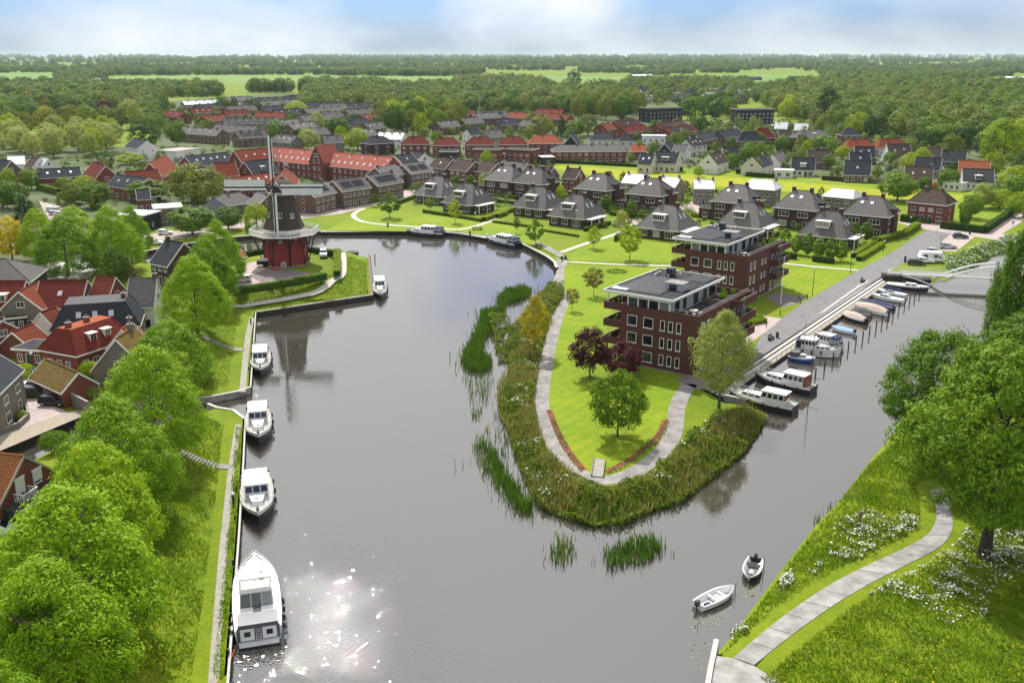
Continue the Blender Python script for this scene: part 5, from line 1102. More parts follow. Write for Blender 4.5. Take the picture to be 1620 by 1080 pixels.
# ---- woods no one could count: one mass each, spread with geometry nodes
def gnwood(name,pts,sizes,srcs,z=LAND):
    me=bpy.data.meshes.new(name); me.vertices.add(len(pts)); co=np.c_[pts,np.full(len(pts),z)].astype(np.float32); me.vertices.foreach_set('co',co.ravel())
    at=me.attributes.new('size','FLOAT','POINT'); at.data.foreach_set('value',np.asarray(sizes,np.float32)); me.update()
    o=tag(place(name,me),kind='stuff')
    ng=bpy.data.node_groups.new(name+'_spread','GeometryNodeTree'); ng.interface.new_socket('Geometry',in_out='INPUT',socket_type='NodeSocketGeometry'); ng.interface.new_socket('Geometry',in_out='OUTPUT',socket_type='NodeSocketGeometry')
    n=ng.nodes; l=ng.links; gi=n.new('NodeGroupInput'); go=n.new('NodeGroupOutput'); j=n.new('GeometryNodeGeometryToInstance'); 
    for s in srcs:
        oi=n.new('GeometryNodeObjectInfo'); oi.inputs['Object'].default_value=s; oi.inputs['As Instance'].default_value=True; l.new(oi.outputs['Geometry'],j.inputs[0])
    jj=n.new('GeometryNodeJoinGeometry')
    for s in list(j.inputs[0].links): l.new(s.from_socket,jj.inputs[0])
    ip=n.new('GeometryNodeInstanceOnPoints'); ip.inputs['Pick Instance'].default_value=True
    l.new(gi.outputs[0],ip.inputs['Points']); l.new(jj.outputs[0],ip.inputs['Instance'])
    na=n.new('GeometryNodeInputNamedAttribute'); na.data_type='FLOAT'; na.inputs[0].default_value='size'; l.new(na.outputs[0],ip.inputs['Scale'])
    rv=n.new('FunctionNodeRandomValue'); rv.data_type='FLOAT_VECTOR'; rv.inputs[1].default_value=(0,0,6.28); l.new(rv.outputs[0],ip.inputs['Rotation'])
    l.new(ip.outputs[0],go.inputs[0]); m=o.modifiers.new('spread','NODES'); m.node_group=ng
    return o
# four real trees at the wood's edge lend their crowns
SRC=[]
for i,(u,v,s) in enumerate(((1290,203,13),(1330,207,15),(1390,212,14),(1450,222,13),(1500,226,12),(1320,186,11))):
    x,y=P(u,v,LAND); k='wood' if i<4 else 'woodlow'; ms,W_,H_=TM[k]
    t=thing('tree',['leafy tree left of the lemon tree at the wood edge','leafy tree behind the lemon tree at the wood edge','leafy tree behind the dark columnar tree at the wood edge','leafy tree above the blue roofs at the wood edge','low tree under the dark bronze tree at the wood edge','low tree below the tall dark poplars at the wood edge'][i],'tree',(x,y,LAND))
    c=place('crown',ms[i if i<4 else i-4][0],t); place('trunk',ms[i if i<4 else i-4][1],t); SRC.append(c)
def sz(n,a,b): return RNG.uniform(a,b,n)
wood=scatter([(1225,178),(1310,200),(1400,212),(1470,228),(1640,240),(1760,240),(1760,140),(1560,140),(1400,131),(1320,132),(1240,142),(1200,158)],11.5)
gnwood('right_hand_wood',wood,sz(len(wood),.75,1.4),SRC)
mid=np.concatenate([scatter([(480,178),(560,172),(600,178),(740,180),(1000,182),(1010,160),(860,150),(700,144),(600,142),(480,146)],12),scatter([(720,145),(860,150),(870,134),(790,130),(720,136)],13)])
gnwood('central_wood',mid,sz(len(mid),.75,1.35),SRC)
lw=np.concatenate([scatter([(222,205),(252,215),(254,160),(225,160)],11),scatter([(-120,168),(230,164),(232,150),(150,146),(0,150),(-120,150)],13),scatter([(-80,184),(225,182),(235,162),(160,157),(0,158),(-80,160)],13),scatter([(480,148),(600,147),(600,138),(480,138)],14),scatter([(180,156),(350,154),(350,147),(182,149)],14)])
gnwood('left_hand_wood',lw,sz(len(lw),.65,1.45),SRC)
rowp=np.array([P(u,v,LAND) for u,v in [(178+i*2.4,150-(i%3)*1.6) for i in range(72)]+[(398+i*3.2,147-(i%2)*1.5) for i in range(20)]])
gnwood('poplar_row_by_the_pasture',rowp,sz(len(rowp),1.1,1.45),SRC)
vt=scatter([(-60,142),(170,141),(170,131),(-60,133)],26); gnwood('hamlet_trees',vt,sz(len(vt),.6,1.1),SRC)
vt=np.concatenate([scatter([(880,166),(1185,168),(1230,150),(1190,138),(1080,133),(985,136),(870,142)],24),scatter([(985,139),(1190,139),(1180,131),(1080,130),(985,132)],17)]); gnwood('village_trees',vt,sz(len(vt),.65,1.15),SRC)
# far woods: belts and copses across the plain to the horizon
fp_=[];fs_=[]
def belt(u0,u1,v0,v1,n,s0,s1):
    for _ in range(n):
        u=RNG.uniform(u0,u1); v=v0+(v1-v0)*RNG.random(); fp_.append(P(u,v,LAND)); fs_.append(RNG.uniform(s0,s1))
for v0,v1,n_,a_,b_ in ((113.5,118.5,1500,.8,1.35),(109.5,112.5,1300,.9,1.5),(105.5,108,1300,1.0,1.8),(101.5,104,1200,1.2,2.2),(98,100,1200,1.4,2.6),(95,96.8,1100,1.8,3.0),(92.8,94,1000,2.0,3.6),(91,92.2,900,2.6,4.4)):
    for _ in range(34):
        c_=RNG.uniform(-150,1780); w_=RNG.uniform(40,190); vv=RNG.uniform(v0,v1); hh=(v1-v0)*RNG.uniform(.12,.5); belt(c_-w_/2,c_+w_/2,vv-hh/2,vv+hh/2,n_//34,a_,b_)
belt(120,560,117.5,120,330,.9,1.4); belt(540,760,118,121,260,.9,1.4); belt(-40,130,113,115,60,1.1,1.6)
belt(-60,80,119,121,20,.7,1.0); belt(80,180,121,125,90,.8,1.2); belt(80,180,126,131,70,.8,1.2)
belt(1310,1560,121,130,330,.8,1.3); belt(1440,1600,116,122,220,.9,1.2); belt(1000,1060,118,121,40,.8,1.1); belt(1080,1170,130,136,90,.8,1.1); belt(1240,1350,129,137,90,.8,1.1); belt(740,870,123,133,200,.8,1.3)
FX=np.array(fp_); FSZ=np.array(fs_)
ok=np.ones(len(FX),bool)
for q in ([(160,131),(170,122),(300,119.5),(480,119),(640,121),(700,122),(722,119.5),(1000,122),(985,128),(840,133),(700,133),(500,131),(300,132)],[(1070,132),(1075,123),(1110,122),(1170,117.5),(1310,119),(1310,126),(1230,136),(1180,140),(1120,137)],[(-60,134),(0,131),(86,131),(88,123),(110,116),(0,116),(-60,116)],[(1330,111),(1345,109.5),(1420,112),(1410,114.5)]):
    ok&=~inside(FX,np.array([P(u,v,LAND) for u,v in q]))
gnwood('woods_on_the_plain',FX[ok],FSZ[ok],SRC)
# ------------------------------------------------------------------ the two brick apartment buildings
def apartments(label,fr,seed):
    rn=random.Random(seed); A=math.radians(-35.6); W,D,H=14.0,21.0,10.2
    fx,fy=P(*fr,LAND); ox,oy=fx-math.cos(A)*W,fy-math.sin(A)*W
    t=thing('apartment_building',label,'apartment building',(ox,oy,LAND),A,'brick apartment buildings with white roof edges')
    bm=M['apbrick']
    b=MB(); b.box(0,0,-.3,W,D,9.2); wl=b.build('wall',bm,t)
    b=MB(); b.box(-.02,-.02,9.203,W+.02,.25,H); b.box(-.02,D-.25,9.203,W+.02,D+.02,H); b.box(W-.25,.25,9.203,W+.02,D-.25,H); b.box(-.02,5.3,9.203,.25,D-.25,H); pr=b.build('parapet',bm,t)
    MB().box(.25,.25,9.203,W-.25,D-.25,9.25).build('terrace_floor',M['flatroof'],t)
    MB().box(-.04,-.04,-.3,W+.04,D+.04,.25).build('plinth',M['dkconc'],t)
    def balcony(x0,x1,y0,y1,z,left):
        q=MB(); q.box(x0,y0,z-.1,x1,y1,z+.12); 
        xo=(x0,x0+.2) if left else (x1-.2,x1)
        q.box(xo[0],y0,z+.123,xo[1],y1,z+1.1); q.box(x0 if not left else x0+.2,y0,z+.123,x1 if left else x1-.2,y0+.2,z+1.1); q.box(x0 if not left else x0+.2,y1-.2,z+.123,x1 if left else x1-.2,y1,z+1.1)
        o=q.build('balcony',bm,t)
        r=MB(); xx=sum(xo)/2; r.tube((xx,y0+.1,z+1.3),(xx,y1-.1,z+1.3),.03,.03,5)
        for k in range(5): yy=y0+.1+(y1-y0-.2)*k/4; r.tube((xx,yy,z+1.1),(xx,yy,z+1.3),.02,.02,4)
        r.build('rail',M['steel'],o)
        for k in range(2):
            px=x0+.7+rn.random()*1.2; py=y0+1+k*2; f=MB(); f.lathe([(.18,z+.12),(.24,z+.5)],8,0,(px,py)); f.lathe([(.1,z+.5),(.38,z+.8),(.2,z+1.2)],8,1,(px,py)); f.build('planter',[M['dkconc'],LM['green']],o)
    for z in (3.1,6.1,9.1): balcony(-3.2,-.02,-.02,5.3,z,True)
    for z in (3.1,6.1,9.1): balcony(W+.02,W+1.7,13.2,20.6,z,False)
    for z in (.4,3.25,6.25):
        for y in (1.4,3.6): window(wl,0,y,z,-math.pi/2,1.7,2.1,1,name='window')
    for z in (1.0,3.9,6.85):
        for x in (2.3,5.3): window(wl,x,0,z,0,1.8,1.75,0)
        for x in (7.9,9.35,10.8): window(wl,x,0,z-.02,0,.82,1.75,0)
        for y in (2.2,4.2): window(wl,W,y,z-.02,math.pi/2,.8,1.75,0)
        for y in (8.4,10.2): window(wl,W,y,z+.2,math.pi/2,.6,1.2,0)
        for y in (14.5,17.2,19.4): window(wl,W,y,z-.6,math.pi/2,1.6,2.1,1)
        for x in (2.5,5.5,9,11.5): window(wl,x,D,z,math.pi,1.4,1.75,0)
        for y in (8,11,14,17.5): window(wl,0,y,z,-math.pi/2,1.4,1.75,0)
    # set-back top floor under the white edged flat roof
    b=MB(); b.box(2.0,.35,9.253,8.9,18.6,12.0); p=b.build('penthouse',M['steel'] if False else mat('grey_panels',(.33,.35,.38),(.38,.40,.43),.6,.6),t)
    b=MB(); b.box(1.2,.1,9.253,9.0,.34,9.5); b.box(1.2,.1,11.55,9.0,.34,12.0)
    for k in range(5): x=1.2+k*1.9; b.box(x,.1,9.503,x+.2,.34,11.547)
    b.build('window_frame',M['white'],p)
    for k in range(4): x=1.2+k*1.9; MB().box(x+.2,.2,9.503,x+1.9,.28,11.547).build('pane',M['glass'],p)
    for y,w_ in ((2.2,1.6),(5.2,1.2),(9.2,1.8),(13,1.4),(15.5,2.6)): MB().box(8.903,y,9.5,8.95,y+w_,11.6).build('pane',M['dkglass'],p)
    for y in (1.5,4.2,9,14): MB().box(1.95,y,9.5,1.997,y+1.9,11.6).build('pane',M['dkglass'],p)
    b=MB(); b.box(-2.9,-.5,12.003,9.8,19.5,12.35,0); r=b.build('roof',M['flatroof'],t)
    b=MB()
    for x0,y0,x1,y1 in ((-3.05,-.65,9.95,-.5),(-3.05,19.5,9.95,19.65),(-3.05,-.5,-2.9,19.5),(9.8,-.5,9.95,19.5)): b.box(x0,y0,12.05,x1,y1,12.39)
    b.build('roof_edge',M['white'],r)
    MB().box(-2.9,-.5,11.93,9.8,19.5,12.0).build('soffit',M['white'],r)
    for (x,y) in ((-2.6,.2),(-2.6,5),(-2.6,10)): MB().box(x,y,9.25,x+.16,y+.16,11.93).build('post',M['white'],t)
    n=12 if seed==1 else 9
    pm=_panelrow(8.4 if seed==1 else 7.4)
    for k in range(n): 
        y=1.6+k*.93 if seed==1 else 1.9+k*1.25
        place('solar_panel',pm,r,((.2 if seed==1 else -.6)+rn.uniform(-.03,.03),y,12.36)); 
    if seed==1:
        for k in range(4): place('solar_panel',_panelrow(4.2),r,(4.6,13.6+k*1.15,12.36))
    b=MB(); b.box(5.4,5.2 if seed==1 else 6,12.353,8.6,7.6 if seed==1 else 8.6,13.6,0); b.box(6.2,5.15 if seed==1 else 5.95,12.4,7.6,5.19 if seed==1 else 5.99,13.4,1); b.box(5.3,5.1 if seed==1 else 5.9,13.603,8.7,7.7 if seed==1 else 8.7,13.68,2); b.build('lift_housing',[mat('grey_panels',(.3,.3,.3)),M['carblue'],M['dkconc']],r)
    MB().box(1.2,14,12.353,2.4,15.4,13.9).build('flue_box',M['carblue'],r)
    b=MB(); b.box(-2.2,.6,12.353,.6,2.2,12.55); b.build('roof_hatch',M['ltroof'],r)
    for k in range(9): x,y=rn.uniform(-2,4),rn.uniform(12.5,18.6); MB().lathe([(.16,12.353),(.16,12.75),(.26,12.76),(.2,12.9)],8,0,(x,y)).build('roof_vent',M['steel'],r)
    # glass balustrade along the big terrace, tubs and table
    b=MB()
    for k in range(22): y=.2+k*.97; b.tube((W-.12,y,H),(W-.12,y,H+.55),.025,.025,4)
    for k in range(6): x=9.2+k*.94; b.tube((x,.12,H),(x,.12,H+.55),.025,.025,4)
    b.tube((W-.12,.12,H+.55),(W-.12,20.8,H+.55),.035,.035,5); b.tube((9.2,.12,H+.55),(W-.12,.12,H+.55),.035,.035,5); b.tube((W-.12,.12,H+.28),(W-.12,20.8,H+.28),.02,.02,5)
    b.build('terrace_rail',M['steel'],t)
    b=MB(); b.box(9.1,12.0,9.25,W-.3,12.2,10.2); b.build('terrace_screen',M['wood'],t)
    b=MB(); b.lathe([(.07,9.25),(.07,9.95)],6,0,(11.4,4)); b.lathe([(.75,9.95),(.75,10.02)],14,0,(11.4,4))
    for k in range(4):
        a=k*1.57+.5; b.box(11.4+math.cos(a)*1.1-.22,4+math.sin(a)*1.1-.22,9.25,11.4+math.cos(a)*1.1+.22,4+math.sin(a)*1.1+.22,9.7)
    b.build('terrace_table',M['cream'],t)
    for k in range(5): x,y=rn.uniform(9.8,13.4),rn.choice([rn.uniform(6,9),rn.uniform(13,20)]); b=MB(); b.lathe([(.25,9.25),(.32,9.7)],8,0,(x,y)); b.lathe([(.15,9.7),(.5,10.1),(.3,10.6),(.05,10.9)],8,1,(x,y)); b.build('terrace_plant',[M['dkconc'],LM['green']],t)
    return t
def _panelrow(w):
    k=('pr',w)
    if k not in _cache:
        b=MB(); n=int(w/1.0)
        for i in range(n): x=-w/2+i*1.0+2.6; b.add([(x,-.42,.06),(x+.96,-.42,.06),(x+.96,.38,.24),(x,.38,.24),(x,-.42,.02),(x+.96,-.42,.02),(x+.96,.38,.02),(x,.38,.02)],[(0,1,2,3),(7,6,5,4),(0,4,5,1),(1,5,6,2),(2,6,7,3),(3,7,4,0)],0); b.box(x-.015,.36,.02,x+.975,.40,.27,1)
        _cache[k]=b.mesh('solar_panel',[M['solar'],M['steel']])
    return _cache[k]
apartments('front brick apartment building with solar roof behind the two copper trees',(1098.5,597),1)
apartments('rear brick apartment building with striped solar roof beside the flagpole lawn',(1177.5,481.7),2)
# ------------------------------------------------------------------ the windmill
def windmill():
    x,y=P(453.5,417,ZT); t=thing('windmill','tall smock windmill with red boarded base, white gallery and brown thatched body on the bastion','windmill',(x,y,ZT))
    o8=8
    b=MB(); b.lathe([(5.35,-.4),(5.3,.35)],o8); b.build('plinth',M['dkconc'],t)
    b=MB(); b.lathe([(5.2,.35),(4.75,7.5)],o8); base=b.build('base',M['millred'],t)
    b=MB()
    for k in range(8):
        a=2*math.pi*(k+.5)/8; b.tube((5.24*math.cos(a),5.24*math.sin(a),.3),(4.8*math.cos(a),4.8*math.sin(a),7.5),.11,.11,5)
    b.build('corner_posts',M['black'],base)['kind']='stuff'
    # gallery
    b=MB(); n=8; R=8.0; z=7.55
    vs=[]; 
    b.lathe([(4.6,z),(R,z),(R,z+.12),(4.6,z+.12)],n); b.build('gallery_deck',M['wood'],t)
    b=MB()
    for k in range(n):
        a0,a1=2*math.pi*(k+.5)/n,2*math.pi*(k+1.5)/n; p=[(R*math.cos(a),R*math.sin(a)) for a in (a0,a1)]
        for zz,r_ in ((z+1.1,.09),(z+.75,.05),(z+.42,.05)): b.tube((*p[0],zz),(*p[1],zz),r_,r_,5)
        for j in range(1,7): q=(p[0][0]+(p[1][0]-p[0][0])*j/7,p[0][1]+(p[1][1]-p[0][1])*j/7); b.tube((*q,z-.3),(*q,z+1.1),.05,.05,4)
        b.tube((*p[0],z-.3),(*p[0],z+1.15),.085,.085,5)
        m=((p[0][0]+p[1][0])/2,(p[0][1]+p[1][1])/2); b.tube((*m,z),(*m,z+1.1),.05,.05,5)
        b.tube((*p[0],z-.08),(*p[1],z-.08),.2,.2,6)
    b.build('gallery_railing',M['white'],t)
    b=MB()
    for k in range(n):
        a=2*math.pi*(k+.5)/n; ca,sa=math.cos(a),math.sin(a)
        b.tube((4.7*ca,4.7*sa,z-.12),(R*ca,R*sa,z-.12),.11,.11,5)
        b.tube((5.25*ca,5.25*sa,.2),(R*.90*ca,R*.90*sa,z-.1),.15,.15,6)
        a2=2*math.pi*(k+1)/n; b.tube((5.3*ca,5.3*sa,4.2),(4.72*math.cos(a2),4.72*math.sin(a2),7.3),.11,.11,5); a3=2*math.pi*k/n; b.tube((5.3*ca,5.3*sa,4.2),(4.72*math.cos(a3),4.72*math.sin(a3),7.3),.11,.11,5)
    b.build('gallery_struts',M['black'],t)
    # thatched smock, concave, eight sided
    zs=[(4.95,7.7),(4.72,8.6)]; b=MB(); b.lathe(zs,o8); b.build('white_skirt',M['white'],t)
    b=MB(); b.lathe([(4.85,8.603),(4.1,10.4),(3.55,12.6),(3.2,15.0),(3.05,16.4)],o8); body=b.build('body',M['thatch'],t)
    b=MB(); b.lathe([(3.2,16.403),(3.2,16.75)],16); b.build('cap_ring',M['white'],t)
    # cap and gear look toward the camera, a little to the left
    hd=math.atan2(-1,-.06); T=Matrix.Rotation(hd,4,'Z')
    b=MB(); b.T=T
    L_=4.6; prof=[]
    nst=9; ring=9; vs=[]; fs=[]
    for i in range(nst):
        s=-3.4+7.2*i/(nst-1); q=i/(nst-1); rw=2.9*math.sqrt(max(.06,1-(abs(q-.45)/.62)**2.6)); hh=3.0*math.sqrt(max(.05,1-(abs(q-.45)/.60)**2.4))
        for k in range(ring):
            a=math.pi*k/(ring-1); vs.append((s,rw*math.cos(a),16.75+hh*math.sin(a)**.8))
    for i in range(nst-1):
        for k in range(ring-1): fs.append((i*ring+k,(i+1)*ring+k,(i+1)*ring+k+1,i*ring+k+1))
    fs.append(tuple(range(ring))); fs.append(tuple(range((nst-1)*ring,nst*ring))[::-1]); b.add(vs,fs)
    cap=b.build('cap',M['thatch'],t,True)
    b=MB(); b.T=T; b.lathe([(.1,0)],3) if False else None
    for s in (-1,1): b.tube((3.75,0+s*1.5,17.1),(3.75,0,19.5),.12,.12,5)
    b.tube((3.75,-1.9,17.0),(3.75,1.9,17.0),.16,.16,6); b.build('cap_front_trim',M['white'],cap)
    tip=.12
    hub=Vector((5.9,0,18.7)); b=MB(); b.T=T; b.tube((-2,0,18.0),(5.2,0,18.6),.38,.38,8); b.tube((5.1,0,18.55),(6.2,0,18.72),.55,.45,8); b.tube((6.2,0,18.72),(6.45,0,18.74),.3,.1,8); b.build('windshaft',M['black'],t)
    # four sails, upright cross, leaning back a little
    for k in range(4):
        ang=math.pi/2*k+.012
        f=Matrix.Translation(T@hub)@T.to_3x3().to_4x4()@Matrix.Rotation(-math.radians(4),4,'Y')@Matrix.Rotation(ang,4,'X')
        R_=11.5
        b=MB(); b.box(-.13,-.16,.2,.13,.16,R_); s=b.build('sail',M['black'],t); s.matrix_local=f
        b=MB()
        for i in range(22): zz=1.7+i*(R_-1.9)/21; b.box(-.03,.16,zz,.03,1.75,zz+.06)
        for yy in (.62,1.15,1.72): b.box(-.035,yy,1.7,.035,yy+.06,R_-.1)
        b.build('lattice',M['wood'],s)
        b=MB(); b.box(.05,-.62,1.6,.11,-.17,R_-.1); b.build('leading_board',M['white'],s)
        if k in (1,3): b=MB(); b.box(.05,.22,1.9,.10,1.72,R_-.3); b.build('white_board',M['boatwhite'],s)
        else:
            b=MB()
            for i in range(10): zz=1.9+i*(R_-2.6)/10; b.tube((.12,.25,zz),(.12,.25,zz+(R_-2.6)/10),.10+.02*math.sin(i*2.1),.10+.02*math.sin(i*2.1+2.1),6)
            b.build('furled_canvas',M['ltroof'],s)
    # tail poles at the back down to the gallery
    b=MB(); b.T=T
    for s in (-1,1):
        b.tube((-2.6,s*2.2,17.3),(-7.2,s*.5,9.0),.13,.13,5); b.tube((.5,s*3.4,17.0),(-7.0,s*.4,8.8),.11,.11,5)
    b.tube((-3.3,0,18.2),(-7.4,0,8.4),.18,.18,6); b.build('tail_pole',M['white'],t)
    # windows and doors
    def onface(k,z,r0,w,h,par,rows=1):
        a=2*math.pi*k/8; ap=r0*math.cos(math.pi/8); o=window(par,ap*math.cos(a),ap*math.sin(a),z,a+math.pi/2,w,h,1); o.rotation_euler=(Matrix.Rotation(a+math.pi/2,3,'Z')@Matrix.Rotation(-math.radians(8),3,'X')).to_euler(); return o
    onface(6,5.9,4.93,1.0,1.3,base); onface(7,6.3,4.9,.9,1.1,base); onface(5,5.9,4.93,1.0,1.3,base)
    onface(6,11.4,4.05,1.1,1.2,body); onface(5,11.4,4.05,.9,1.1,body); onface(7,11.2,4.1,.9,1.1,body)
    b=MB(); b.box(-.95,-.1,0,.95,.1,2.5); d=b.build('door',M['black'],base); d.location=(4.9*math.cos(math.radians(225))*.93,4.9*math.sin(math.radians(225))*.93,.3); d.rotation_euler=(0,0,math.radians(225+90))
    b=MB()
    for k in range(18): zz=.4+k*.4; 
    # ladder of the nearest sail lies against the skirt: lattice seen below the hub is that sail itself
    return t
windmill()
xx,yy=P(434,409,ZT)
# clutter at the foot of the mill
t=thing('millstone','round pale millstone leaning upright against the red mill base','millstone',(*P(449,424.5,ZT),ZT)); b=MB(); b.tube((0,0,.75),(0,.28,.8),.75,.75,16); b.build('stone',M['concrete'],t); MB().tube((0,-.01,.75),(0,-.02,.75),.16,.16,8).build('eye',M['black'],t)
t=thing('parasol','closed red and white parasol lying beside the millstone','parasol',(*P(440,426.5,ZT),ZT),.3); MB().tube((-1.3,0,.25),(1.2,0,.3),.22,.06,8).build('canopy',M['red'],t); MB().tube((1.2,0,.3),(1.9,0,.3),.03,.03,5).build('pole',M['white'],t)
t=thing('bicycle_trailer','dark wooden cart with pale bundles beside the mill door','cart',(*P(418,421,ZT),ZT),.2); MB().box(-1.6,-.8,.5,1.6,.8,1.3).build('bed',M['dkwood'],t)
for s in (-1,1): b=MB(); b.tube((.3,s*.9,.5),(.3,s*1.0,.5),.5,.5,12); b.build('wheel',M['rubber'],t)
b=MB(); b.box(-1.2,-.6,1.303,1.1,.6,1.9); b.build('load',M['ltroof'],t)
house('small mill shed with bright orange-red roof and dark green walls left of the windmill',(366,390.5),(372,386.5),4.4,2.0,5,'dkwood','orgtile','gable',ch=(),cols=2,name='shed',cat='shed',z0=2.6)
# ------------------------------------------------------------------ boats
def hull(L,Bm,fb,bowup,colm,low,strake,full=.55,tran=.9,raked=.8,name='hull',par=None,open_=False,deckm=None,depth=.35,bulw=.0):
    n=16; b=MB(); st=[]
    for i in range(n):
        q=i/(n-1); hb=Bm/2*(tran+(1-tran)*min(1,q/.3)) if q<.3 else Bm/2*(1-max(0,(q-full)/(1-full))**2.7 if q>full else 1)
        hb=max(hb,.03); f=fb+bowup*q*q*q+.06*(1-q); x=-L/2+L*q
        rk=raked*max(0,(q-.6)/.4)**2
        st.append([(x-.25*rk,0,-depth),(x-.15*rk,hb*.80,-.02),(x-.05*rk,hb*.90,.12),(x+rk*.35,hb*.97,f*.72),(x+rk*.5,hb,f)])
    mi=[1,1,0,2]
    for sg in (1,-1):
        vs=[(p[0],sg*p[1],p[2]) for s in st for p in s]; m=5
        for j in range(4):
            fs=[]
            for i in range(n-1):
                a=i*m+j; f=(a,a+m,a+m+1,a+1); fs.append(f if sg<0 else f[::-1])
            b.add(vs,fs,mi[j])
    s=st[0]; b.add([s[0],s[1],s[2],s[3],s[4]]+[(p[0],-p[1],p[2]) for p in s[::-1][:-1]],[tuple(range(9))[::-1]],0)
    h=b.build(name,[colm,low,strake],par)
    d=MB(); dz=-.05-bulw
    if not open_:
        vs=[]; fs=[]
        for s in st: vs+=[(s[4][0],s[4][1]*.97,s[4][2]+dz),(s[4][0],-s[4][1]*.97,s[4][2]+dz)]
        for i in range(n-1): fs.append((2*i+1,2*i+3,2*i+2,2*i))
        d.add(vs,fs); d.build('deck',deckm or M['boatwhite'],par)
    else:
        ins=[[(p[0],p[1]*.86,p[2]) for p in (s[4],)]+[(s[1][0],s[1][1]*.72,.05)] for s in st]
        for sg in (1,-1):
            vs=[]; fs=[]
            for s,i_ in zip(st,ins): vs+=[(s[4][0],sg*s[4][1],s[4][2]+.015),(i_[0][0],sg*i_[0][1],i_[0][2]+.01),(i_[1][0],sg*i_[1][1],.10)]
            for i in range(n-1):
                a=3*i
                for k in (0,1): f=(a+k,a+3+k,a+4+k,a+1+k); fs.append(f if sg>0 else f[::-1])
            d.add(vs,fs,0)
        d.build('gunwale',[M['white']],par)
        f=MB(); vs=[]; 
        for i_ in ins: vs+=[(i_[1][0],i_[1][1],.10),(i_[1][0],-i_[1][1],.10)]
        f.add(vs,[(2*i+1,2*i+3,2*i+2,2*i) for i in range(n-1)]); f.build('floor',deckm or M['grycanvas'],par)
    return st
def hbat(st,x):
    for a,b in zip(st,st[1:]):
        if a[4][0]<=x<=b[4][0]: f=(x-a[4][0])/max(1e-6,b[4][0]-a[4][0]); return a[4][1]*(1-f)+b[4][1]*f, a[4][2]*(1-f)+b[4][2]*f
    return st[-1][4][1],st[-1][4][2]
def house_box(par,name,x0,x1,w0,w1,z0,z1,m,slope0=.1,slope1=.5,taper=.85,roofm=None):
    """cabin: x0 stern end, x1 bow end, widths at each end, front and back slope"""
    b=MB(); a=[(x0,-w0/2,z0),(x1,-w1/2,z0),(x1,w1/2,z0),(x0,w0/2,z0)]; c=[(x0+slope0,-w0/2*taper,z1),(x1-slope1,-w1/2*taper,z1),(x1-slope1,w1/2*taper,z1),(x0+slope0,w0/2*taper,z1)]
    b.add(a+c,[(0,3,2,1),(4,5,6,7),(0,1,5,4),(1,2,6,5),(2,3,7,6),(3,0,4,7)]); o=b.build(name,m,par)
    return o,a,c
def panes(par,a,c,side,n,zlo,zhi,m,off=.015,g=.12,name='window'):
    """glass pieces on one wall of a cabin; side 0=starboard(-y) 1=bow 2=port 3=stern"""
    p0,p1=Vector(a[side]),Vector(a[(side+1)%4]); q0,q1=Vector(c[side]),Vector(c[(side+1)%4])
    nn=(p1-p0).cross(q0-p0).normalized()*off
    for i in range(n):
        u0=(i+g)/n; u1=(i+1-g)/n
        def pt(u,v): return (p0.lerp(p1,u)).lerp(q0.lerp(q1,u),v)+nn
        b=MB(); b.add([pt(u0,zlo),pt(u1,zlo),pt(u1,zhi),pt(u0,zhi)],[(0,1,2,3)]); b.build(name,m,par)
def railing(par,st,x0,x1,h,m,name='rail',n=7,inset=.92):
    b=MB()
    for sg in (1,-1):
        pts=[]
        for i in range(n):
            x=x0+(x1-x0)*i/(n-1); w_,z=hbat(st,x); pts.append((x,sg*w_*inset,z+h)); b.tube((x,sg*w_*inset,z-.05),(x,sg*w_*inset,z+h),.022,.022,4)
        b.path(pts,.028,5); b.path([(p[0],p[1],p[2]-h*.5) for p in pts],.018,4)
        if sg==1: e=pts[-1]
    b.tube(e,(e[0],-e[1],e[2]),.028,.028,5); b.build(name,m,par)
def fenders(par,st,xs,sg,m=None):
    for x in xs:
        w_,z=hbat(st,x); b=MB(); b.tube((x,sg*(w_+.13),z-.75),(x,sg*(w_+.13),z-.15),.13,.13,8); b.tube((x,sg*(w_+.1),z-.15),(x,sg*w_,z+.05),.02,.02,4); b.build('fender',m or M['rubber'],par)
def boat(label,bow,stern,cat='motor boat',name='motor_boat',group=None,z=0.0,Lmul=1.0):
    a=P(*stern,.0); b=P(*bow,.0); L=math.hypot(b[0]-a[0],b[1]-a[1])*Lmul; ang=math.atan2(b[1]-a[1],b[0]-a[0])
    return thing(name,label,cat,((a[0]+b[0])/2,(a[1]+b[1])/2,z),ang,group),L
def flag(par,x,y,z,cols=('red','white','blue')):
    b=MB(); b.tube((x,y,z),(x-.45,y,z+1.3),.02,.02,4); b.build('flagstaff',M['varnish'],par)
    f=MB()
    for k,c in enumerate(cols): f.quad((x-.45,y,z+1.25-.17*k),(x-1.2,y+.15,z+1.2-.17*k),(x-1.2,y+.15,z+1.03-.17*k),(x-.45,y,z+1.08-.17*k),k)
    f.build('flag',[M[c] if c!='blue' else M['blue'] for c in cols],par)
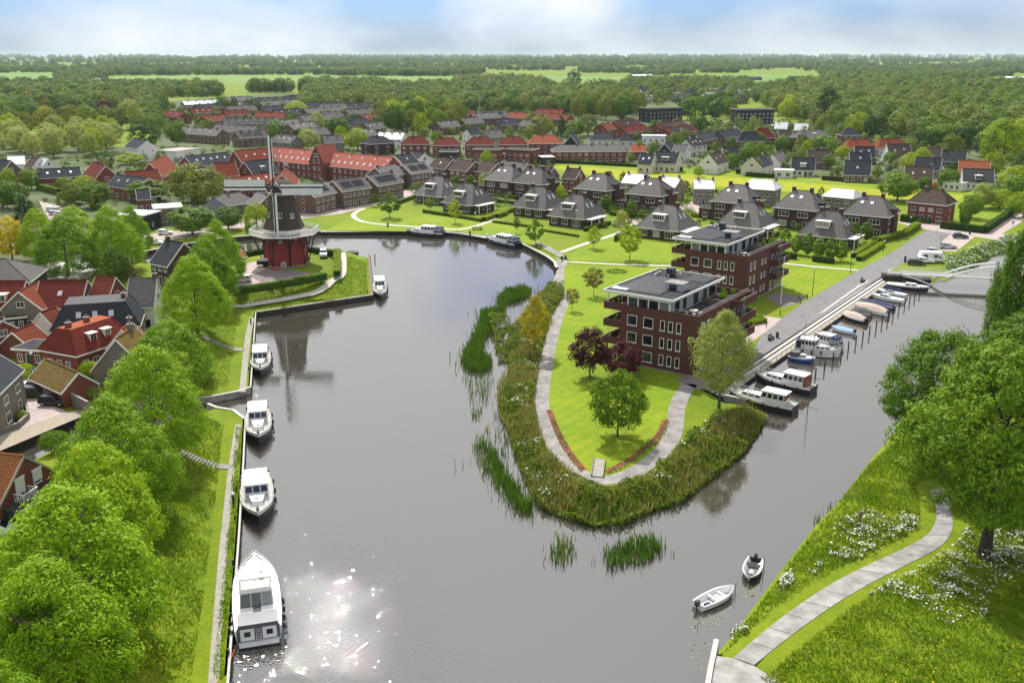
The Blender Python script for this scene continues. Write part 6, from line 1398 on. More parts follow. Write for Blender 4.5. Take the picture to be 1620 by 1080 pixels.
# the big white yacht, stern to the camera
def yacht():
    t,L=boat('largest white motor yacht, grey transom with two white doors toward the viewer',(405,915),(410.5,1016),name='motor_yacht',cat='yacht'); Bm=4.6; gm=mat('grey_gelcoat',(.10,.105,.115),(.12,.125,.135),1,.35,.4,coord='obj')
    st=hull(L,Bm,1.45,.95,M['boatwhite'],M['black'],M['boatwhite'],.50,.92,1.2,par=t)
    # grey stern quarters, doors and ladder
    b=MB(); b.box(-L/2-.04,-1.9,.35,-L/2+.0,1.9,1.75); tr=b.build('transom',gm,t)
    for s in (-1,1):
        b=MB(); b.box(-L/2-.09,s*.98-.62,.45,-L/2-.045,s*.98+.62,1.6); d=b.build('transom_door',M['white'],tr); MB().box(-L/2-.12,s*.98-.28,.85,-L/2-.093,s*.98+.28,1.35).build('pane',M['dkglass'],d)
    b=MB()
    for s in (-.22,.22): b.tube((-L/2-.16,s,.3),(-L/2-.16,s,1.75),.03,.03,5)
    for k in range(5): b.tube((-L/2-.16,-.22,.5+k*.26),(-L/2-.16,.22,.5+k*.26),.025,.025,5)
    b.build('ladder',M['chrome'],tr)
    MB().box(-L/2-.75,-1.75,.18,-L/2-.005,1.75,.30).build('swim_platform',M['boatwhite'],t)
    b=MB(); b.box(-L/2+.02,-1.78,1.46,-L/2+2.0,1.78,1.98); b.build('aft_coaming',gm,t)
    for s in (-1,1): MB().box(-L/2+2.02,s*1.0-.65,1.46,-L/2+2.9,s*1.0+.65,2.0).build('aft_locker',M['white'],t)
    # raised aft cockpit with glass screen and canvas hood
    o,a,c=house_box(t,'cockpit_screen',-L/2+3.0,-L/2+4.4,3.1,3.2,1.5,3.3,M['boatwhite'],.35,.0,.9); panes(o,a,c,3,3,.12,.92,M['glass'],g=.05); panes(o,a,c,0,1,.25,.85,M['dkglass']); panes(o,a,c,2,1,.25,.85,M['dkglass'])
    o,a,c=house_box(t,'hood',-L/2+3.2,-L/2+5.9,3.0,3.1,3.303,3.55,mat('pale_grey_canvas',(.40,.40,.39),(.47,.47,.46),2,.8),.3,.5,.86)
    o,a,c=house_box(t,'cabin',-L/2+4.42,-L/2+8.4,3.25,2.9,1.45,2.85,M['boatwhite'],.0,1.5,.85); panes(o,a,c,0,3,.35,.8,M['dkglass']); panes(o,a,c,2,3,.35,.8,M['dkglass']); panes(o,a,c,1,3,.2,.85,mat('grey_screen_cover',(.30,.30,.30),(.36,.36,.36)),g=.03)
    b=MB()
    for s in (-1,1): b.tube((-L/2+5.9,s*1.5,2.6),(-L/2+5.6,s*1.25,3.95),.05,.05,6)
    b.tube((-L/2+5.6,-1.25,3.95),(-L/2+5.6,1.25,3.95),.06,.06,6); b.tube((-L/2+5.6,0,3.95),(-L/2+5.6,0,4.6),.03,.02,5); b.lathe([(.22,3.97),(.25,4.1),(.1,4.2)],8,0,(-L/2+5.6,-.6)); b.build('radar_arch',M['chrome'],t)
    o,a,c=house_box(t,'foredeck_trunk',-L/2+8.0,L/2-2.2,2.6,1.5,1.6,2.15,M['boatwhite'],.0,.9,.86)
    for k in range(2): MB().box(.8+k*1.3,-.35,2.16+.0,1.4+k*1.3,.35,2.21).build('deck_hatch',M['steel'],t)
    railing(t,st,-L/2+5,L/2+.35,.65,M['chrome'],n=9); fenders(t,st,[-L/2+.6+k*1.35 for k in range(4)],-1); fenders(t,st,[-L/2+.5+k*1.5 for k in range(3)],1)
    b=MB(); b.box(L/2+.5,-.12,2.25,L/2+1.2,.12,2.35); b.build('anchor_sprit',M['chrome'],t)
yacht()
def cruiser(label,bow,stern,Bm,hullm,lowm,canopy=None,mast=0,aft=True,fsg=(1,),wheel=True,strake=None,group=None,fl=False,cabm=None,name='motor_boat',cat='motor boat',fb=1.0,bowup=.7,Lmul=1.0):
    t,L=boat(label,bow,stern,cat,name,group,Lmul=Lmul); st=hull(L,Bm,fb,bowup,hullm,lowm,strake or M['boatwhite'],.5,.85,.9,par=t,deckm=mat('grey_deck',(.36,.345,.32),(.46,.445,.42),1.5,.7),bulw=.12)
    cm=cabm or M['boatwhite']
    x0,x1=(-L*.26,L*.12) if aft or canopy else (-L*.36,L*.02)
    if aft:
        o,a,c=house_box(t,'aft_cabin',-L*.45,x0-.02,Bm*.62,Bm*.68,fb,fb+.75,cm,.3,.05,.88); panes(o,a,c,0,2,.3,.8,M['dkglass']); panes(o,a,c,2,2,.3,.8,M['dkglass']); panes(o,a,c,3,2,.3,.8,M['dkglass'])
    o,a,c=house_box(t,'wheelhouse',x0,x1,Bm*.74,Bm*.72,fb-.1,fb+1.6,cm,.06,.5,.86)
    for s in (0,2): panes(o,a,c,s,4,.5,.88,M['dkglass'])
    panes(o,a,c,1,3,.48,.88,M['dkglass'],g=.08); panes(o,a,c,3,2,.45,.85,M['dkglass'])
    b=MB(); b.box(x0-.25,-Bm*.35,fb+1.603,x1-.25,Bm*.35,fb+1.7); r=b.build('roof',cm,o)
    MB().box((x0+x1)/2-.4,-.35,fb+1.703,(x0+x1)/2+.4,.35,fb+1.77).build('roof_hatch',M['ltroof'],r)
    f,a,c=house_box(t,'fore_cabin',x1-.3,L*.34,Bm*.62,Bm*.34,fb+.0,fb+.62+.1,cm,.0,.5,.84)
    for s in (0,2): panes(f,a,c,s,3,.35,.8,M['dkglass'])
    MB().box(L*.18,-.3,fb+.725,L*.18+.6,.3,fb+.8).build('deck_hatch',M['steel'],f)
    railing(t,st,L*.08,L/2+.25,.6,M['chrome'],n=6)
    if canopy:
        xb=-L*.47; b=MB(); w_=Bm*.38
        for k,(m_,za,zb) in enumerate(((0,fb+.75,fb+1.9),)):
            b.add([(xb,-w_,fb+.1),(x0-.08,-w_,fb+.1),(x0-.08,w_,fb+.1),(xb,w_,fb+.1),(xb+.35,-w_*.85,fb+1.45),(x0-.08,-w_*.88,fb+1.6),(x0-.08,w_*.88,fb+1.6),(xb+.35,w_*.85,fb+1.45)],[(4,5,6,7),(0,1,5,4),(1,2,6,5),(2,3,7,6),(3,0,4,7)])
        cc=b.build('canopy',M[canopy],t); a=[(xb,-w_,fb+.1),(x0-.08,-w_,fb+.1),(x0-.08,w_,fb+.1),(xb,w_,fb+.1)]; c=[(xb+.35,-w_*.85,fb+1.45),(x0-.08,-w_*.88,fb+1.6),(x0-.08,w_*.88,fb+1.6),(xb+.35,w_*.85,fb+1.45)]
        for s in (0,2,3): panes(cc,a,c,s,2,.3,.8,mat('clear_canvas_window',(.30,.31,.31),(.36,.37,.37),1,.2,.5),g=.1)
    if mast: b=MB(); b.tube((x0+.3,0,fb+1.6),(x0,0,fb+2.0+mast),.06,.035,6); b.tube((x0+.1,-.5,fb+2+mast*.7),(x0+.1,.5,fb+2+mast*.7),.03,.03,4); b.lathe([(.2,fb+2.5),(.22,fb+2.65),(.08,fb+2.7)],8,0,(x0+.15,.0)); b.build('mast',M['white'],t)
    for s in fsg: fenders(t,st,[-L*.3,-L*.08,L*.14],s)
    b=MB()
    for sg in (-1,1):
        b.path([(x0+.1,sg*Bm*.26,fb+1.8),(x1-.5,sg*Bm*.26,fb+1.8)],.025,5)
        for k in range(4): xx=x0+.1+(x1-.6-x0)*k/3; b.tube((xx,sg*Bm*.26,fb+1.7),(xx,sg*Bm*.26,fb+1.8),.02,.02,4)
    b.build('grab_rail',M['chrome'],r)
    for sg in (-1,1):
        for q in (-.42,.0,.40): w_,z=hbat(st,L*q); MB().box(L*q-.14,sg*w_*.93-.04,z-.02,L*q+.14,sg*w_*.93+.04,z+.09).build('cleat',M['chrome'],t)
    MB().lathe([(.16,fb+.75),(.2,fb+.8),(.16,fb+.85)],10,0,(L*.24,0)).build('deck_vent',M['chrome'],f)
    b=MB(); w_,z=hbat(st,L*.44); b.box(L*.40,-.14,z-.02,L*.46,.14,z+.18); b.path([(L*.46,0,z+.1),(L*.5+.25,0,z+.02)],.03,5); b.build('anchor_winch',M['dksteel'],t)
    b=MB(); b.tube((x0+.2,-Bm*.18,fb+1.7),(x0+.2,-Bm*.18,fb+2.9),.015,.008,4); b.build('aerial',M['black'],r)
    o2=MB()
    for k in range(12): a0,a1=k*.5236,(k+1)*.5236; o2.tube((x0-.06,.55+.3*math.cos(a0),fb+.9+.3*math.sin(a0)),(x0-.06,.55+.3*math.cos(a1),fb+.9+.3*math.sin(a1)),.07,.07,5)
    o2.build('life_ring',M['orange'],t)
    if fl: flag(t,-L/2+.1,0,fb+.2)
    return t,L,st
cruiser('white cabin cruiser with three square windscreens and no canopy, moored below the big limes',(410,833),(405,757),4.0,M['black'],M['black'],None,0,True,(1,),Lmul=.93,fb=1.1)
t,L,st=cruiser('white steel cruiser with two blue canvas covers and a white mast at its stern',(410,706),(409,656),3.8,M['black'],M['black'],None,2.6,False,(1,),fb=1.15,Lmul=.95)
for s in (-1,1): b=MB(); b.add([(-L*.46,s*.15,2.1),(-L*.28,s*.15,2.3),(-L*.28,s*1.25,2.3),(-L*.46,s*1.25,2.1),(-L*.46,s*.15,2.02),(-L*.28,s*.15,2.22),(-L*.28,s*1.25,2.22),(-L*.46,s*1.25,2.02)],[(0,1,2,3),(7,6,5,4),(0,4,5,1),(1,5,6,2),(2,6,7,3),(3,7,4,0)]); b.build('canvas_cover',mat('slate_blue_canvas',(.08,.10,.20),(.10,.13,.25),2,.8),t)
cruiser('white motor boat with charcoal folding hood, bow toward the viewer, nearest the side canal',(412.5,596),(413,560),3.6,M['black'],M['black'],'grycanvas',0,False,(-1,1),fb=1.05)
cruiser('small white cabin boat moored at the corner of the windmill bastion',(602,474.5),(600.5,451),3.2,M['black'],M['black'],None,0,False,(1,),fb=1.0)
cruiser('white motor yacht with dark hull, left of the two on the far quay',(645,371.5),(703,375),3.8,M['black'],M['black'],'navy',1.2,False,(1,),fb=1.35,name='motor_yacht',cat='yacht')
cruiser('white motor yacht with a flag at its stern, right one on the far quay',(770,382),(820,393),3.8,M['black'],M['black'],'navy',1.2,False,(1,),fb=1.35,fl=True,name='motor_yacht',cat='yacht')
cruiser('white and black converted barge with long wheelhouse, nearest the pale silvery tree',(1156,630),(1258,653),3.5,M['black'],M['black'],None,0,False,(1,),fb=1.15,strake=M['white'],name='cruiser',cat='cruiser')
t,L,st=cruiser('white and black sailing barge with varnished wheelhouse end and slender mast',(1197,601),(1287,622),3.6,M['black'],M['black'],None,0,False,(1,),fb=1.1,strake=M['white'],name='cruiser',cat='cruiser')
MB().box(-L*.40,-1.2,1.1,-L*.362,1.2,2.55).build('wheelhouse_door',M['varnish'],t); b=MB(); b.tube((-L*.43,0,1.1),(-L*.43,0,10.0),.09,.05,6); b.tube((-L*.43,0,2.4),(-L*.60,0,2.6),.06,.06,5); b.build('mast',M['varnish'],t)
t,L,st=cruiser('white cruiser with dark aft canopy, bow toward the channel beside the bright blue sloop',(1326,566),(1259,556),3.3,M['boatwhite'],M['black'],None,0,False,(-1,),fb=1.15,name='cruiser',cat='cruiser')
b=MB(); b.box(-L*.48,-1.2,1.1,-L*.365,1.2,2.5); b.build('canopy',M['navy'],t)
cruiser('white sports cruiser with navy tent canopy, behind the other white cruiser',(1270,542),(1330,556),3.0,M['boatwhite'],M['black'],'navy',0,False,(1,),fb=1.0,name='cruiser',cat='cruiser')
def sloop(label,bow,stern,Bm,hm,cover=None,cabin=False,outb=False,deckm=None,name='sloop',cat='sloop',fb=.75,bowup=.35,ridge=.9,mast=0,open_=False,low=None):
    t,L=boat(label,bow,stern,cat,name); st=hull(L,Bm,fb,bowup,hm,low or M['black'],M['white'],.5,.8,.6,par=t,open_=open_,deckm=deckm)
    if cover:
        n=10; vs=[]; fs=[]; m=5
        for i in range(n):
            q=.03+.94*i/(n-1); x=-L/2+L*q; w_,z=hbat(st,x); hh=ridge*math.sin(math.pi*min(1,max(.0,q*.9+.08)))**.7
            for k in range(m):
                u=-1+2*k/(m-1); vs.append((x,u*w_*1.03,z-.10*(abs(u)>.9)+.03+hh*(1-abs(u)**1.4)))
        for i in range(n-1):
            for k in range(m-1): fs.append((i*m+k,(i+1)*m+k,(i+1)*m+k+1,i*m+k+1))
        b=MB(); b.add(vs,[f[::-1] for f in fs]); b.add([vs[k] for k in range(m)],[tuple(range(m))]); b.build('cover',M[cover],t)
    if cabin:
        o,a,c=house_box(t,'cabin',-L*.05,L*.26,Bm*.62,Bm*.4,fb-.05,fb+.55,M['boatwhite'],.1,.5,.82)
        for s in (0,2): panes(o,a,c,s,2,.3,.75,M['dkglass'])
    if outb:
        b=MB(); b.box(-L/2-.35,-.16,fb-.1,-L/2+.12,.16,fb+.42); b.tube((-L/2-.2,0,fb),(-L/2-.25,0,-.4),.07,.06,6); b.build('outboard_motor',M['black'],t)
    if mast: b=MB(); b.tube((L*.05,0,fb),(L*.05,0,fb+mast),.06,.03,6); b.build('mast',M['varnish'],t)
    return t,L,st
t,L,st=sloop('bright blue sloop with dark folded hood and slender mast, by the promenade steps',(1287,574),(1248,567.5),2.2,M['blue'],None,True,False,mast=6.5)
b=MB(); b.box(-L*.44,-.8,.75,-L*.1,.8,1.6); b.build('hood',M['grycanvas'],t)
sloop('small rowing boat under a light blue tarpaulin',(1317,522),(1351,529),1.9,M['boatwhite'],'ltblue',False,True,name='rowing_boat',cat='rowing boat',ridge=.35,fb=.6)
sloop('black sloop with peaked beige cover, nearest of the covered sloops',(1333,502),(1370,512.5),2.2,M['black'],'beige',False,True,ridge=1.0)
sloop('low boat with grey hood hidden behind the black sloop',(1347,496.5),(1378,502),2.1,M['grycanvas'],'grycanvas',ridge=1.0)
sloop('white sloop under a long peaked beige cover',(1352,488),(1405,500.5),2.4,M['boatwhite'],'beige',False,True,ridge=1.15)
sloop('long sloop under a flat navy blue cover',(1359,480),(1414,490.5),2.4,M['navy'],'navy',ridge=.55)
sloop('white boat with pale deck between the navy sloop and the blue sail cover',(1379,470.5),(1429,479.5),2.3,M['boatwhite'],None,True,False)
t,L,st=sloop('grey-white boat with a rolled blue sail cover along its middle',(1388,463),(1433,471.5),2.3,M['silver'],None,True,False); b=MB(); b.tube((-L*.32,0,1.5),(L*.22,0,1.5),.28,.35,8); b.build('sail_cover',M['navy'],t)
sloop('wide flat white-decked boat with dark hull, last but one before the grassy bank',(1468,461),(1402,453),3.0,M['black'],None,True,False,fb=.9)
sloop('low black tender with white gunwale tied up under the grassy bank',(1472,448),(1430,441),2.2,M['black'],'grycanvas',ridge=.5)
t,L,st=sloop('open white dinghy with outboard and two benches, nearest small boat',(1157,937),(1104,963),1.9,M['boatwhite'],None,False,True,M['steel'],'dinghy','dinghy',.55,.25,open_=True,low=M['grycanvas'])
for x in (-L*.05,L*.2): MB().box(x-.15,-.72,.36,x+.15,.72,.44).build('thwart',M['boatwhite'],t)
MB().box(-L*.36,-.6,.12,-L*.24,-.1,.42).build('fuel_tank',M['carblue'],t); MB().box(L*.02,-.5,.12,L*.14,.4,.36).build('box',M['silver'],t)
t,L,st=sloop('open dark dinghy with white rim, bow toward the viewer, further out than the white dinghy',(1184,921),(1195,889.5),1.9,M['black'],None,False,True,M['grycanvas'],'dinghy','dinghy',.55,.25,open_=True)
MB().box(-L*.3,-.72,.36,-L*.2,.72,.44).build('thwart',M['black'],t)
for (x,y) in ((-L*.28,.6),(L*.12,.0)): MB().lathe([(.1,.12),(.24,.2),(.26,.4),(.1,.56)],10,0,(x,y)).build('buoy',M['white'],t)
sloop('dark bow of a small boat peeping out behind the bastion',(567,404),(552,401.5),1.8,M['black'],'grycanvas',ridge=.3)
# ------------------------------------------------------------------ posts in the water
def pole(u,v,h,r,m,label,cat='mooring post',group=None,name='mooring_post',z=0.0,cap=False):
    x,y=P(u,v,z); t=thing(name,label,cat,(x,y,z),0,group); b=MB(); b.tube((0,0,-.9),(random.uniform(-.05,.05),random.uniform(-.05,.05),h),r,r*.9,8); b.build('post',m,t)
    if cap: MB().lathe([(r*1.1,h),(r*1.1,h+.08)],8).build('cap',M['white'],t)
    return t
for u,v in ((1375.5,529),(1386,521),(1395,512.5),(1404,508),(1413,500.5),(1422,491),(1431,484),(1439,478),(1447,471.5),(1455,465.5),(1365,537.5),(1354,545),(1342,554.5),(1331,563.5),(1304,585),(1289.5,598),(1318,573)):
    pole(u,v,1.75,.13,M['dksteel'],'dark mooring pole standing in the water off the promenade moorings',group='mooring poles in the water')
pole(593,411.5,1.6,.13,M['dksteel'],'lone dark pole in the water off the bastion corner')
pole(582,470,1.6,.14,M['dksteel'],'short dark pile at the south-east corner of the bastion')
pole(1163,938,1.2,.035,M['dksteel'],'thin stake in the water at the bow of the white dinghy',name='stake',cat='stake'); pole(1104.5,976,1.1,.035,M['dksteel'],'thin stake in the water behind the outboard of the white dinghy',name='stake',cat='stake'); pole(1208,904,1.7,.035,M['dksteel'],'thin stake in the water beside the dark dinghy',name='stake',cat='stake')
for v in (585,650,775,822,893,937,1001,1035):
    f=(v-540)/540; u=398-(v-540)*.052 if v<700 else 378-(v-740)*.047
    x,y,z=PG(u-2,v); t=thing('bollard','short dark wooden mooring bollard in the grass strip along the left quay','bollard',(x,y,z),0,'bollards along the left quay'); MB().tube((0,0,-.2),(0,0,.55),.10,.10,8).build('post',M['dkwood'],t); MB().lathe([(.12,.55),(.12,.62)],8).build('cap',M['wood'],t)
x,y,z=PG(369.5,796); t=thing('power_pillar','black service pillar with round white head beside the quay path','service pillar',(x,y,z)); MB().lathe([(.13,-.2),(.13,1.15)],10).build('column',M['black'],t); MB().lathe([(.2,1.15),(.22,1.3),(.12,1.42)],10).build('head',M['lamp'],t)
x,y,z=PG(397,512); t=thing('power_pillar','dark service pillar at the top end of the upper quay path','service pillar',(x,y,z)); MB().lathe([(.13,-.2),(.13,1.2)],10).build('column',M['black'],t); MB().lathe([(.17,1.2),(.17,1.3)],10).build('head',M['lamp'],t)
# mooring ropes of the left quay
for i,(a,b) in enumerate((((357,884,1.1),(378,897,2.3)),((354.5,920,1.1),(376,906,2.0)),((348,1013,1.1),(372,990,1.7)),((385,598,1.05),(397,584,1.4)),((405,606,1.0),(399,593,1.4)),((343,1078,1.1),(371,1026,1.4)),((1163,937,.9),(1157,937,.7)),((1104.5,975,.9),(1106,963,.5)),((1208,903,1.2),(1197,893,.6)))):
    p=Vector((*P(a[0],a[1],a[2]),a[2])); q=Vector((*P(b[0],b[1],b[2]),b[2])); c=p.lerp(q,.5); b_=MB(); pts=[p.lerp(q,k/8)-Vector((0,0,.35*math.sin(math.pi*k/8)))-c for k in range(9)]; b_.path(pts,.028,5); o=b_.build('mooring_rope',M['orange'] if i==5 else M['grycanvas'] if i<3 else M['wood']); o.location=c
    tag(o,['bow rope of the largest yacht, upper one','bow rope of the largest yacht, lower one','stern rope of the largest yacht','mooring rope of the boat with the charcoal hood, grass side','mooring rope of the boat with the charcoal hood, bow side','yellow-orange rope along the quay at the bottom edge','short bow rope of the white dinghy','short stern rope of the white dinghy','short rope from the dark dinghy to its stake'][i],'rope')
# ------------------------------------------------------------------ the white footbridge
def bridge():
    a=np.array(P(1436,431,2.6)); d=np.array([math.cos(math.radians(-12)),math.sin(math.radians(-12))]); t=thing('footbridge','white arched footbridge over the canal behind the weeping tree','bridge',(a[0],a[1],0),math.radians(-12))
    Ln=38; Wd=3.2
    MB().box(-1.5,-Wd/2,2.3,Ln,Wd/2,2.6).build('deck',M['dkconc'],t)
    MB().box(-4.5,-Wd/2,2.0,-1.503,Wd/2,2.5).build('approach_ramp',M['dkconc'],t)
    MB().box(-5.5,-Wd/2+.1,-.2,-1.2,Wd/2-.1,2.0).build('abutment',M['dkwood'],t); MB().box(Ln-3,-Wd/2+.1,-.4,Ln+2,Wd/2-.1,2.29).build('abutment',M['dkwood'],t)
    for s in (-1,1):
        y=s*(Wd/2+.2); b=MB(); b.tube((-1.5,y,2.45),(Ln,y,2.45),.17,.17,8); b.build('edge_tube',M['white'],t)
        pts=[]
        for k in range(25):
            q=k/24; x=5+q*(Ln-8); pts.append((x,y*(1+.22*math.sin(math.pi*q)),(.25+5.0*math.sin(math.pi*q)**.85)))
        b=MB(); b.path(pts,.2,8); b.build('arch',M['white'],t)
        b=MB(); b.tube((-1.0,y,2.4),(5,y,.3),.18,.18,8); b.tube((Ln+.5,y,2.4),(Ln-3,y,.3),.18,.18,8); b.build('strut',M['white'],t)
        b=MB()
        for k in range(20): x=k*2-1; b.tube((x,s*(Wd/2-.1),2.6),(x,s*(Wd/2-.1),3.65),.03,.03,5)
        for z in (3.65,3.3,2.95): b.tube((-6,s*(Wd/2-.1),z),(Ln,s*(Wd/2-.1),z),.03,.03,5)
        b.build('railing',M['white'],t)
        b=MB()
        for k in range(3,22): p=pts[k]; 
        for k in range(5,20): b.tube(pts[k],(pts[k][0],y,2.45),.03,.03,4)
        b.build('hangers',M['white'],t)
bridge()
# ------------------------------------------------------------------ cars
def car(label,u,v,hd,paint,kind='hatch',z=None,group=None,name='parked_car',cat='car',L=4.2,Wd=1.75,Ht=1.5):
    x,y=P(u,v,LAND if z is None else z); zz=(LAND if z is None else z)+.03
    t=thing(name,label,cat,(x,y,zz),math.radians(hd),group); h=L/2; w_=Wd/2
    prof=dict(hatch=[(-h,.35),(-h,.8),(-h+.12,.95),(-h+.45,Ht),(-.1*h+.2,Ht),(h*.38,1.0),(h*.9,.82),(h,.6),(h,.3)],
        suv=[(-h,.4),(-h,.9),(-h+.08,1.05),(-h+.3,Ht),(.1,Ht),(h*.42,1.1),(h*.92,.95),(h,.7),(h,.35)],
        van=[(-h,.35),(-h,1.0),(-h+.05,1.2),(-h+.12,Ht),(h*.45,Ht),(h*.78,1.1),(h*.96,.95),(h,.7),(h,.35)])[kind]
    def shell(scale,pr):
        n=len(pr); vs=[]
        for s in (-1,1):
            for px_,pz in pr:
                tw=w_*(1 if pz<1.0 else 1-.20*(pz-1.0)/(Ht-1.0+.01)); vs.append((px_,s*tw*scale,pz))
        return vs,[tuple(range(n-1,-1,-1))[::1],tuple(range(n,2*n))]+[(i,(i+1)%n,n+(i+1)%n,n+i) for i in range(n)]
    vs,fs=shell(1,prof); b=MB(); b.add(vs,fs); bd=b.build('body',M[paint],t)
    bp=bd.modifiers.new('bevel','BEVEL'); bp.width=.05; bp.segments=1; bp.limit_method='ANGLE'
    # windows: side glass, windscreen, rear window
    zb=1.0; zt=Ht-.08; xs=[p for p in prof if p[1]>=.94]
    for s in (-1,1):
        y0=w_*1.004; y1=w_*(1-.2*.9)+.012; b=MB(); x0=prof[2][0]+.25; x1=prof[5][0]-.12; x2=prof[4][0]-.05; x3=prof[3][0]+.12
        b.add([(x0,s*y0,zb),(x1,s*y0,zb),(x2,s*y1,zt),(x3,s*y1,zt)],[(0,1,2,3) if s<0 else (3,2,1,0)]); b.build('side_window',M['dkglass'],t)
    a_,b__=prof[4],prof[5]; q=MB(); wt=w_*.74; wb=w_*.9; n_=.02
    q.add([(b__[0]-.06,-wb,b__[1]+.10),(b__[0]-.06,wb,b__[1]+.10),(a_[0]+.06+n_,wt,a_[1]-.02),(a_[0]+.06+n_,-wt,a_[1]-.02)],[(0,1,2,3)])
    for k in range(4): q.v[k]=(q.v[k][0]+.03,q.v[k][1],q.v[k][2]+.03)
    q.build('windscreen',M['dkglass'],t)
    a_,b__=prof[2],prof[3]; q=MB(); q.add([(a_[0]+.03-.03,-wb*.95,a_[1]+.08),(b__[0]-.04,-wt,b__[1]-.06),(b__[0]-.04,wt,b__[1]-.06),(a_[0]+.03-.03,wb*.95,a_[1]+.08)],[(0,1,2,3)]); q.build('rear_window',M['dkglass'],t)
    for sx in (-h*.62,h*.62):
        for s in (-1,1):
            b=MB(); b.tube((sx,s*(w_-.14),.31),(sx,s*(w_+.03),.31),.31,.31,12,0); b.tube((sx,s*(w_+.031),.31),(sx,s*(w_+.045),.31),.18,.18,10,1); b.build('wheel',[M['rubber'],M['silver']],t)
    for s in (-1,1): MB().box(h-.03,s*w_*.68-.16,.58,h+.02,s*w_*.68+.16,.72).build('headlight',M['lamp'],t); MB().box(-h-.02,s*w_*.74-.1,.75,-h+.03,s*w_*.74+.1,.95).build('tail_light',M['red'],t)
    return t
car('black hatchback, front one of three parked on the cobbles',86,640,-4,'carblack')
car('black high-roofed car with white roof behind the black hatchback',56,628,4,'carblack','suv',Ht=1.75)
car('dark car with pale roof half hidden at the corner of the brown house',43,619,8,'silver')
car('white van-like car parked on the grass beside the mill hedge',512,406,-80,'silver','suv',z=ZT,Ht=1.8)
car('white estate car parked behind the front bastion hedge',383,446,-170,'white',z=ZT)
car('black car parked on the pink road opposite the solar-roofed duplex',540.5,330,12,'carblack')
car('dark red car parked on the pink road by the footpath junction',578.5,322.5,12,'carred')
car('dark blue car in the far parking bay next to the street',1519,377,-10,'carblue')
car('silver car parked on the brick bay under the bare tree',1500,393,-10,'silver')
car('black car parked at the bridge ramp end of the car park',1449,419,-10,'carblack')
car('white car between the black car and the caravan',1463,416,-10,'white')
car('silver car parked behind the caravan',1479,401,-10,'silver')
car('white car parked in front of the board building on the street',262,371,10,'white')
for i,(u,v) in enumerate(((83,334),(92,335),(88,340),(97,341))): car(['white car at the back left of the parked cluster','pale car at the back right of the parked cluster','pale car at the front left of the parked cluster','white car at the front right of the parked cluster'][i],u,v,25,'white' if i%3==0 else 'silver')
car('silver car parked among the trees left of the black dark gable',75,437,5,'silver'); car('black car in the driveway by the weeping willow house',344,352,70,'carblack'); car('white car on the forecourt beside the board building',246,387,10,'white')
car('white van by the left black gable end of the duplex row',723,276,15,'white','van',L=5,Ht=2.1); car('red car under the port between the brown duplexes',722,278.5,15,'carred'); car('silver car before the duplex gardens',686,277,15,'silver')
for i in range(3): car(['white van left of the right black apartment block','white car beside the van at the black apartment block','silver car right of the cars at the black apartment block'][i],1152+i*7,197.5,5,['white','white','silver'][i],'van' if i==0 else 'hatch',L=5 if i==0 else 4.2,Ht=2.2 if i==0 else 1.5)
t=thing('caravan','white touring caravan with dark windows and grey swoosh on the car park','caravan',(*P(1472,414,LAND),LAND),math.radians(-10))
b=MB(); pr=[(-3,.45),(-3.05,1.2),(-2.6,2.55),(2.4,2.6),(2.95,1.9),(3,.45)]; n=len(pr); b.add([(x,s*1.12,z) for s in (-1,1) for x,z in pr],[tuple(range(n)),tuple(range(2*n-1,n-1,-1))]+[(i,n+i,n+(i+1)%n,(i+1)%n) for i in range(n)]); b.build('body',M['white'],t)
for x in (-1.6,.9): MB().box(x-.5,-1.15,1.35,x+.5,-1.122,2.0).build('window',M['dkglass'],t)
MB().quad((1.6,-1.135,1.9),(2.2,-1.135,1.5),(2.4,-1.135,1.2),(1.7,-1.135,1.2)).build('swoosh',M['carblue'],t); b=MB(); b.tube((0,-1.1,.32),(0,-.9,.32),.32,.32,12); b.tube((0,1.1,.32),(0,.9,.32),.32,.32,12); b.build('wheels',M['rubber'],t)
b=MB(); b.tube((-3,0,.5),(-4.2,0,.5),.06,.06,5); b.build('drawbar',M['steel'],t)
# ------------------------------------------------------------------ street furniture
def lamp(u,v,vt,label,z=None,dark=True,group=None):
    zz=LAND if z is None else z; x,y=P(u,v,zz); h=hgt(u,v,vt,zz); t=thing('street_lamp',label,'street lamp',(x,y,zz),0,group); b=MB(); b.tube((0,0,-.1),(0,0,h-.4),.075,.05,6); b.build('pole',M['black'] if dark else M['steel'],t); b=MB(); b.lathe([(.08,h-.4),(.22,h-.3),(.24,h-.08),(.12,h)],8); b.build('lantern',M['lamp'] if not dark else M['ltroof'],t)
lamp(1285,468,423,'dark lamp post at the edge of the flagpole lawn'); lamp(1345,432,398,'dark lamp post at the top corner of the flagpole lawn'); lamp(1397,402,380,'dark lamp post by the clipped hedge at the promenade bend')
lamp(752,361,336,'pale lamp post beside the picnic table on the far quay',dark=False); lamp(57,612,557,'tall lamp post with white lantern by the shrub bed on the village street',1.3)
lamp(1557,365,341,'pale lamp post before the dark corner hedge',dark=False); lamp(1586,342,333,'pale lamp post at the street beside the wood',dark=False); lamp(1438,372,343,'dark lamp post at the end of the clipped hedge'); lamp(911,373,332,'white pole lamp in front of the veranda villa',dark=False); lamp(983,366,337,'white pole lamp between villas at the path end',dark=False)
def flagpole(u,v,vt,label,z=None):
    zz=LAND if z is None else z; x,y=P(u,v,zz); h=hgt(u,v,vt,zz); t=thing('flagpole',label,'flagpole',(x,y,zz)); MB().tube((0,0,-.2),(0,0,h),.09,.05,8).build('pole',M['white'],t); MB().lathe([(.07,h),(.1,h+.1),(.03,h+.2)],8).build('finial',M['white'],t); MB().lathe([(.3,0),(.3,.25)],8).build('base',M['concrete'],t); return t,h
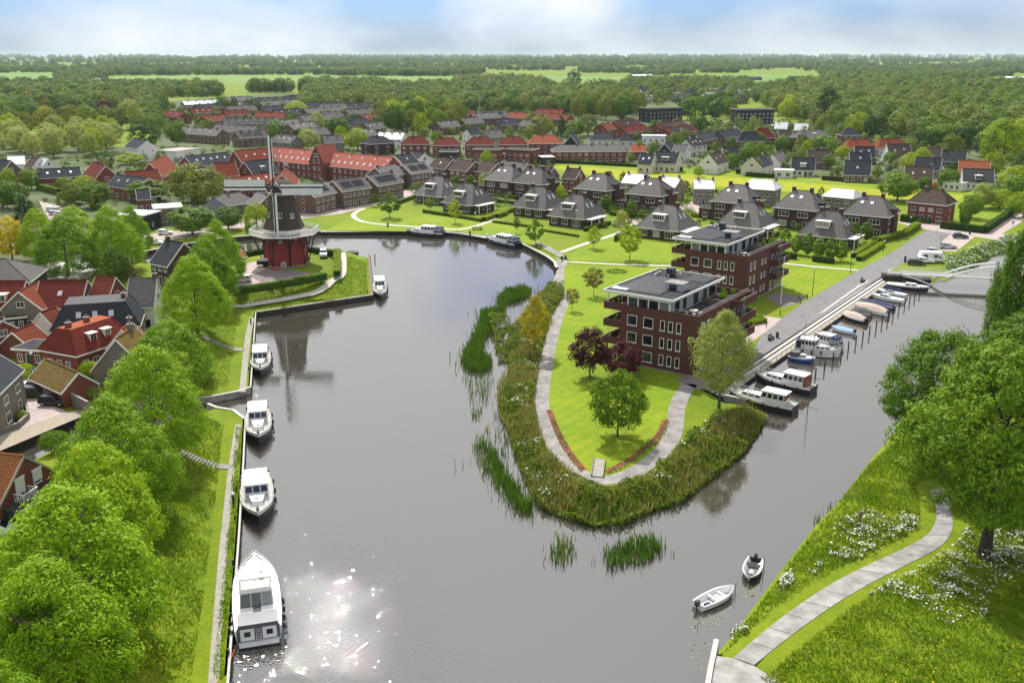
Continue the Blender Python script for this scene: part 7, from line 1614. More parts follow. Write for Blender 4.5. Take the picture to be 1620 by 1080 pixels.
flagpole(1235,481,407,'tall white flagpole on the small lawn beside the rear apartment building')
flagpole(1473,352,317,'white flagpole in front of the hipped corner house'); flagpole(980.5,297,274,'white flag mast on the buttercup meadow'); flagpole(1387,314,293,'white flag mast on the meadow beside the large tree'); flagpole(670,330,297,'white pole in front of the lowest villa')
t,h=flagpole(452,305,254,'tall thin mast with faded flag behind the mill cap'); b=MB(); b.quad((.05,0,h-.1),(1.4,.2,h-.6),(1.3,.2,h-2.3),(.05,0,h-1.4)); b.build('flag',mat('faded_flag',(.55,.35,.37),(.72,.68,.68),1.2,.8),t)
flagpole(216,440,406,'pale mast beside the golden conifer'); flagpole(640.5,222,197,'tall pale mast behind the first red villa'); flagpole(758,187,150,'tall grey mast before the central wood')
def bench(u,v,hd,label,z=None):
    zz=LAND+.012 if z is None else z; t=thing('park_bench',label,'bench',(*P(u,v,zz),zz),math.radians(hd))
    for k in range(3): MB().box(-.95,-.25+k*.18,.42,.95,-.25+k*.18+.15,.47).build('seat_slat',M['dkwood'],t)
    for k in range(2): MB().box(-.95,.30,.6+k*.2,.95,.34,.6+k*.2+.16).build('back_slat',M['dkwood'],t)
    for x in (-.75,.75): b=MB(); b.box(x-.04,-.25,0,x+.04,.3,.42); b.box(x-.04,.3,0,x+.04,.36,.95); b.build('support',M['black'],t)
bench(1365,446,54,'dark bench on the promenade, further one'); bench(1220,537,54,'dark bench on the promenade beside the litter bin'); bench(852,391,-30,'dark bench under the leaning young tree at the quay bend'); bench(895,408,90,'dark bench at the path fork'); bench(534,432,10,'bench at the corner of the bastion path',ZT)
def bin_(u,v,label,h=.95): t=thing('litter_bin',label,'litter bin',(*P(u,v,LAND),LAND)); MB().lathe([(.26,0),(.28,h-.15)],10).build('drum',M['black'],t); MB().lathe([(.3,h-.15),(.3,h-.05),(.15,h)],10).build('lid',M['dksteel'],t)
bin_(1229.5,534,'black litter bin at the end of the nearer promenade bench',1.1); bin_(613.5,359,'black litter bin on the far quay left of the motor yacht',1.3); bin_(1534,371,'dark bin beside the blue car'); bin_(743.5,371,'black litter bin at the quay edge right of the picnic table',1.1); bin_(889,411,'black litter bin at the path fork'); bin_(1431.5,415,'tall black bin post at the car park edge',1.6)
t=thing('picnic_table','dark picnic table on the grass of the far quay','picnic table',(*P(755,363.5,LAND),LAND),math.radians(12)); MB().box(-1.6,-.45,.7,1.6,.45,.78).build('top',M['dkwood'],t)
for s in (-1,1): MB().box(-1.6,s*.85-.16,.42,1.6,s*.85+.16,.48).build('seat',M['dkwood'],t)
for x in (-1.1,1.1): MB().box(x-.06,-.9,0,x+.06,.9,.42).build('leg',M['black'],t)
for i,(u,v) in enumerate(((1266,480),(1277,473),(1234,498),(1212,517),(1263.5,474))): t=thing('bollard',['dark bollard at the corner of the flagpole bed','dark bollard below the lamp post','dark bollard at the lower corner of the flagpole lawn','dark bollard beside the shrub bed of the front building','dark bollard nearest the flagpole'][i],'bollard',(*P(u,v,LAND),LAND)); MB().lathe([(.1,-.1),(.1,1.0),(.05,1.06)],8).build('post',M['black'],t)
# signs
t=thing('street_sign','blue parking sign on a grey pole beside the mossy-roofed shed','sign',(*P(56,611,1.3),1.25)); MB().tube((0,0,-.2),(0,0,3.0),.04,.04,6).build('pole',M['steel'],t); MB().box(-.32,-.05,2.25,.32,-.02,2.95).build('face',M['signblue'],t)
b=MB(); b.box(-.15,-.056,2.38,-.06,-.051,2.82); b.box(-.06,-.056,2.74,.1,-.051,2.82); b.box(-.06,-.056,2.56,.1,-.051,2.64); b.box(.1,-.056,2.59,.18,-.051,2.79); b.build('letter',M['white'],t)
t=thing('street_sign','blue and white street sign on the grass at the right-hand junction','sign',(*P(1601,363,LAND),LAND)); MB().tube((0,0,-.2),(0,0,2.6),.04,.04,6).build('pole',M['steel'],t); MB().box(-.3,-.05,1.9,.3,-.02,2.6).build('face',M['signblue'],t); MB().box(-.3,-.05,1.4,.3,-.02,1.85).build('plate',M['white'],t)
t=thing('owl_post','weathered wooden post with a carved head among the cow parsley','post',(*P(1359,836,.9),.9)); MB().tube((0,0,-.3),(0,0,1.75),.17,.15,9).build('post',M['wood'],t); MB().lathe([(.16,1.75),(.24,1.9),(.22,2.05),(.1,2.15)],9).build('head',M['wood'],t)
t=thing('play_tent','small bright orange play tent in the garden at the meadow edge','tent',(*P(1478,295,LAND),LAND)); MB().add([(-1,-1,0),(1,-1,0),(1,1,0),(-1,1,0),(0,0,1.9)],[(0,1,4),(1,2,4),(2,3,4),(3,0,4)]).build('canopy',M['orange'],t); MB().tube((0,0,0),(0,0,1.95),.03,.03,5).build('pole',M['wood'],t)
# far turbine and chimneys on the horizon
x,y=P(1190,96.5,LAND); t=thing('wind_turbine','white wind turbine far off on the horizon','wind turbine',(x,y,LAND)); MB().tube((0,0,0),(0,0,58),1.6,1.0,8).build('tower',M['white'],t)
MB().box(-1.5,-3,57,1.5,3,60).build('nacelle',M['white'],t)
for k in range(3): a=k*2.094+.5; MB().tube((0,-3.5,58.5),(math.sin(a)*26,-3.5,58.5+math.cos(a)*26),.9,.3,5).build('blade',M['white'],t)
# ------------------------------------------------------------------ old houses below the dike, on the left
def oldhouse(label,ra,rb,zr,ze,D,wall,roof,kind='gable',z0=1.3,**k):
    return house(label,ra,rb,zr,ze,D,wall,roof,kind,z0=z0,**k)
oldhouse('red mansard-roofed house with two white dormers and salmon flat ridge at the street corner',(100,520),(166,500),6.9,3.3,8.5,'redbrick','dkredtile','mansard',cols=5,dorm=2,dorms=1.3,ch=(.12,.55),hipin=1.6,flat=1.5,gw=3)
oldhouse('large black mansard-roofed building with three pale roof lights and vents',(105,476),(200,470),7.6,3.6,11,'redbrick','slate','mansard',cols=5,sky=3,ch=(.95,),hipin=2.2,flat=3.0,gw=2,dorm=0)
oldhouse('long dark red roof with one roof light behind the grey gable',(64,444),(137,443.5),8.2,4.2,9,'redbrick','dkredtile','gable',cols=5,sky=1,ch=())
oldhouse('red-roofed house at the left edge with a large square dormer',(-30,444),(40,444),8.2,4.0,9,'redbrick','dkredtile','gable',cols=4,dorm=1,dorms=3.6,ch=())
oldhouse('grey gabled house with white verge and two small windows facing the street',(63,445),(29,461),7.6,4.4,7.5,'grybrick','redtile','gable',cols=2,ch=(),sky=1,gw=2)
oldhouse('grey hipped slate house at the left edge below the yellow-green tree',(-20,410),(8,409),8,4.2,13,'black','greytile','hip',cols=3,ch=(),hipin=6)
oldhouse('white gabled house with dark roof standing end-on beside the dike limes',(205,440),(247,439),9.3,5.0,8,'wrender','greytile','gable',cols=2,ch=(.98,),gw=2)
oldhouse('red tiled roof with glass roof box behind the black mansard building',(152,437),(182,438),8.4,4.4,8,'redbrick','redtile','gable',cols=2,ch=(),gw=1)
oldhouse('narrow dark red lean-to roof between black mansard and white gable',(196,460),(226,447),7.2,4.2,7,'redbrick','browntile','gable',cols=2,ch=(.9,))
oldhouse('small white-gabled garage with red roof and dark blue door',(52,512),(19,525),4.6,2.6,5,'redbrick','redtile','gable',cols=1,ch=(),sky=1,gw=0,verges=True,name='garage',cat='garage')
oldhouse('white triangular gable with red roof squeezed before the black mansard',(88,485),(64,494),5.6,3.0,5,'wrender','redtile','gable',cols=1,ch=(),gw=0)
oldhouse('red roof at the left edge below the grey gable',(-25,500),(2,506),6.4,3.4,8,'redbrick','dkredtile','gable',cols=2,ch=())
oldhouse('flat white-edged brick annexe joining the garage to the mansard house',(38,545),(82,548),2.9,2.7,5,'redbrick','flatroof','flat',cols=3,ch=())
oldhouse('dark glass roofed extension below the grey gable with two windows',(10,500),(40,497),2.9,2.7,4,'black','flatroof','flat',cols=2,ch=(),door=False)
oldhouse('mossy-roofed brick shed beside the parked black cars',(71.5,567),(123,588.5),4.7,2.5,5.2,'redbrick','mossy','gable',cols=1,ch=(),gw=0,name='shed',cat='shed',door=False)
oldhouse('steep mossy-roofed house half under the limes',(183,536),(212,516),8.0,3.2,8.5,'grybrick','mossy','gable',cols=2,ch=(.8,))
oldhouse('white gabled narrow house peeping between mossy roof and mansard house',(192,521),(207,508),7.2,4.4,5,'wrender','redtile','gable',cols=1,ch=(.9,),gw=1)
oldhouse('tall brown-grey brick house with pantile roof at the left edge above the cobbles',(-62,587),(-18,551),9.4,6.2,8,'grybrick','slate','gable',cols=2,ch=(),gw=2,z0=1.2)
# the house with roller shutters and its flat-roofed annexe
def shutterhouse():
    a=P(-45,712,8.0); b=P(37,720.5,8.0); ang=math.atan2(b[1]-a[1],b[0]-a[0]); L=math.hypot(b[0]-a[0],b[1]-a[1]); D,ze,zr=9.5,3.4,7.4
    t=thing('house','brick gabled house with orange pantiles and white roller shutters beside the dike limes','house',((a[0]+b[0])/2,(a[1]+b[1])/2,.6),ang)
    gable_wall(L,D,ze,zr).build('wall',M['redbrick'],t); r=gable_roof(L,D,ze,zr,.3,.1).build('roof',M['pantile'],t); [gutter(L,D,ze,zr,sg=q).build('gutter',M['white'],r) for q in (-1,1)]
    for sg in (-1,1): verge(L,D,ze,zr,.3,.1,sg=sg).build('verge_board',M['steel'],r)
    # rows of tile rolls proud of the slope
    s=(zr-ze)/(D/2); bt=MB()
    n=int(L/.3)
    for i in range(n):
        x=-L/2+.15+i*.3; bt.tube((x,-D/2-.25,ze-s*.25+.03),(x,0,zr+.03),.075,.075,4,caps=False)
    bt.build('tile_rolls',M['pantile'],r)['kind']='stuff'
    for y,z,w_,h_ in ((-1.3,2.9,1.3,2.1),(1.5,3.4,1.3,1.5)):
        o=window(t,L/2,y,z,math.pi/2,w_,h_,0); b=MB(); b.box(-w_/2-.05,-.16,h_*.25,w_/2+.05,-.075,h_+.1); b.box(-w_/2-.1,-.24,h_+.103,w_/2+.1,-.02,h_+.32)
        for k in range(10): b.box(-w_/2-.05,-.172,h_*.25+k*h_*.07,w_/2+.05,-.163,h_*.25+k*h_*.07+.03)
        b.build('roller_shutter',M['white'],o)
    q=MB(); q.box(L/2+.003,-D/2+.6,-.6,L/2+4.4,D/2-1.4,2.7); g=q.build('annexe',M['blackroof'],t); 
    for k in range(5): MB().box(L/2+.01+k*.88,-D/2+.45,2.703,L/2+.01+k*.88+.85,D/2-1.25,2.78+.01*(k%2)).build('roof_sheet',M['flatroof'],g)
    b=MB()
    for k in range(9): y=-2.4+k*.25; b.box(L/2+1.3,y,2.79,L/2+1.36,y+.06,3.75)
    for k in range(5): x=L/2+.1+k*.27; b.box(x,-2.42,2.79,x+.06,-2.36,3.75); b.box(x,-.2,2.79,x+.06,-.14,3.75)
    b.box(L/2+1.28,-2.44,3.753,L/2+1.38,-.12,3.83); b.box(L/2+.02,-2.46,3.753,L/2+1.277,-2.34,3.83); b.box(L/2+.02,-.24,3.753,L/2+1.277,-.12,3.83); b.build('balcony_rail',M['white'],t)
shutterhouse()
car('white car nosing out below the flat black annexe at the left edge',2,846,20,'white',z=.9)
# garden walls and shrubs by the cobbled yard
def wall(label,px,h,m,z=LAND,th=.25,name='garden_wall',cat='wall'):
    line=[np.array(P(u,v,z)) for u,v in px]; c=line[0]; t=thing(name,label,cat,(c[0],c[1],z))
    for a,b in zip(line,line[1:]):
        d=b-a; l=np.hypot(*d); q=MB(); q.T=Matrix.Translation((a[0]-c[0],a[1]-c[1],0))@Matrix.Rotation(math.atan2(d[1],d[0]),4,'Z'); q.box(-th/2,-th/2,-.4,l+th/2,th/2,h); q.build('wall_panel',m,t); q=MB(); q.T=Matrix.Translation((a[0]-c[0],a[1]-c[1],0))@Matrix.Rotation(math.atan2(d[1],d[0]),4,'Z'); q.box(-th/2-.05,-th/2-.05,h+.002,l+th/2,th/2+.05,h+.09); q.build('coping',M['dkconc'],t)
wall('grey garden wall between mossy shed and canal',[(114,640),(141,655)],1.9,M['grybrick'])
wall('low curved wall round the corner bed of the brown house',[(-5,690),(30,677),(46,662),(44,650),(36,643)],.8,M['grybrick'])
# ------------------------------------------------------------------ hedges
def hedge(label,px,w_,h,z=LAND,mt='green',dens=26,ls=.26,name='hedge',group=None,smooth=0):
    line=[np.array(P(u,v,z)) for u,v in px]; 
    if smooth: line=smoothline(line,smooth)
    c=sum(line)/len(line); t=thing(name,label,'hedge',(c[0],c[1],z),0,group); core=MB(); V=[]
    for a,b in zip(line,line[1:]):
        d=b-a; l=max(np.hypot(*d),.05); e=d/l; nn=np.array([-e[1],e[0]]); q=[a-nn*w_*.42-c,b-nn*w_*.42-c,b+nn*w_*.42-c,a+nn*w_*.42-c]; core.prism([tuple(p) for p in q],-.2,h*.92)
        m=int((l*(w_+2*h))*dens); s=RNG.random(m)*l; k=RNG.random(m)*(w_+2*h); y=np.where(k<h,-w_/2,np.where(k<2*h,w_/2,k-2*h-w_/2)); zz=np.where(k<h,k,np.where(k<2*h,k-h,h)); 
        y=y+RNG.normal(0,.05,m); zz=zz+RNG.normal(0,.05,m); N_=np.c_[np.where(k<2*h,np.sign(y),0)[:,None]*nn,np.where(k<2*h,.35,1)]+RNG.normal(0,.4,(m,3)); N_/=np.linalg.norm(N_,axis=1)[:,None]
        Pq=np.c_[(a-c)[0]+e[0]*s+nn[0]*y,(a-c)[1]+e[1]*s+nn[1]*y,zz]; tt=np.cross(N_,RNG.normal(size=(m,3))); tt/=np.linalg.norm(tt,axis=1)[:,None]; bb=np.cross(N_,tt); L_=(ls*(.6+.8*RNG.random(m)))[:,None]
        V.append(np.stack([Pq-tt*L_*.6,Pq+bb*L_*.35,Pq+tt*L_*.6,Pq-bb*L_*.35],1).reshape(-1,3))
    core.build('hedge_core',M['hedgecore'],t); o=place('foliage',fastmesh('foliage',np.concatenate(V),mats=[LM[mt]]),t); return t
M['hedgecore']=mat('hedge_inside',(.02,.04,.008),(.035,.06,.012),4,.95,.05)
hedge('long clipped hedge along the front of the mill yard',[(361,466),(400,460.5),(455,452),(515,440.5)],1.5,1.3,ZT)
hedge('sunlit yellow-green hedge on the east side of the mill lawn',[(533,436),(534,400)],1.6,1.1,ZT,'lemon')
hedge('dark hedge on the north edge of the mill lawn beside the white car',[(488,398),(530,404)],1.3,1.2,ZT,'dark'); hedge('dark hedge behind the mill shed toward the moat',[(383,407),(420,400)],1.3,1.2,ZT,'dark')
for lab,px,w_,h,mt in (('low clipped hedge before the two lowest villas, long straight piece',[(670,336),(740,347),(762,351)],1.0,.9,'green'),('hedge beside the path between the second and third villas, left side',[(765,350),(800,338),(822,330)],1.6,1.3,'lemon'),('clipped block hedge right of the path between second and third villas',[(785,345),(800,340)],1.6,1.3,'lemon'),('low hedge in front of the third villa lawn',[(780,352),(840,360)],.9,.7,'green'),('low dark hedge line along the veranda villa lawn',[(855,365),(915,375)],.8,.6,'green'),('clipped hedge between third villa and its neighbours, upper side',[(775,309),(818,316)],1.4,1.2,'lemon'),('second clipped hedge above the third villa',[(770,318),(812,323)],1.2,1.1,'green'),('hedge from the lowest villa to the pink road',[(630,323),(660,312)],1.2,1.2,'green'),('long clipped hedge behind the veranda villa beside the access street',[(965,340),(1035,347)],1.4,1.3,'green'),('hedge around the garden of the fifth villa',[(925,366),(965,355)],1.2,1.1,'green'),('upright dark green hedge block right of the path fork',[(975,382),(980,378)],1.4,1.6,'dark'),
    ('long hedge behind the rear apartment block',[(1095,343),(1150,349)],1.4,1.2,'lemon'),('second long hedge behind the rear apartment block',[(1225,352),(1275,360)],1.4,1.3,'lemon'),('clipped dark hedge at the edge of the flagpole lawn, left piece',[(1228,407),(1260,410)],1.6,1.5,'dark'),('clipped dark hedge at the edge of the flagpole lawn, right piece',[(1286,413),(1318,417)],1.6,1.5,'dark'),('sunlit clipped hedge by the promenade, upper row',[(1350,408),(1388,383)],1.6,1.3,'lemon'),('sunlit clipped hedge by the promenade, lower row',[(1358,413),(1396,389)],1.5,1.2,'lemon'),('long sunlit hedge at the promenade bend before the street',[(1388,385),(1432,373),(1452,359)],1.8,1.6,'lemon'),('dark hedge left of the corner house door',[(1425,350),(1450,353)],1.8,2.2,'dark'),('dark clipped box hedge before the corner house',[(1457,352),(1471,354)],1.4,1.3,'green'),('long dark hedge along the street corner right of the corner house',[(1488,361),(1557,369),(1590,346),(1612,330)],1.6,2.1,'dark'),
    ('hedge line at the far side of the buttercup meadow, left',[(880,258),(960,262),(1015,265)],1.2,1.4,'dark'),('hedge before the dark gabled house on the meadow edge',[(1180,279),(1225,282)],1.2,1.7,'dark'),('tall narrow clipped hedge column before the largest white-roofed house',[(1219,326),(1223,324)],1.6,3.4,'green'),('hedge before the dark terrace on the left street',[(62,300),(95,309)],2,2.4,'green'),('low planted bed edge beside the front apartment yard',[(1183,513),(1207,508)],2.4,.9,'lemon')):
    hedge(lab,px,w_,h,LAND,mt)
# garden fences of the meadow houses, boards one by one where they can be told apart
def fence(label,px,h,m,z=LAND,bw=1.8):
    a,b=[np.array(P(u,v,z)) for u,v in px]; d=b-a; l=np.hypot(*d); t=thing('garden_fence',label,'fence',(a[0],a[1],z),math.atan2(d[1],d[0])); n=max(1,int(l/bw)); me=MB().box(.03,-.03,0,l/n-.03,.03,h).mesh('fence_panel',[m])
    for k in range(n): place('fence_panel',me,t,(k*l/n,0,random.uniform(0,.04)))
    pm=MB().box(-.05,-.06,0,.05,.06,h+.1).mesh('post',[M['dkwood']])
    for k in range(n+1): place('post',pm,t,(k*l/n,0,0))
for lab,px in (('dark board fence before the cream house on the meadow edge',((1058,269),(1080,271))),('dark board fence beside the blue-grey roofed house',((1368,289),(1398,292))),('grey board fence before the low white garage',((1500,297),(1530,299))),('board fence behind the small cream annexe on the meadow',((1300,285),(1335,288))),('board fence before the white annexe of the meadow row',((1164,275),(1182,277)))): fence(lab,px,1.8,M['wood'] if 'grey' in lab else M['dkwood'])
# stairs up the dike
def stairs(label,px,w_,n):
    pts=along(np.array([PG(u,v)[:2] for u,v in px]),n+1); c=pts[0]; z0=gz(*c); t=thing('dike_stairs',label,'stairs',(c[0],c[1],z0))
    for k in range(n):
        a,b=pts[k],pts[k+1]; d=b-a; l=np.hypot(*d); zz=gz(*((a+b)/2))-z0; q=MB(); q.T=Matrix.Translation((a[0]-c[0],a[1]-c[1],zz))@Matrix.Rotation(math.atan2(d[1],d[0]),4,'Z'); q.box(.02,-w_/2,-.25,l-.04,w_/2,.12); q.build('step',M['dkconc'],t)
stairs('stone steps from the quay path up to the bastion limes',[(385,554.5),(367,551),(348,546),(330,537),(318,533)],1.5,16)
stairs('stone steps from the lower quay path up between the dike limes',[(365,739),(340,737),(312,727),(285,716)],1.4,16)
# ------------------------------------------------------------------ reeds, bank growth, meadow
def inpoly(poly,n):
    poly=np.asarray(poly); lo,hi=poly.min(0),poly.max(0); out=np.zeros((0,2))
    while len(out)<n:
        q=RNG.uniform(lo,hi,(n*2,2)); out=np.r_[out,q[inside(q,poly)]]
    return out[:n]
def area(poly):
    p=np.asarray(poly); x,y=p[:,0],p[:,1]; return abs(np.dot(x,np.roll(y,-1))-np.dot(y,np.roll(x,-1)))/2
def blades(name,P2,z,h0,h1,wd,mt,lean=.25,kind='stuff'):
    if z is None: P2=P2[~inside(P2,RIV)]; z=gza(P2)-.03
    if np.ndim(h1): h1=h1[:len(P2)]
    n=len(P2); h=RNG.uniform(h0,h1,n); a=RNG.random(n)*6.283; l=RNG.normal(0,lean,(n,2))*h[:,None]; w_=wd*RNG.uniform(.6,1.4,n)
    B=np.c_[P2,z]; d=np.c_[np.cos(a)*w_/2,np.sin(a)*w_/2,np.zeros(n)]; top=B+np.c_[l,h]; mid=B+np.c_[l*.35,h*.55]
    V=np.stack([B-d,B+d,mid+d*.8,top],1).reshape(-1,3); 
    return tag(place(name,fastmesh(name,V,mats=[mt])),kind=kind)
def lumps(P2,s):
    x,y=P2[:,0],P2[:,1]; return np.clip(.5+.28*np.sin(x*1.3/s+1.7*np.sin(y*.7/s))+.28*np.sin(y*1.1/s+2+1.3*np.sin(x*.9/s))+.2*np.sin((x+y)*2.3/s),.05,1.2)
def scrub(name,P2,hmax,ls,mt,s=1.0,kind='stuff',z=None):
    if not name.startswith('bank'): P2=P2[~inside(P2,RIV)]
    n=len(P2); hh=hmax*lumps(P2,s); zz=(gza(P2) if z is None else z)+hh*RNG.random(n)**.4
    N_=RNG.normal(0,.5,(n,3)); N_[:,2]+=.8; N_/=np.linalg.norm(N_,axis=1)[:,None]; t=np.cross(N_,RNG.normal(size=(n,3))); t/=np.linalg.norm(t,axis=1)[:,None]; b=np.cross(N_,t); L_=(ls*(.6+.8*RNG.random(n)))[:,None]; Q=np.c_[P2,zz]
    V=np.stack([Q-t*L_*.6,Q+b*L_*.38,Q+t*L_*.6,Q-b*L_*.38],1).reshape(-1,3); return tag(place(name,fastmesh(name,V,mats=[mt])),kind=kind)
RD=leafmat('reed_green',[(.03,.085,.006),(.06,.145,.010),(.10,.19,.014),(.16,.22,.03)],.3,inst=False)
RT=leafmat('reed_straw',[(.14,.16,.02),(.24,.24,.05),(.34,.30,.10),(.44,.37,.17)],.3,inst=False)
BK=leafmat('bank_herbs',[(.06,.11,.006),(.12,.185,.010),(.19,.245,.014),(.27,.28,.03)],.35,inst=False)
GB=leafmat('meadow_grass',[(.070,.165,.004),(.125,.24,.005),(.195,.305,.007),(.29,.35,.012)],.35,inst=False)
WF=mat('white_umbels',(.62,.64,.55),(.78,.78,.70),3,.8); YF=mat('yellow_flowers',(.55,.42,.02),(.68,.50,.03),3,.8)
def reedbed(name,px,den,h0,h1,m,wd=.10): 
    poly=W0(px,0); P2=inpoly(poly,int(area(poly)*den)); d=dist_segs(P2,polysegs(poly,True)); P2=P2[d>RNG.random(len(P2))*1.6*lumps(P2,.8)]
    k=RNG.random(len(P2))<.10; P2[k]+=RNG.normal(0,1.1,(k.sum(),2)); P2=P2[dist_segs(P2,WAL)>1.5]; h1=h1*(.72+.4*lumps(P2,.9)); return blades(name,P2,np.full(len(P2),-.1),h0,h1,wd,m,.13)
reedbed('reed_bed',[(842,460),(831,456),(800,460),(787,472),(784,490),(759,494),(756,512),(750,527),(737,551),(727,571),(738,588),(763,590),(780,583),(778,568),(764,558),(768,536),(783,527),(785,510),(800,499),(801,484),(824,476),(841,468)],34,1.0,1.9,RD,.13)
reedbed('reed_bed',[(728,592),(785,598),(772,642),(742,640)],3.5,.8,1.7,RD); reedbed('reed_bed',[(744,650),(762,648),(762,664),(746,664)],14,.7,1.3,RD); reedbed('reed_bed',[(767,673),(777,673),(776,690),(768,690)],14,.8,1.4,RT)
reedbed('reed_bed',[(750,692),(778,702),(803,746),(848,802),(845,825),(812,820),(776,766),(745,722)],9,.9,1.8,RD); reedbed('reed_bed',[(762,700),(776,706),(805,752),(846,806),(843,822),(822,816),(785,762)],26,1.0,1.8,RD,.13)
reedbed('reed_bed',[(869,853),(905,851),(914,880),(890,897),(866,886)],16,.7,1.5,RD); reedbed('reed_bed',[(875,853),(900,852),(906,876),(886,886)],16,.8,1.5,RT); reedbed('reed_bed',[(950,872),(1000,853),(1044,853),(1054,876),(1010,893),(957,902)],24,.9,1.7,RD,.12)
reedbed('reed_bed',[(1283,826),(1320,790),(1325,795),(1295,828)],14,.8,1.5,RD); reedbed('reed_bed',[(786,600),(800,580),(806,640),(795,665),(785,640)],12,.8,1.6,RT); reedbed('reed_bed',[(780,640),(800,680),(812,712),(803,740),(775,690)],4,.8,1.6,RD)
BP=W0([(893,462),(886,480),(870,512),(861,548),(851,590),(845,640),(850,680),(862,712),(882,740),(905,762),(940,778),(985,776),(1022,758),(1062,728),(1090,695),(1130,672),(1180,652),(1214,657),(1198,683),(1175,715),(1159,727),(1119,757),(1079,790),(1032,803),(983,826),(940,828),(890,813),(858,800),(843,778),(826,745),(814,713),(804,675),(792,655),(787,628),(799,607),(806,575),(798,548),(806,522),(828,500),(845,475),(868,452)],.6)
A_=area(BP)
scrub('bank_herbs',inpoly(BP,int(A_*58)),1.15,.30,BK,1.3)
P2=inpoly(BP,int(A_*26)); d=dist_segs(P2,NAT); P2=P2[(d<5.2)&(RNG.random(len(P2))<.25+.75*(lumps(P2,3.2)>.62))]; blades('bank_reeds',P2,gza(P2),.8,1.7,.11,RT,.18)
P2=inpoly(BP,int(A_*10)); d=dist_segs(P2,NAT); P2=P2[d<2.6]; blades('bank_sedge',P2,gza(P2)-.1,.8,1.6,.12,RD,.16)
P2=inpoly(BP,int(A_*8)); P2=P2[lumps(P2,2.4)>.80]; scrub('cow_parsley',P2,1.5,.22,WF,1.3)
for px,m,h in (([(772,508),(800,505),(818,515),(800,525),(785,545)],BK,1.0),([(783,545),(800,535),(815,555),(805,575),(790,570)],BK,1.2),([(850,468),(890,462),(893,478),(872,500),(846,492)],BK,1.6),([(830,497),(850,490),(865,510),(858,540),(835,530)],BK,1.4)):
    po=W0(px,.3); scrub('bank_bushes',inpoly(po,int(area(po)*40)),h,.3,m,1.0)
for px in ([(866,650),(872,650),(885,680),(900,708),(914,727),(924,741),(918,748),(902,728),(890,710),(876,682)],[(1055,662),(1061,668),(1048,694),(1022,716),(994,737),(962,752),(958,745),(988,728),(1014,708),(1038,688)]):
    po=W0(px,LAND); scrub('bed_herbs',inpoly(po,int(area(po)*30)),.32,.2,BK,.6)
# meadow along the foreground path
MW=W0([(1377,722),(1420,690),(2050,640),(2250,1100),(1240,1100),(1160,1040),(1133,1030),(1160,1000),(1212,930),(1242,889),(1288,829)],LAND)
PTH=np.r_[A,B[::-1]]; PC=(A+B)/2
def meadow(n):
    Q=inpoly(MW,n); d=dist_segs(Q,polysegs(PC)); return Q[(d>2.5)&~inside(Q,PTH)]
P2=meadow(230000); g=lumps(P2,2.0); P2=P2[RNG.random(len(P2))<.35+.65*g]; blades('meadow_grass',P2,gza(P2)-.03,.12,.5,.085,GB,.4)
P2=meadow(38000); scrub('meadow_herbs',P2[lumps(P2,1.4)>.45],.55,.22,BK,.9)
P2=meadow(30000); P2=P2[(P2[:,0]>P(1260,1000,LAND)[0])&(lumps(P2,1.7)>.62)]; scrub('buttercups',P2[::2],.55,.13,YF,.9)
def patch(px,n,hm,name='cow_parsley'):
    po=W0(px,LAND); Q=inpoly(po,n); Q=Q[dist_segs(Q,polysegs(PC))>2.1]; g=lumps(Q,1.1); Q=Q[RNG.random(len(Q))<g**1.5]; scrub(name,Q,hm,.17,WF,.7); scrub('parsley_leaves',Q[::2],hm*.7,.3,BK,.7)
patch([(1320,830),(1365,808),(1455,820),(1450,838),(1400,865),(1350,890),(1310,880)],2600,1.15); patch([(1480,862),(1530,835),(1600,860),(1640,900),(1570,930),(1560,980),(1500,990),(1430,950),(1390,925),(1450,895)],5200,1.1); patch([(1545,840),(1620,830),(1640,900),(1560,890)],1500,1.1)
patch([(1232,905),(1256,900),(1254,925),(1232,928)],420,1.0); patch([(1278,898),(1300,890),(1300,912),(1280,915)],300,.9); patch([(1155,975),(1180,965),(1185,990),(1160,1000)],420,.9); patch([(1320,955),(1342,950),(1342,965),(1322,968)],160,.8); patch([(1370,930),(1400,922),(1402,940),(1374,942)],300,.8)
patch([(1480,455),(1560,418),(1590,404),(1600,410),(1560,425),(1500,450)],10,.8); po=W0([(1497,408),(1530,398),(1575,382),(1610,374),(1620,380),(1590,392),(1550,408),(1515,428),(1495,425)],LAND); Q=inpoly(po,3000); scrub('ditch_parsley',Q,1.3,.35,WF,1.6); scrub('ditch_herbs',np.r_[Q,inpoly(po,4000)],1.2,.4,GB,1.6)
# dike slopes and bastion slope: long grass
DK=W0([(400,505),(384,622),(330,640),(285,600),(318,512)],1.5); Q=inpoly(DK,9000); Q=Q[dist_segs(Q,WAL)>3.4]; blades('dike_grass',Q,None,.1,.34,.10,GB,.4)
DK=W0([(386,672),(380,738),(368,880),(356,1100),(100,1200),(200,800),(290,655)],1.5); Q=inpoly(DK,60000); d=dist_segs(Q,WAL); Q=Q[((d>2.95)|((d<1.25)&(d>.4)))&(RNG.random(len(Q))<.3+.7*lumps(Q,2.0))]; blades('dike_grass',Q,None,.1,.36,.09,GB,.4)
Q=inpoly(DK,16000); Q=Q[(dist_segs(Q,WAL)>3.3)&(lumps(Q,1.6)>.7)]; scrub('dike_herbs',Q,.4,.22,GB,.8)
BS=W0([(405,500),(590,472),(585,410),(550,400),(548,440),(450,458),(362,472)],2.0); Q=inpoly(BS,17000); Q=Q[dist_segs(Q,WAL)>1.0]; blades('bastion_grass',Q,None,.1,.34,.11,GB,.4)
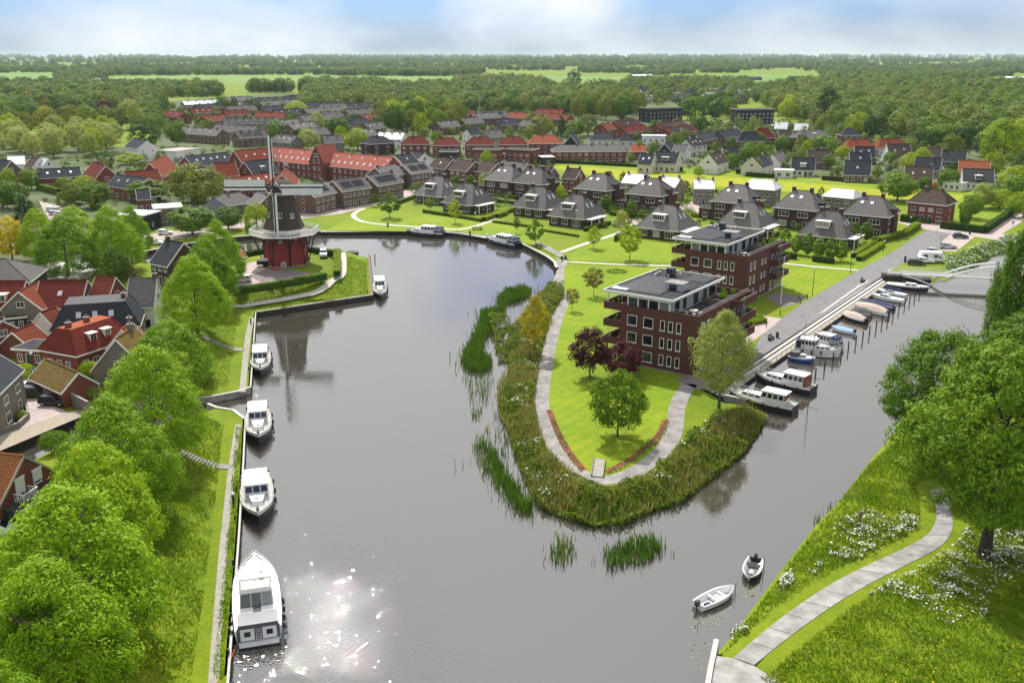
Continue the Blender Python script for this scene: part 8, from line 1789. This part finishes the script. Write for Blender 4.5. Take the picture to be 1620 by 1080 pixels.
# floating lily leaves near the dinghies
Q=np.r_[inpoly(W0([(1165,930),(1200,925),(1205,945),(1175,950)],0),60),inpoly(W0([(1085,980),(1150,965),(1150,985),(1095,1000)],0),70),inpoly(W0([(1090,1020),(1130,1010),(1120,1060),(1095,1050)],0),50)]
n=len(Q); a=RNG.random(n)*6.28; r_=RNG.uniform(.06,.16,n); V=np.stack([np.c_[Q[:,0]+r_*np.cos(a+k*1.571),Q[:,1]+r_*np.sin(a+k*1.571),np.full(n,.012)] for k in range(4)],1).reshape(-1,3); tag(place('lily_leaves',fastmesh('lily_leaves',V,mats=[mat('lily_leaf',(.13,.14,.09),(.24,.25,.17),3,.5)])),kind='stuff')
# shrubs of the village yard
def shrub(label,u,v,w_,h,mt,z=LAND,name='shrub'):
    x,y=P(u,v,z); t=thing(name,label,'shrub',(x,y,z)); n=int(260*w_*h)+120; d=RNG.normal(size=(n,3)); d/=np.linalg.norm(d,axis=1)[:,None]; Q=d*np.array([w_/2,w_/2,h/2])*(.65+.4*RNG.random(n))[:,None]; Q[:,2]+=h/2; N_=d+RNG.normal(0,.5,(n,3)); N_/=np.linalg.norm(N_,axis=1)[:,None]; t_=np.cross(N_,RNG.normal(size=(n,3))); t_/=np.linalg.norm(t_,axis=1)[:,None]; b=np.cross(N_,t_); L_=.2
    place('foliage',fastmesh('foliage',np.stack([Q-t_*L_*.6,Q+b*L_*.4,Q+t_*L_*.6,Q-b*L_*.4],1).reshape(-1,3),mats=[LM[mt]]),t); MB().tube((0,0,-.1),(0,0,h*.6),.05,.02,5).build('stem',M['bark'],t)
for a in (('large rounded green shrub bed by the village lamp post',36,597,4.2,2.2,'lemon'),('yellow-green flat-topped garden tree behind the mossy shed',143,596,3.4,2.6,'lemon'),('lime green shrub at the end of the mossy shed',128,622,2.6,2.2,'lemon'),('pale grey-green shrub over the garden wall',146,630,2.8,2.2,'pale'),('fresh green shrub at the corner of the mansard house',128,570,1.6,2.6,'lime'),('pale round shrub in the corner bed of the brown house',35,664,1.8,1.5,'pale'),('low dark shrub under the window of the brown house',8,668,2.2,1.3,'green'),
    ('green hazel bush at the canal bank below the cobbles',88,712,4.0,2.6,'green'),('red shrub on the veranda villa terrace',934,361,2.2,1.7,'copper'),('copper shrub at the fence of the corner villa',1374,244,4,3,'copper'),('lime shrub in the planted bed by the front apartment yard',1188,512,2.4,1.3,'lime'),('dark round shrub in the planted bed by the front apartment yard',1200,508,2.4,1.3,'green'),('oval ground-cover bed on the lawn behind the front apartment building',976,430,5.5,.35,'green')): shrub(*a)
# garden growth between the houses
HX=np.array(HP)
def freeof(Q,r): 
    d=np.hypot(Q[:,None,0]-HX[None,:,0],Q[:,None,1]-HX[None,:,1])-HX[None,:,2]; return Q[d.min(1)>r]
ZN=[[(0,345),(230,330),(470,330),(640,310),(700,290),(860,262),(980,232),(640,214),(250,238),(0,262)],[(250,226),(600,214),(860,214),(900,190),(640,170),(440,160),(250,170)],[(985,262),(1200,278),(1500,300),(1540,240),(1300,205),(1160,196),(1010,205),(940,225)],[(640,325),(800,340),(960,372),(1100,365),(1330,380),(1430,350),(1300,325),(1100,300),(900,285),(760,272),(700,290)]]
cl=[]
for k,(z,n) in enumerate(zip(ZN,(700,560,800,420))): cl.append(freeof(inpoly(W0(z,LAND),n),-1.0 if k!=3 else .2))
C=np.concatenate(cl); n=len(C); m=70; sz_=RNG.uniform(.6,1.9,n); d=RNG.normal(size=(n*m,3)); d/=np.linalg.norm(d,axis=1)[:,None]; ii=np.repeat(np.arange(n),m); Q=d*(sz_[ii]*(.5+.5*RNG.random(n*m)))[:,None]*np.array([1,1,.8]); Q[:,2]+=sz_[ii]*.8+LAND; Q[:,:2]+=C[ii]
N_=d+RNG.normal(0,.5,(n*m,3)); N_/=np.linalg.norm(N_,axis=1)[:,None]; t_=np.cross(N_,RNG.normal(size=(n*m,3))); t_/=np.linalg.norm(t_,axis=1)[:,None]; b=np.cross(N_,t_); L_=.42
tag(place('garden_shrubs',fastmesh('garden_shrubs',np.stack([Q-t_*L_*.6,Q+b*L_*.4,Q+t_*L_*.6,Q-b*L_*.4],1).reshape(-1,3),mats=[leafmat('shrub_leaves',[(.025,.06,.008),(.06,.12,.012),(.11,.17,.016),(.16,.17,.03),(.10,.05,.03)],.3,inst=False)])),kind='stuff')
Q=np.concatenate([freeof(scatter([P_ for P_ in z_],s_),1.5) for z_,s_ in (([(250,226),(600,214),(860,214),(900,190),(640,170),(440,160),(250,170)],17),([(985,262),(1200,276),(1500,296),(1540,240),(1300,205),(1160,196),(1010,205)],17),([(0,345),(230,330),(470,320),(330,250),(0,262)],24),([(640,214),(860,240),(980,232),(880,200)],22))])
gnwood('town_trees',Q,RNG.uniform(.28,.62,len(Q)),SRC)
k=0
for z_,n_,lb in ((ZN[2],12,'beyond the buttercup meadow'),(ZN[0],10,'between the left street and the red complex'),(ZN[3],6,'between the villas')):
    for x,y in freeof(inpoly(W0(z_,LAND),200),2.6)[:n_]:
        rf=['ltroof','blackroof','browntile','flatroof'][k%4]; k+=1
        house(f"small {dict(ltroof='white-roofed',blackroof='black-roofed',browntile='brown-roofed',flatroof='grey-roofed')[rf]} garden shed {lb}",None,None,2.9 if k%2 else 2.6,2.1 if k%2 else 2.4,3.2,random.choice(['dkwood','wrender','brnbrick','black']),rf,'gable' if k%2 else 'flat',cols=1,ch=(),gw=0,x=(x,y),ang=random.choice([VA,VA+1.57,0.1]),L=random.uniform(3.5,6),name='garden_shed',cat='shed',group='garden sheds '+lb,verges=False)
HX=np.array(HP)
WH=['in the gardens between the left street and the red complex','among the far terraces','in the gardens beyond the buttercup meadow','in the villa gardens']
for k,(z,n,r) in enumerate(zip(ZN,(10,14,20,8),(1.5,.5,1.0,2.5))):
    Q=freeof(inpoly(W0(z,LAND),260),r)[:n]
    for x,y in Q:
        kd=random.choices(['round','roundlemon','roundpale','rounddark','roundcopper','young'],[4,3,1.5,1.5,.8,2 if k==3 else 0])[0]; h=random.uniform(4,6.5) if k==3 else random.uniform(5,9)
        tree(kd,0,0,0,0,f"{NM.get(kd,'slim green')} small tree {WH[k]}",'garden trees '+WH[k],x=(x,y),h=h,wd=h*random.uniform(.6,.85))
# ------------------------------------------------------------------ air
hz=MB().box(-16300,-90,-2.2,16300,19300,92).build('haze',None); hz.data.materials.clear(); tag(hz,kind='stuff')
hm=bpy.data.materials.new('haze'); hm.use_nodes=True; n=hm.node_tree.nodes; n.clear(); pv=n.new('ShaderNodeVolumePrincipled'); pv.inputs['Color'].default_value=(.68,.83,1,1); pv.inputs['Density'].default_value=3.8e-5; pv.inputs['Anisotropy'].default_value=.0
o=n.new('ShaderNodeOutputMaterial'); hm.node_tree.links.new(pv.outputs[0],o.inputs['Volume']); hz.data.materials.append(hm)
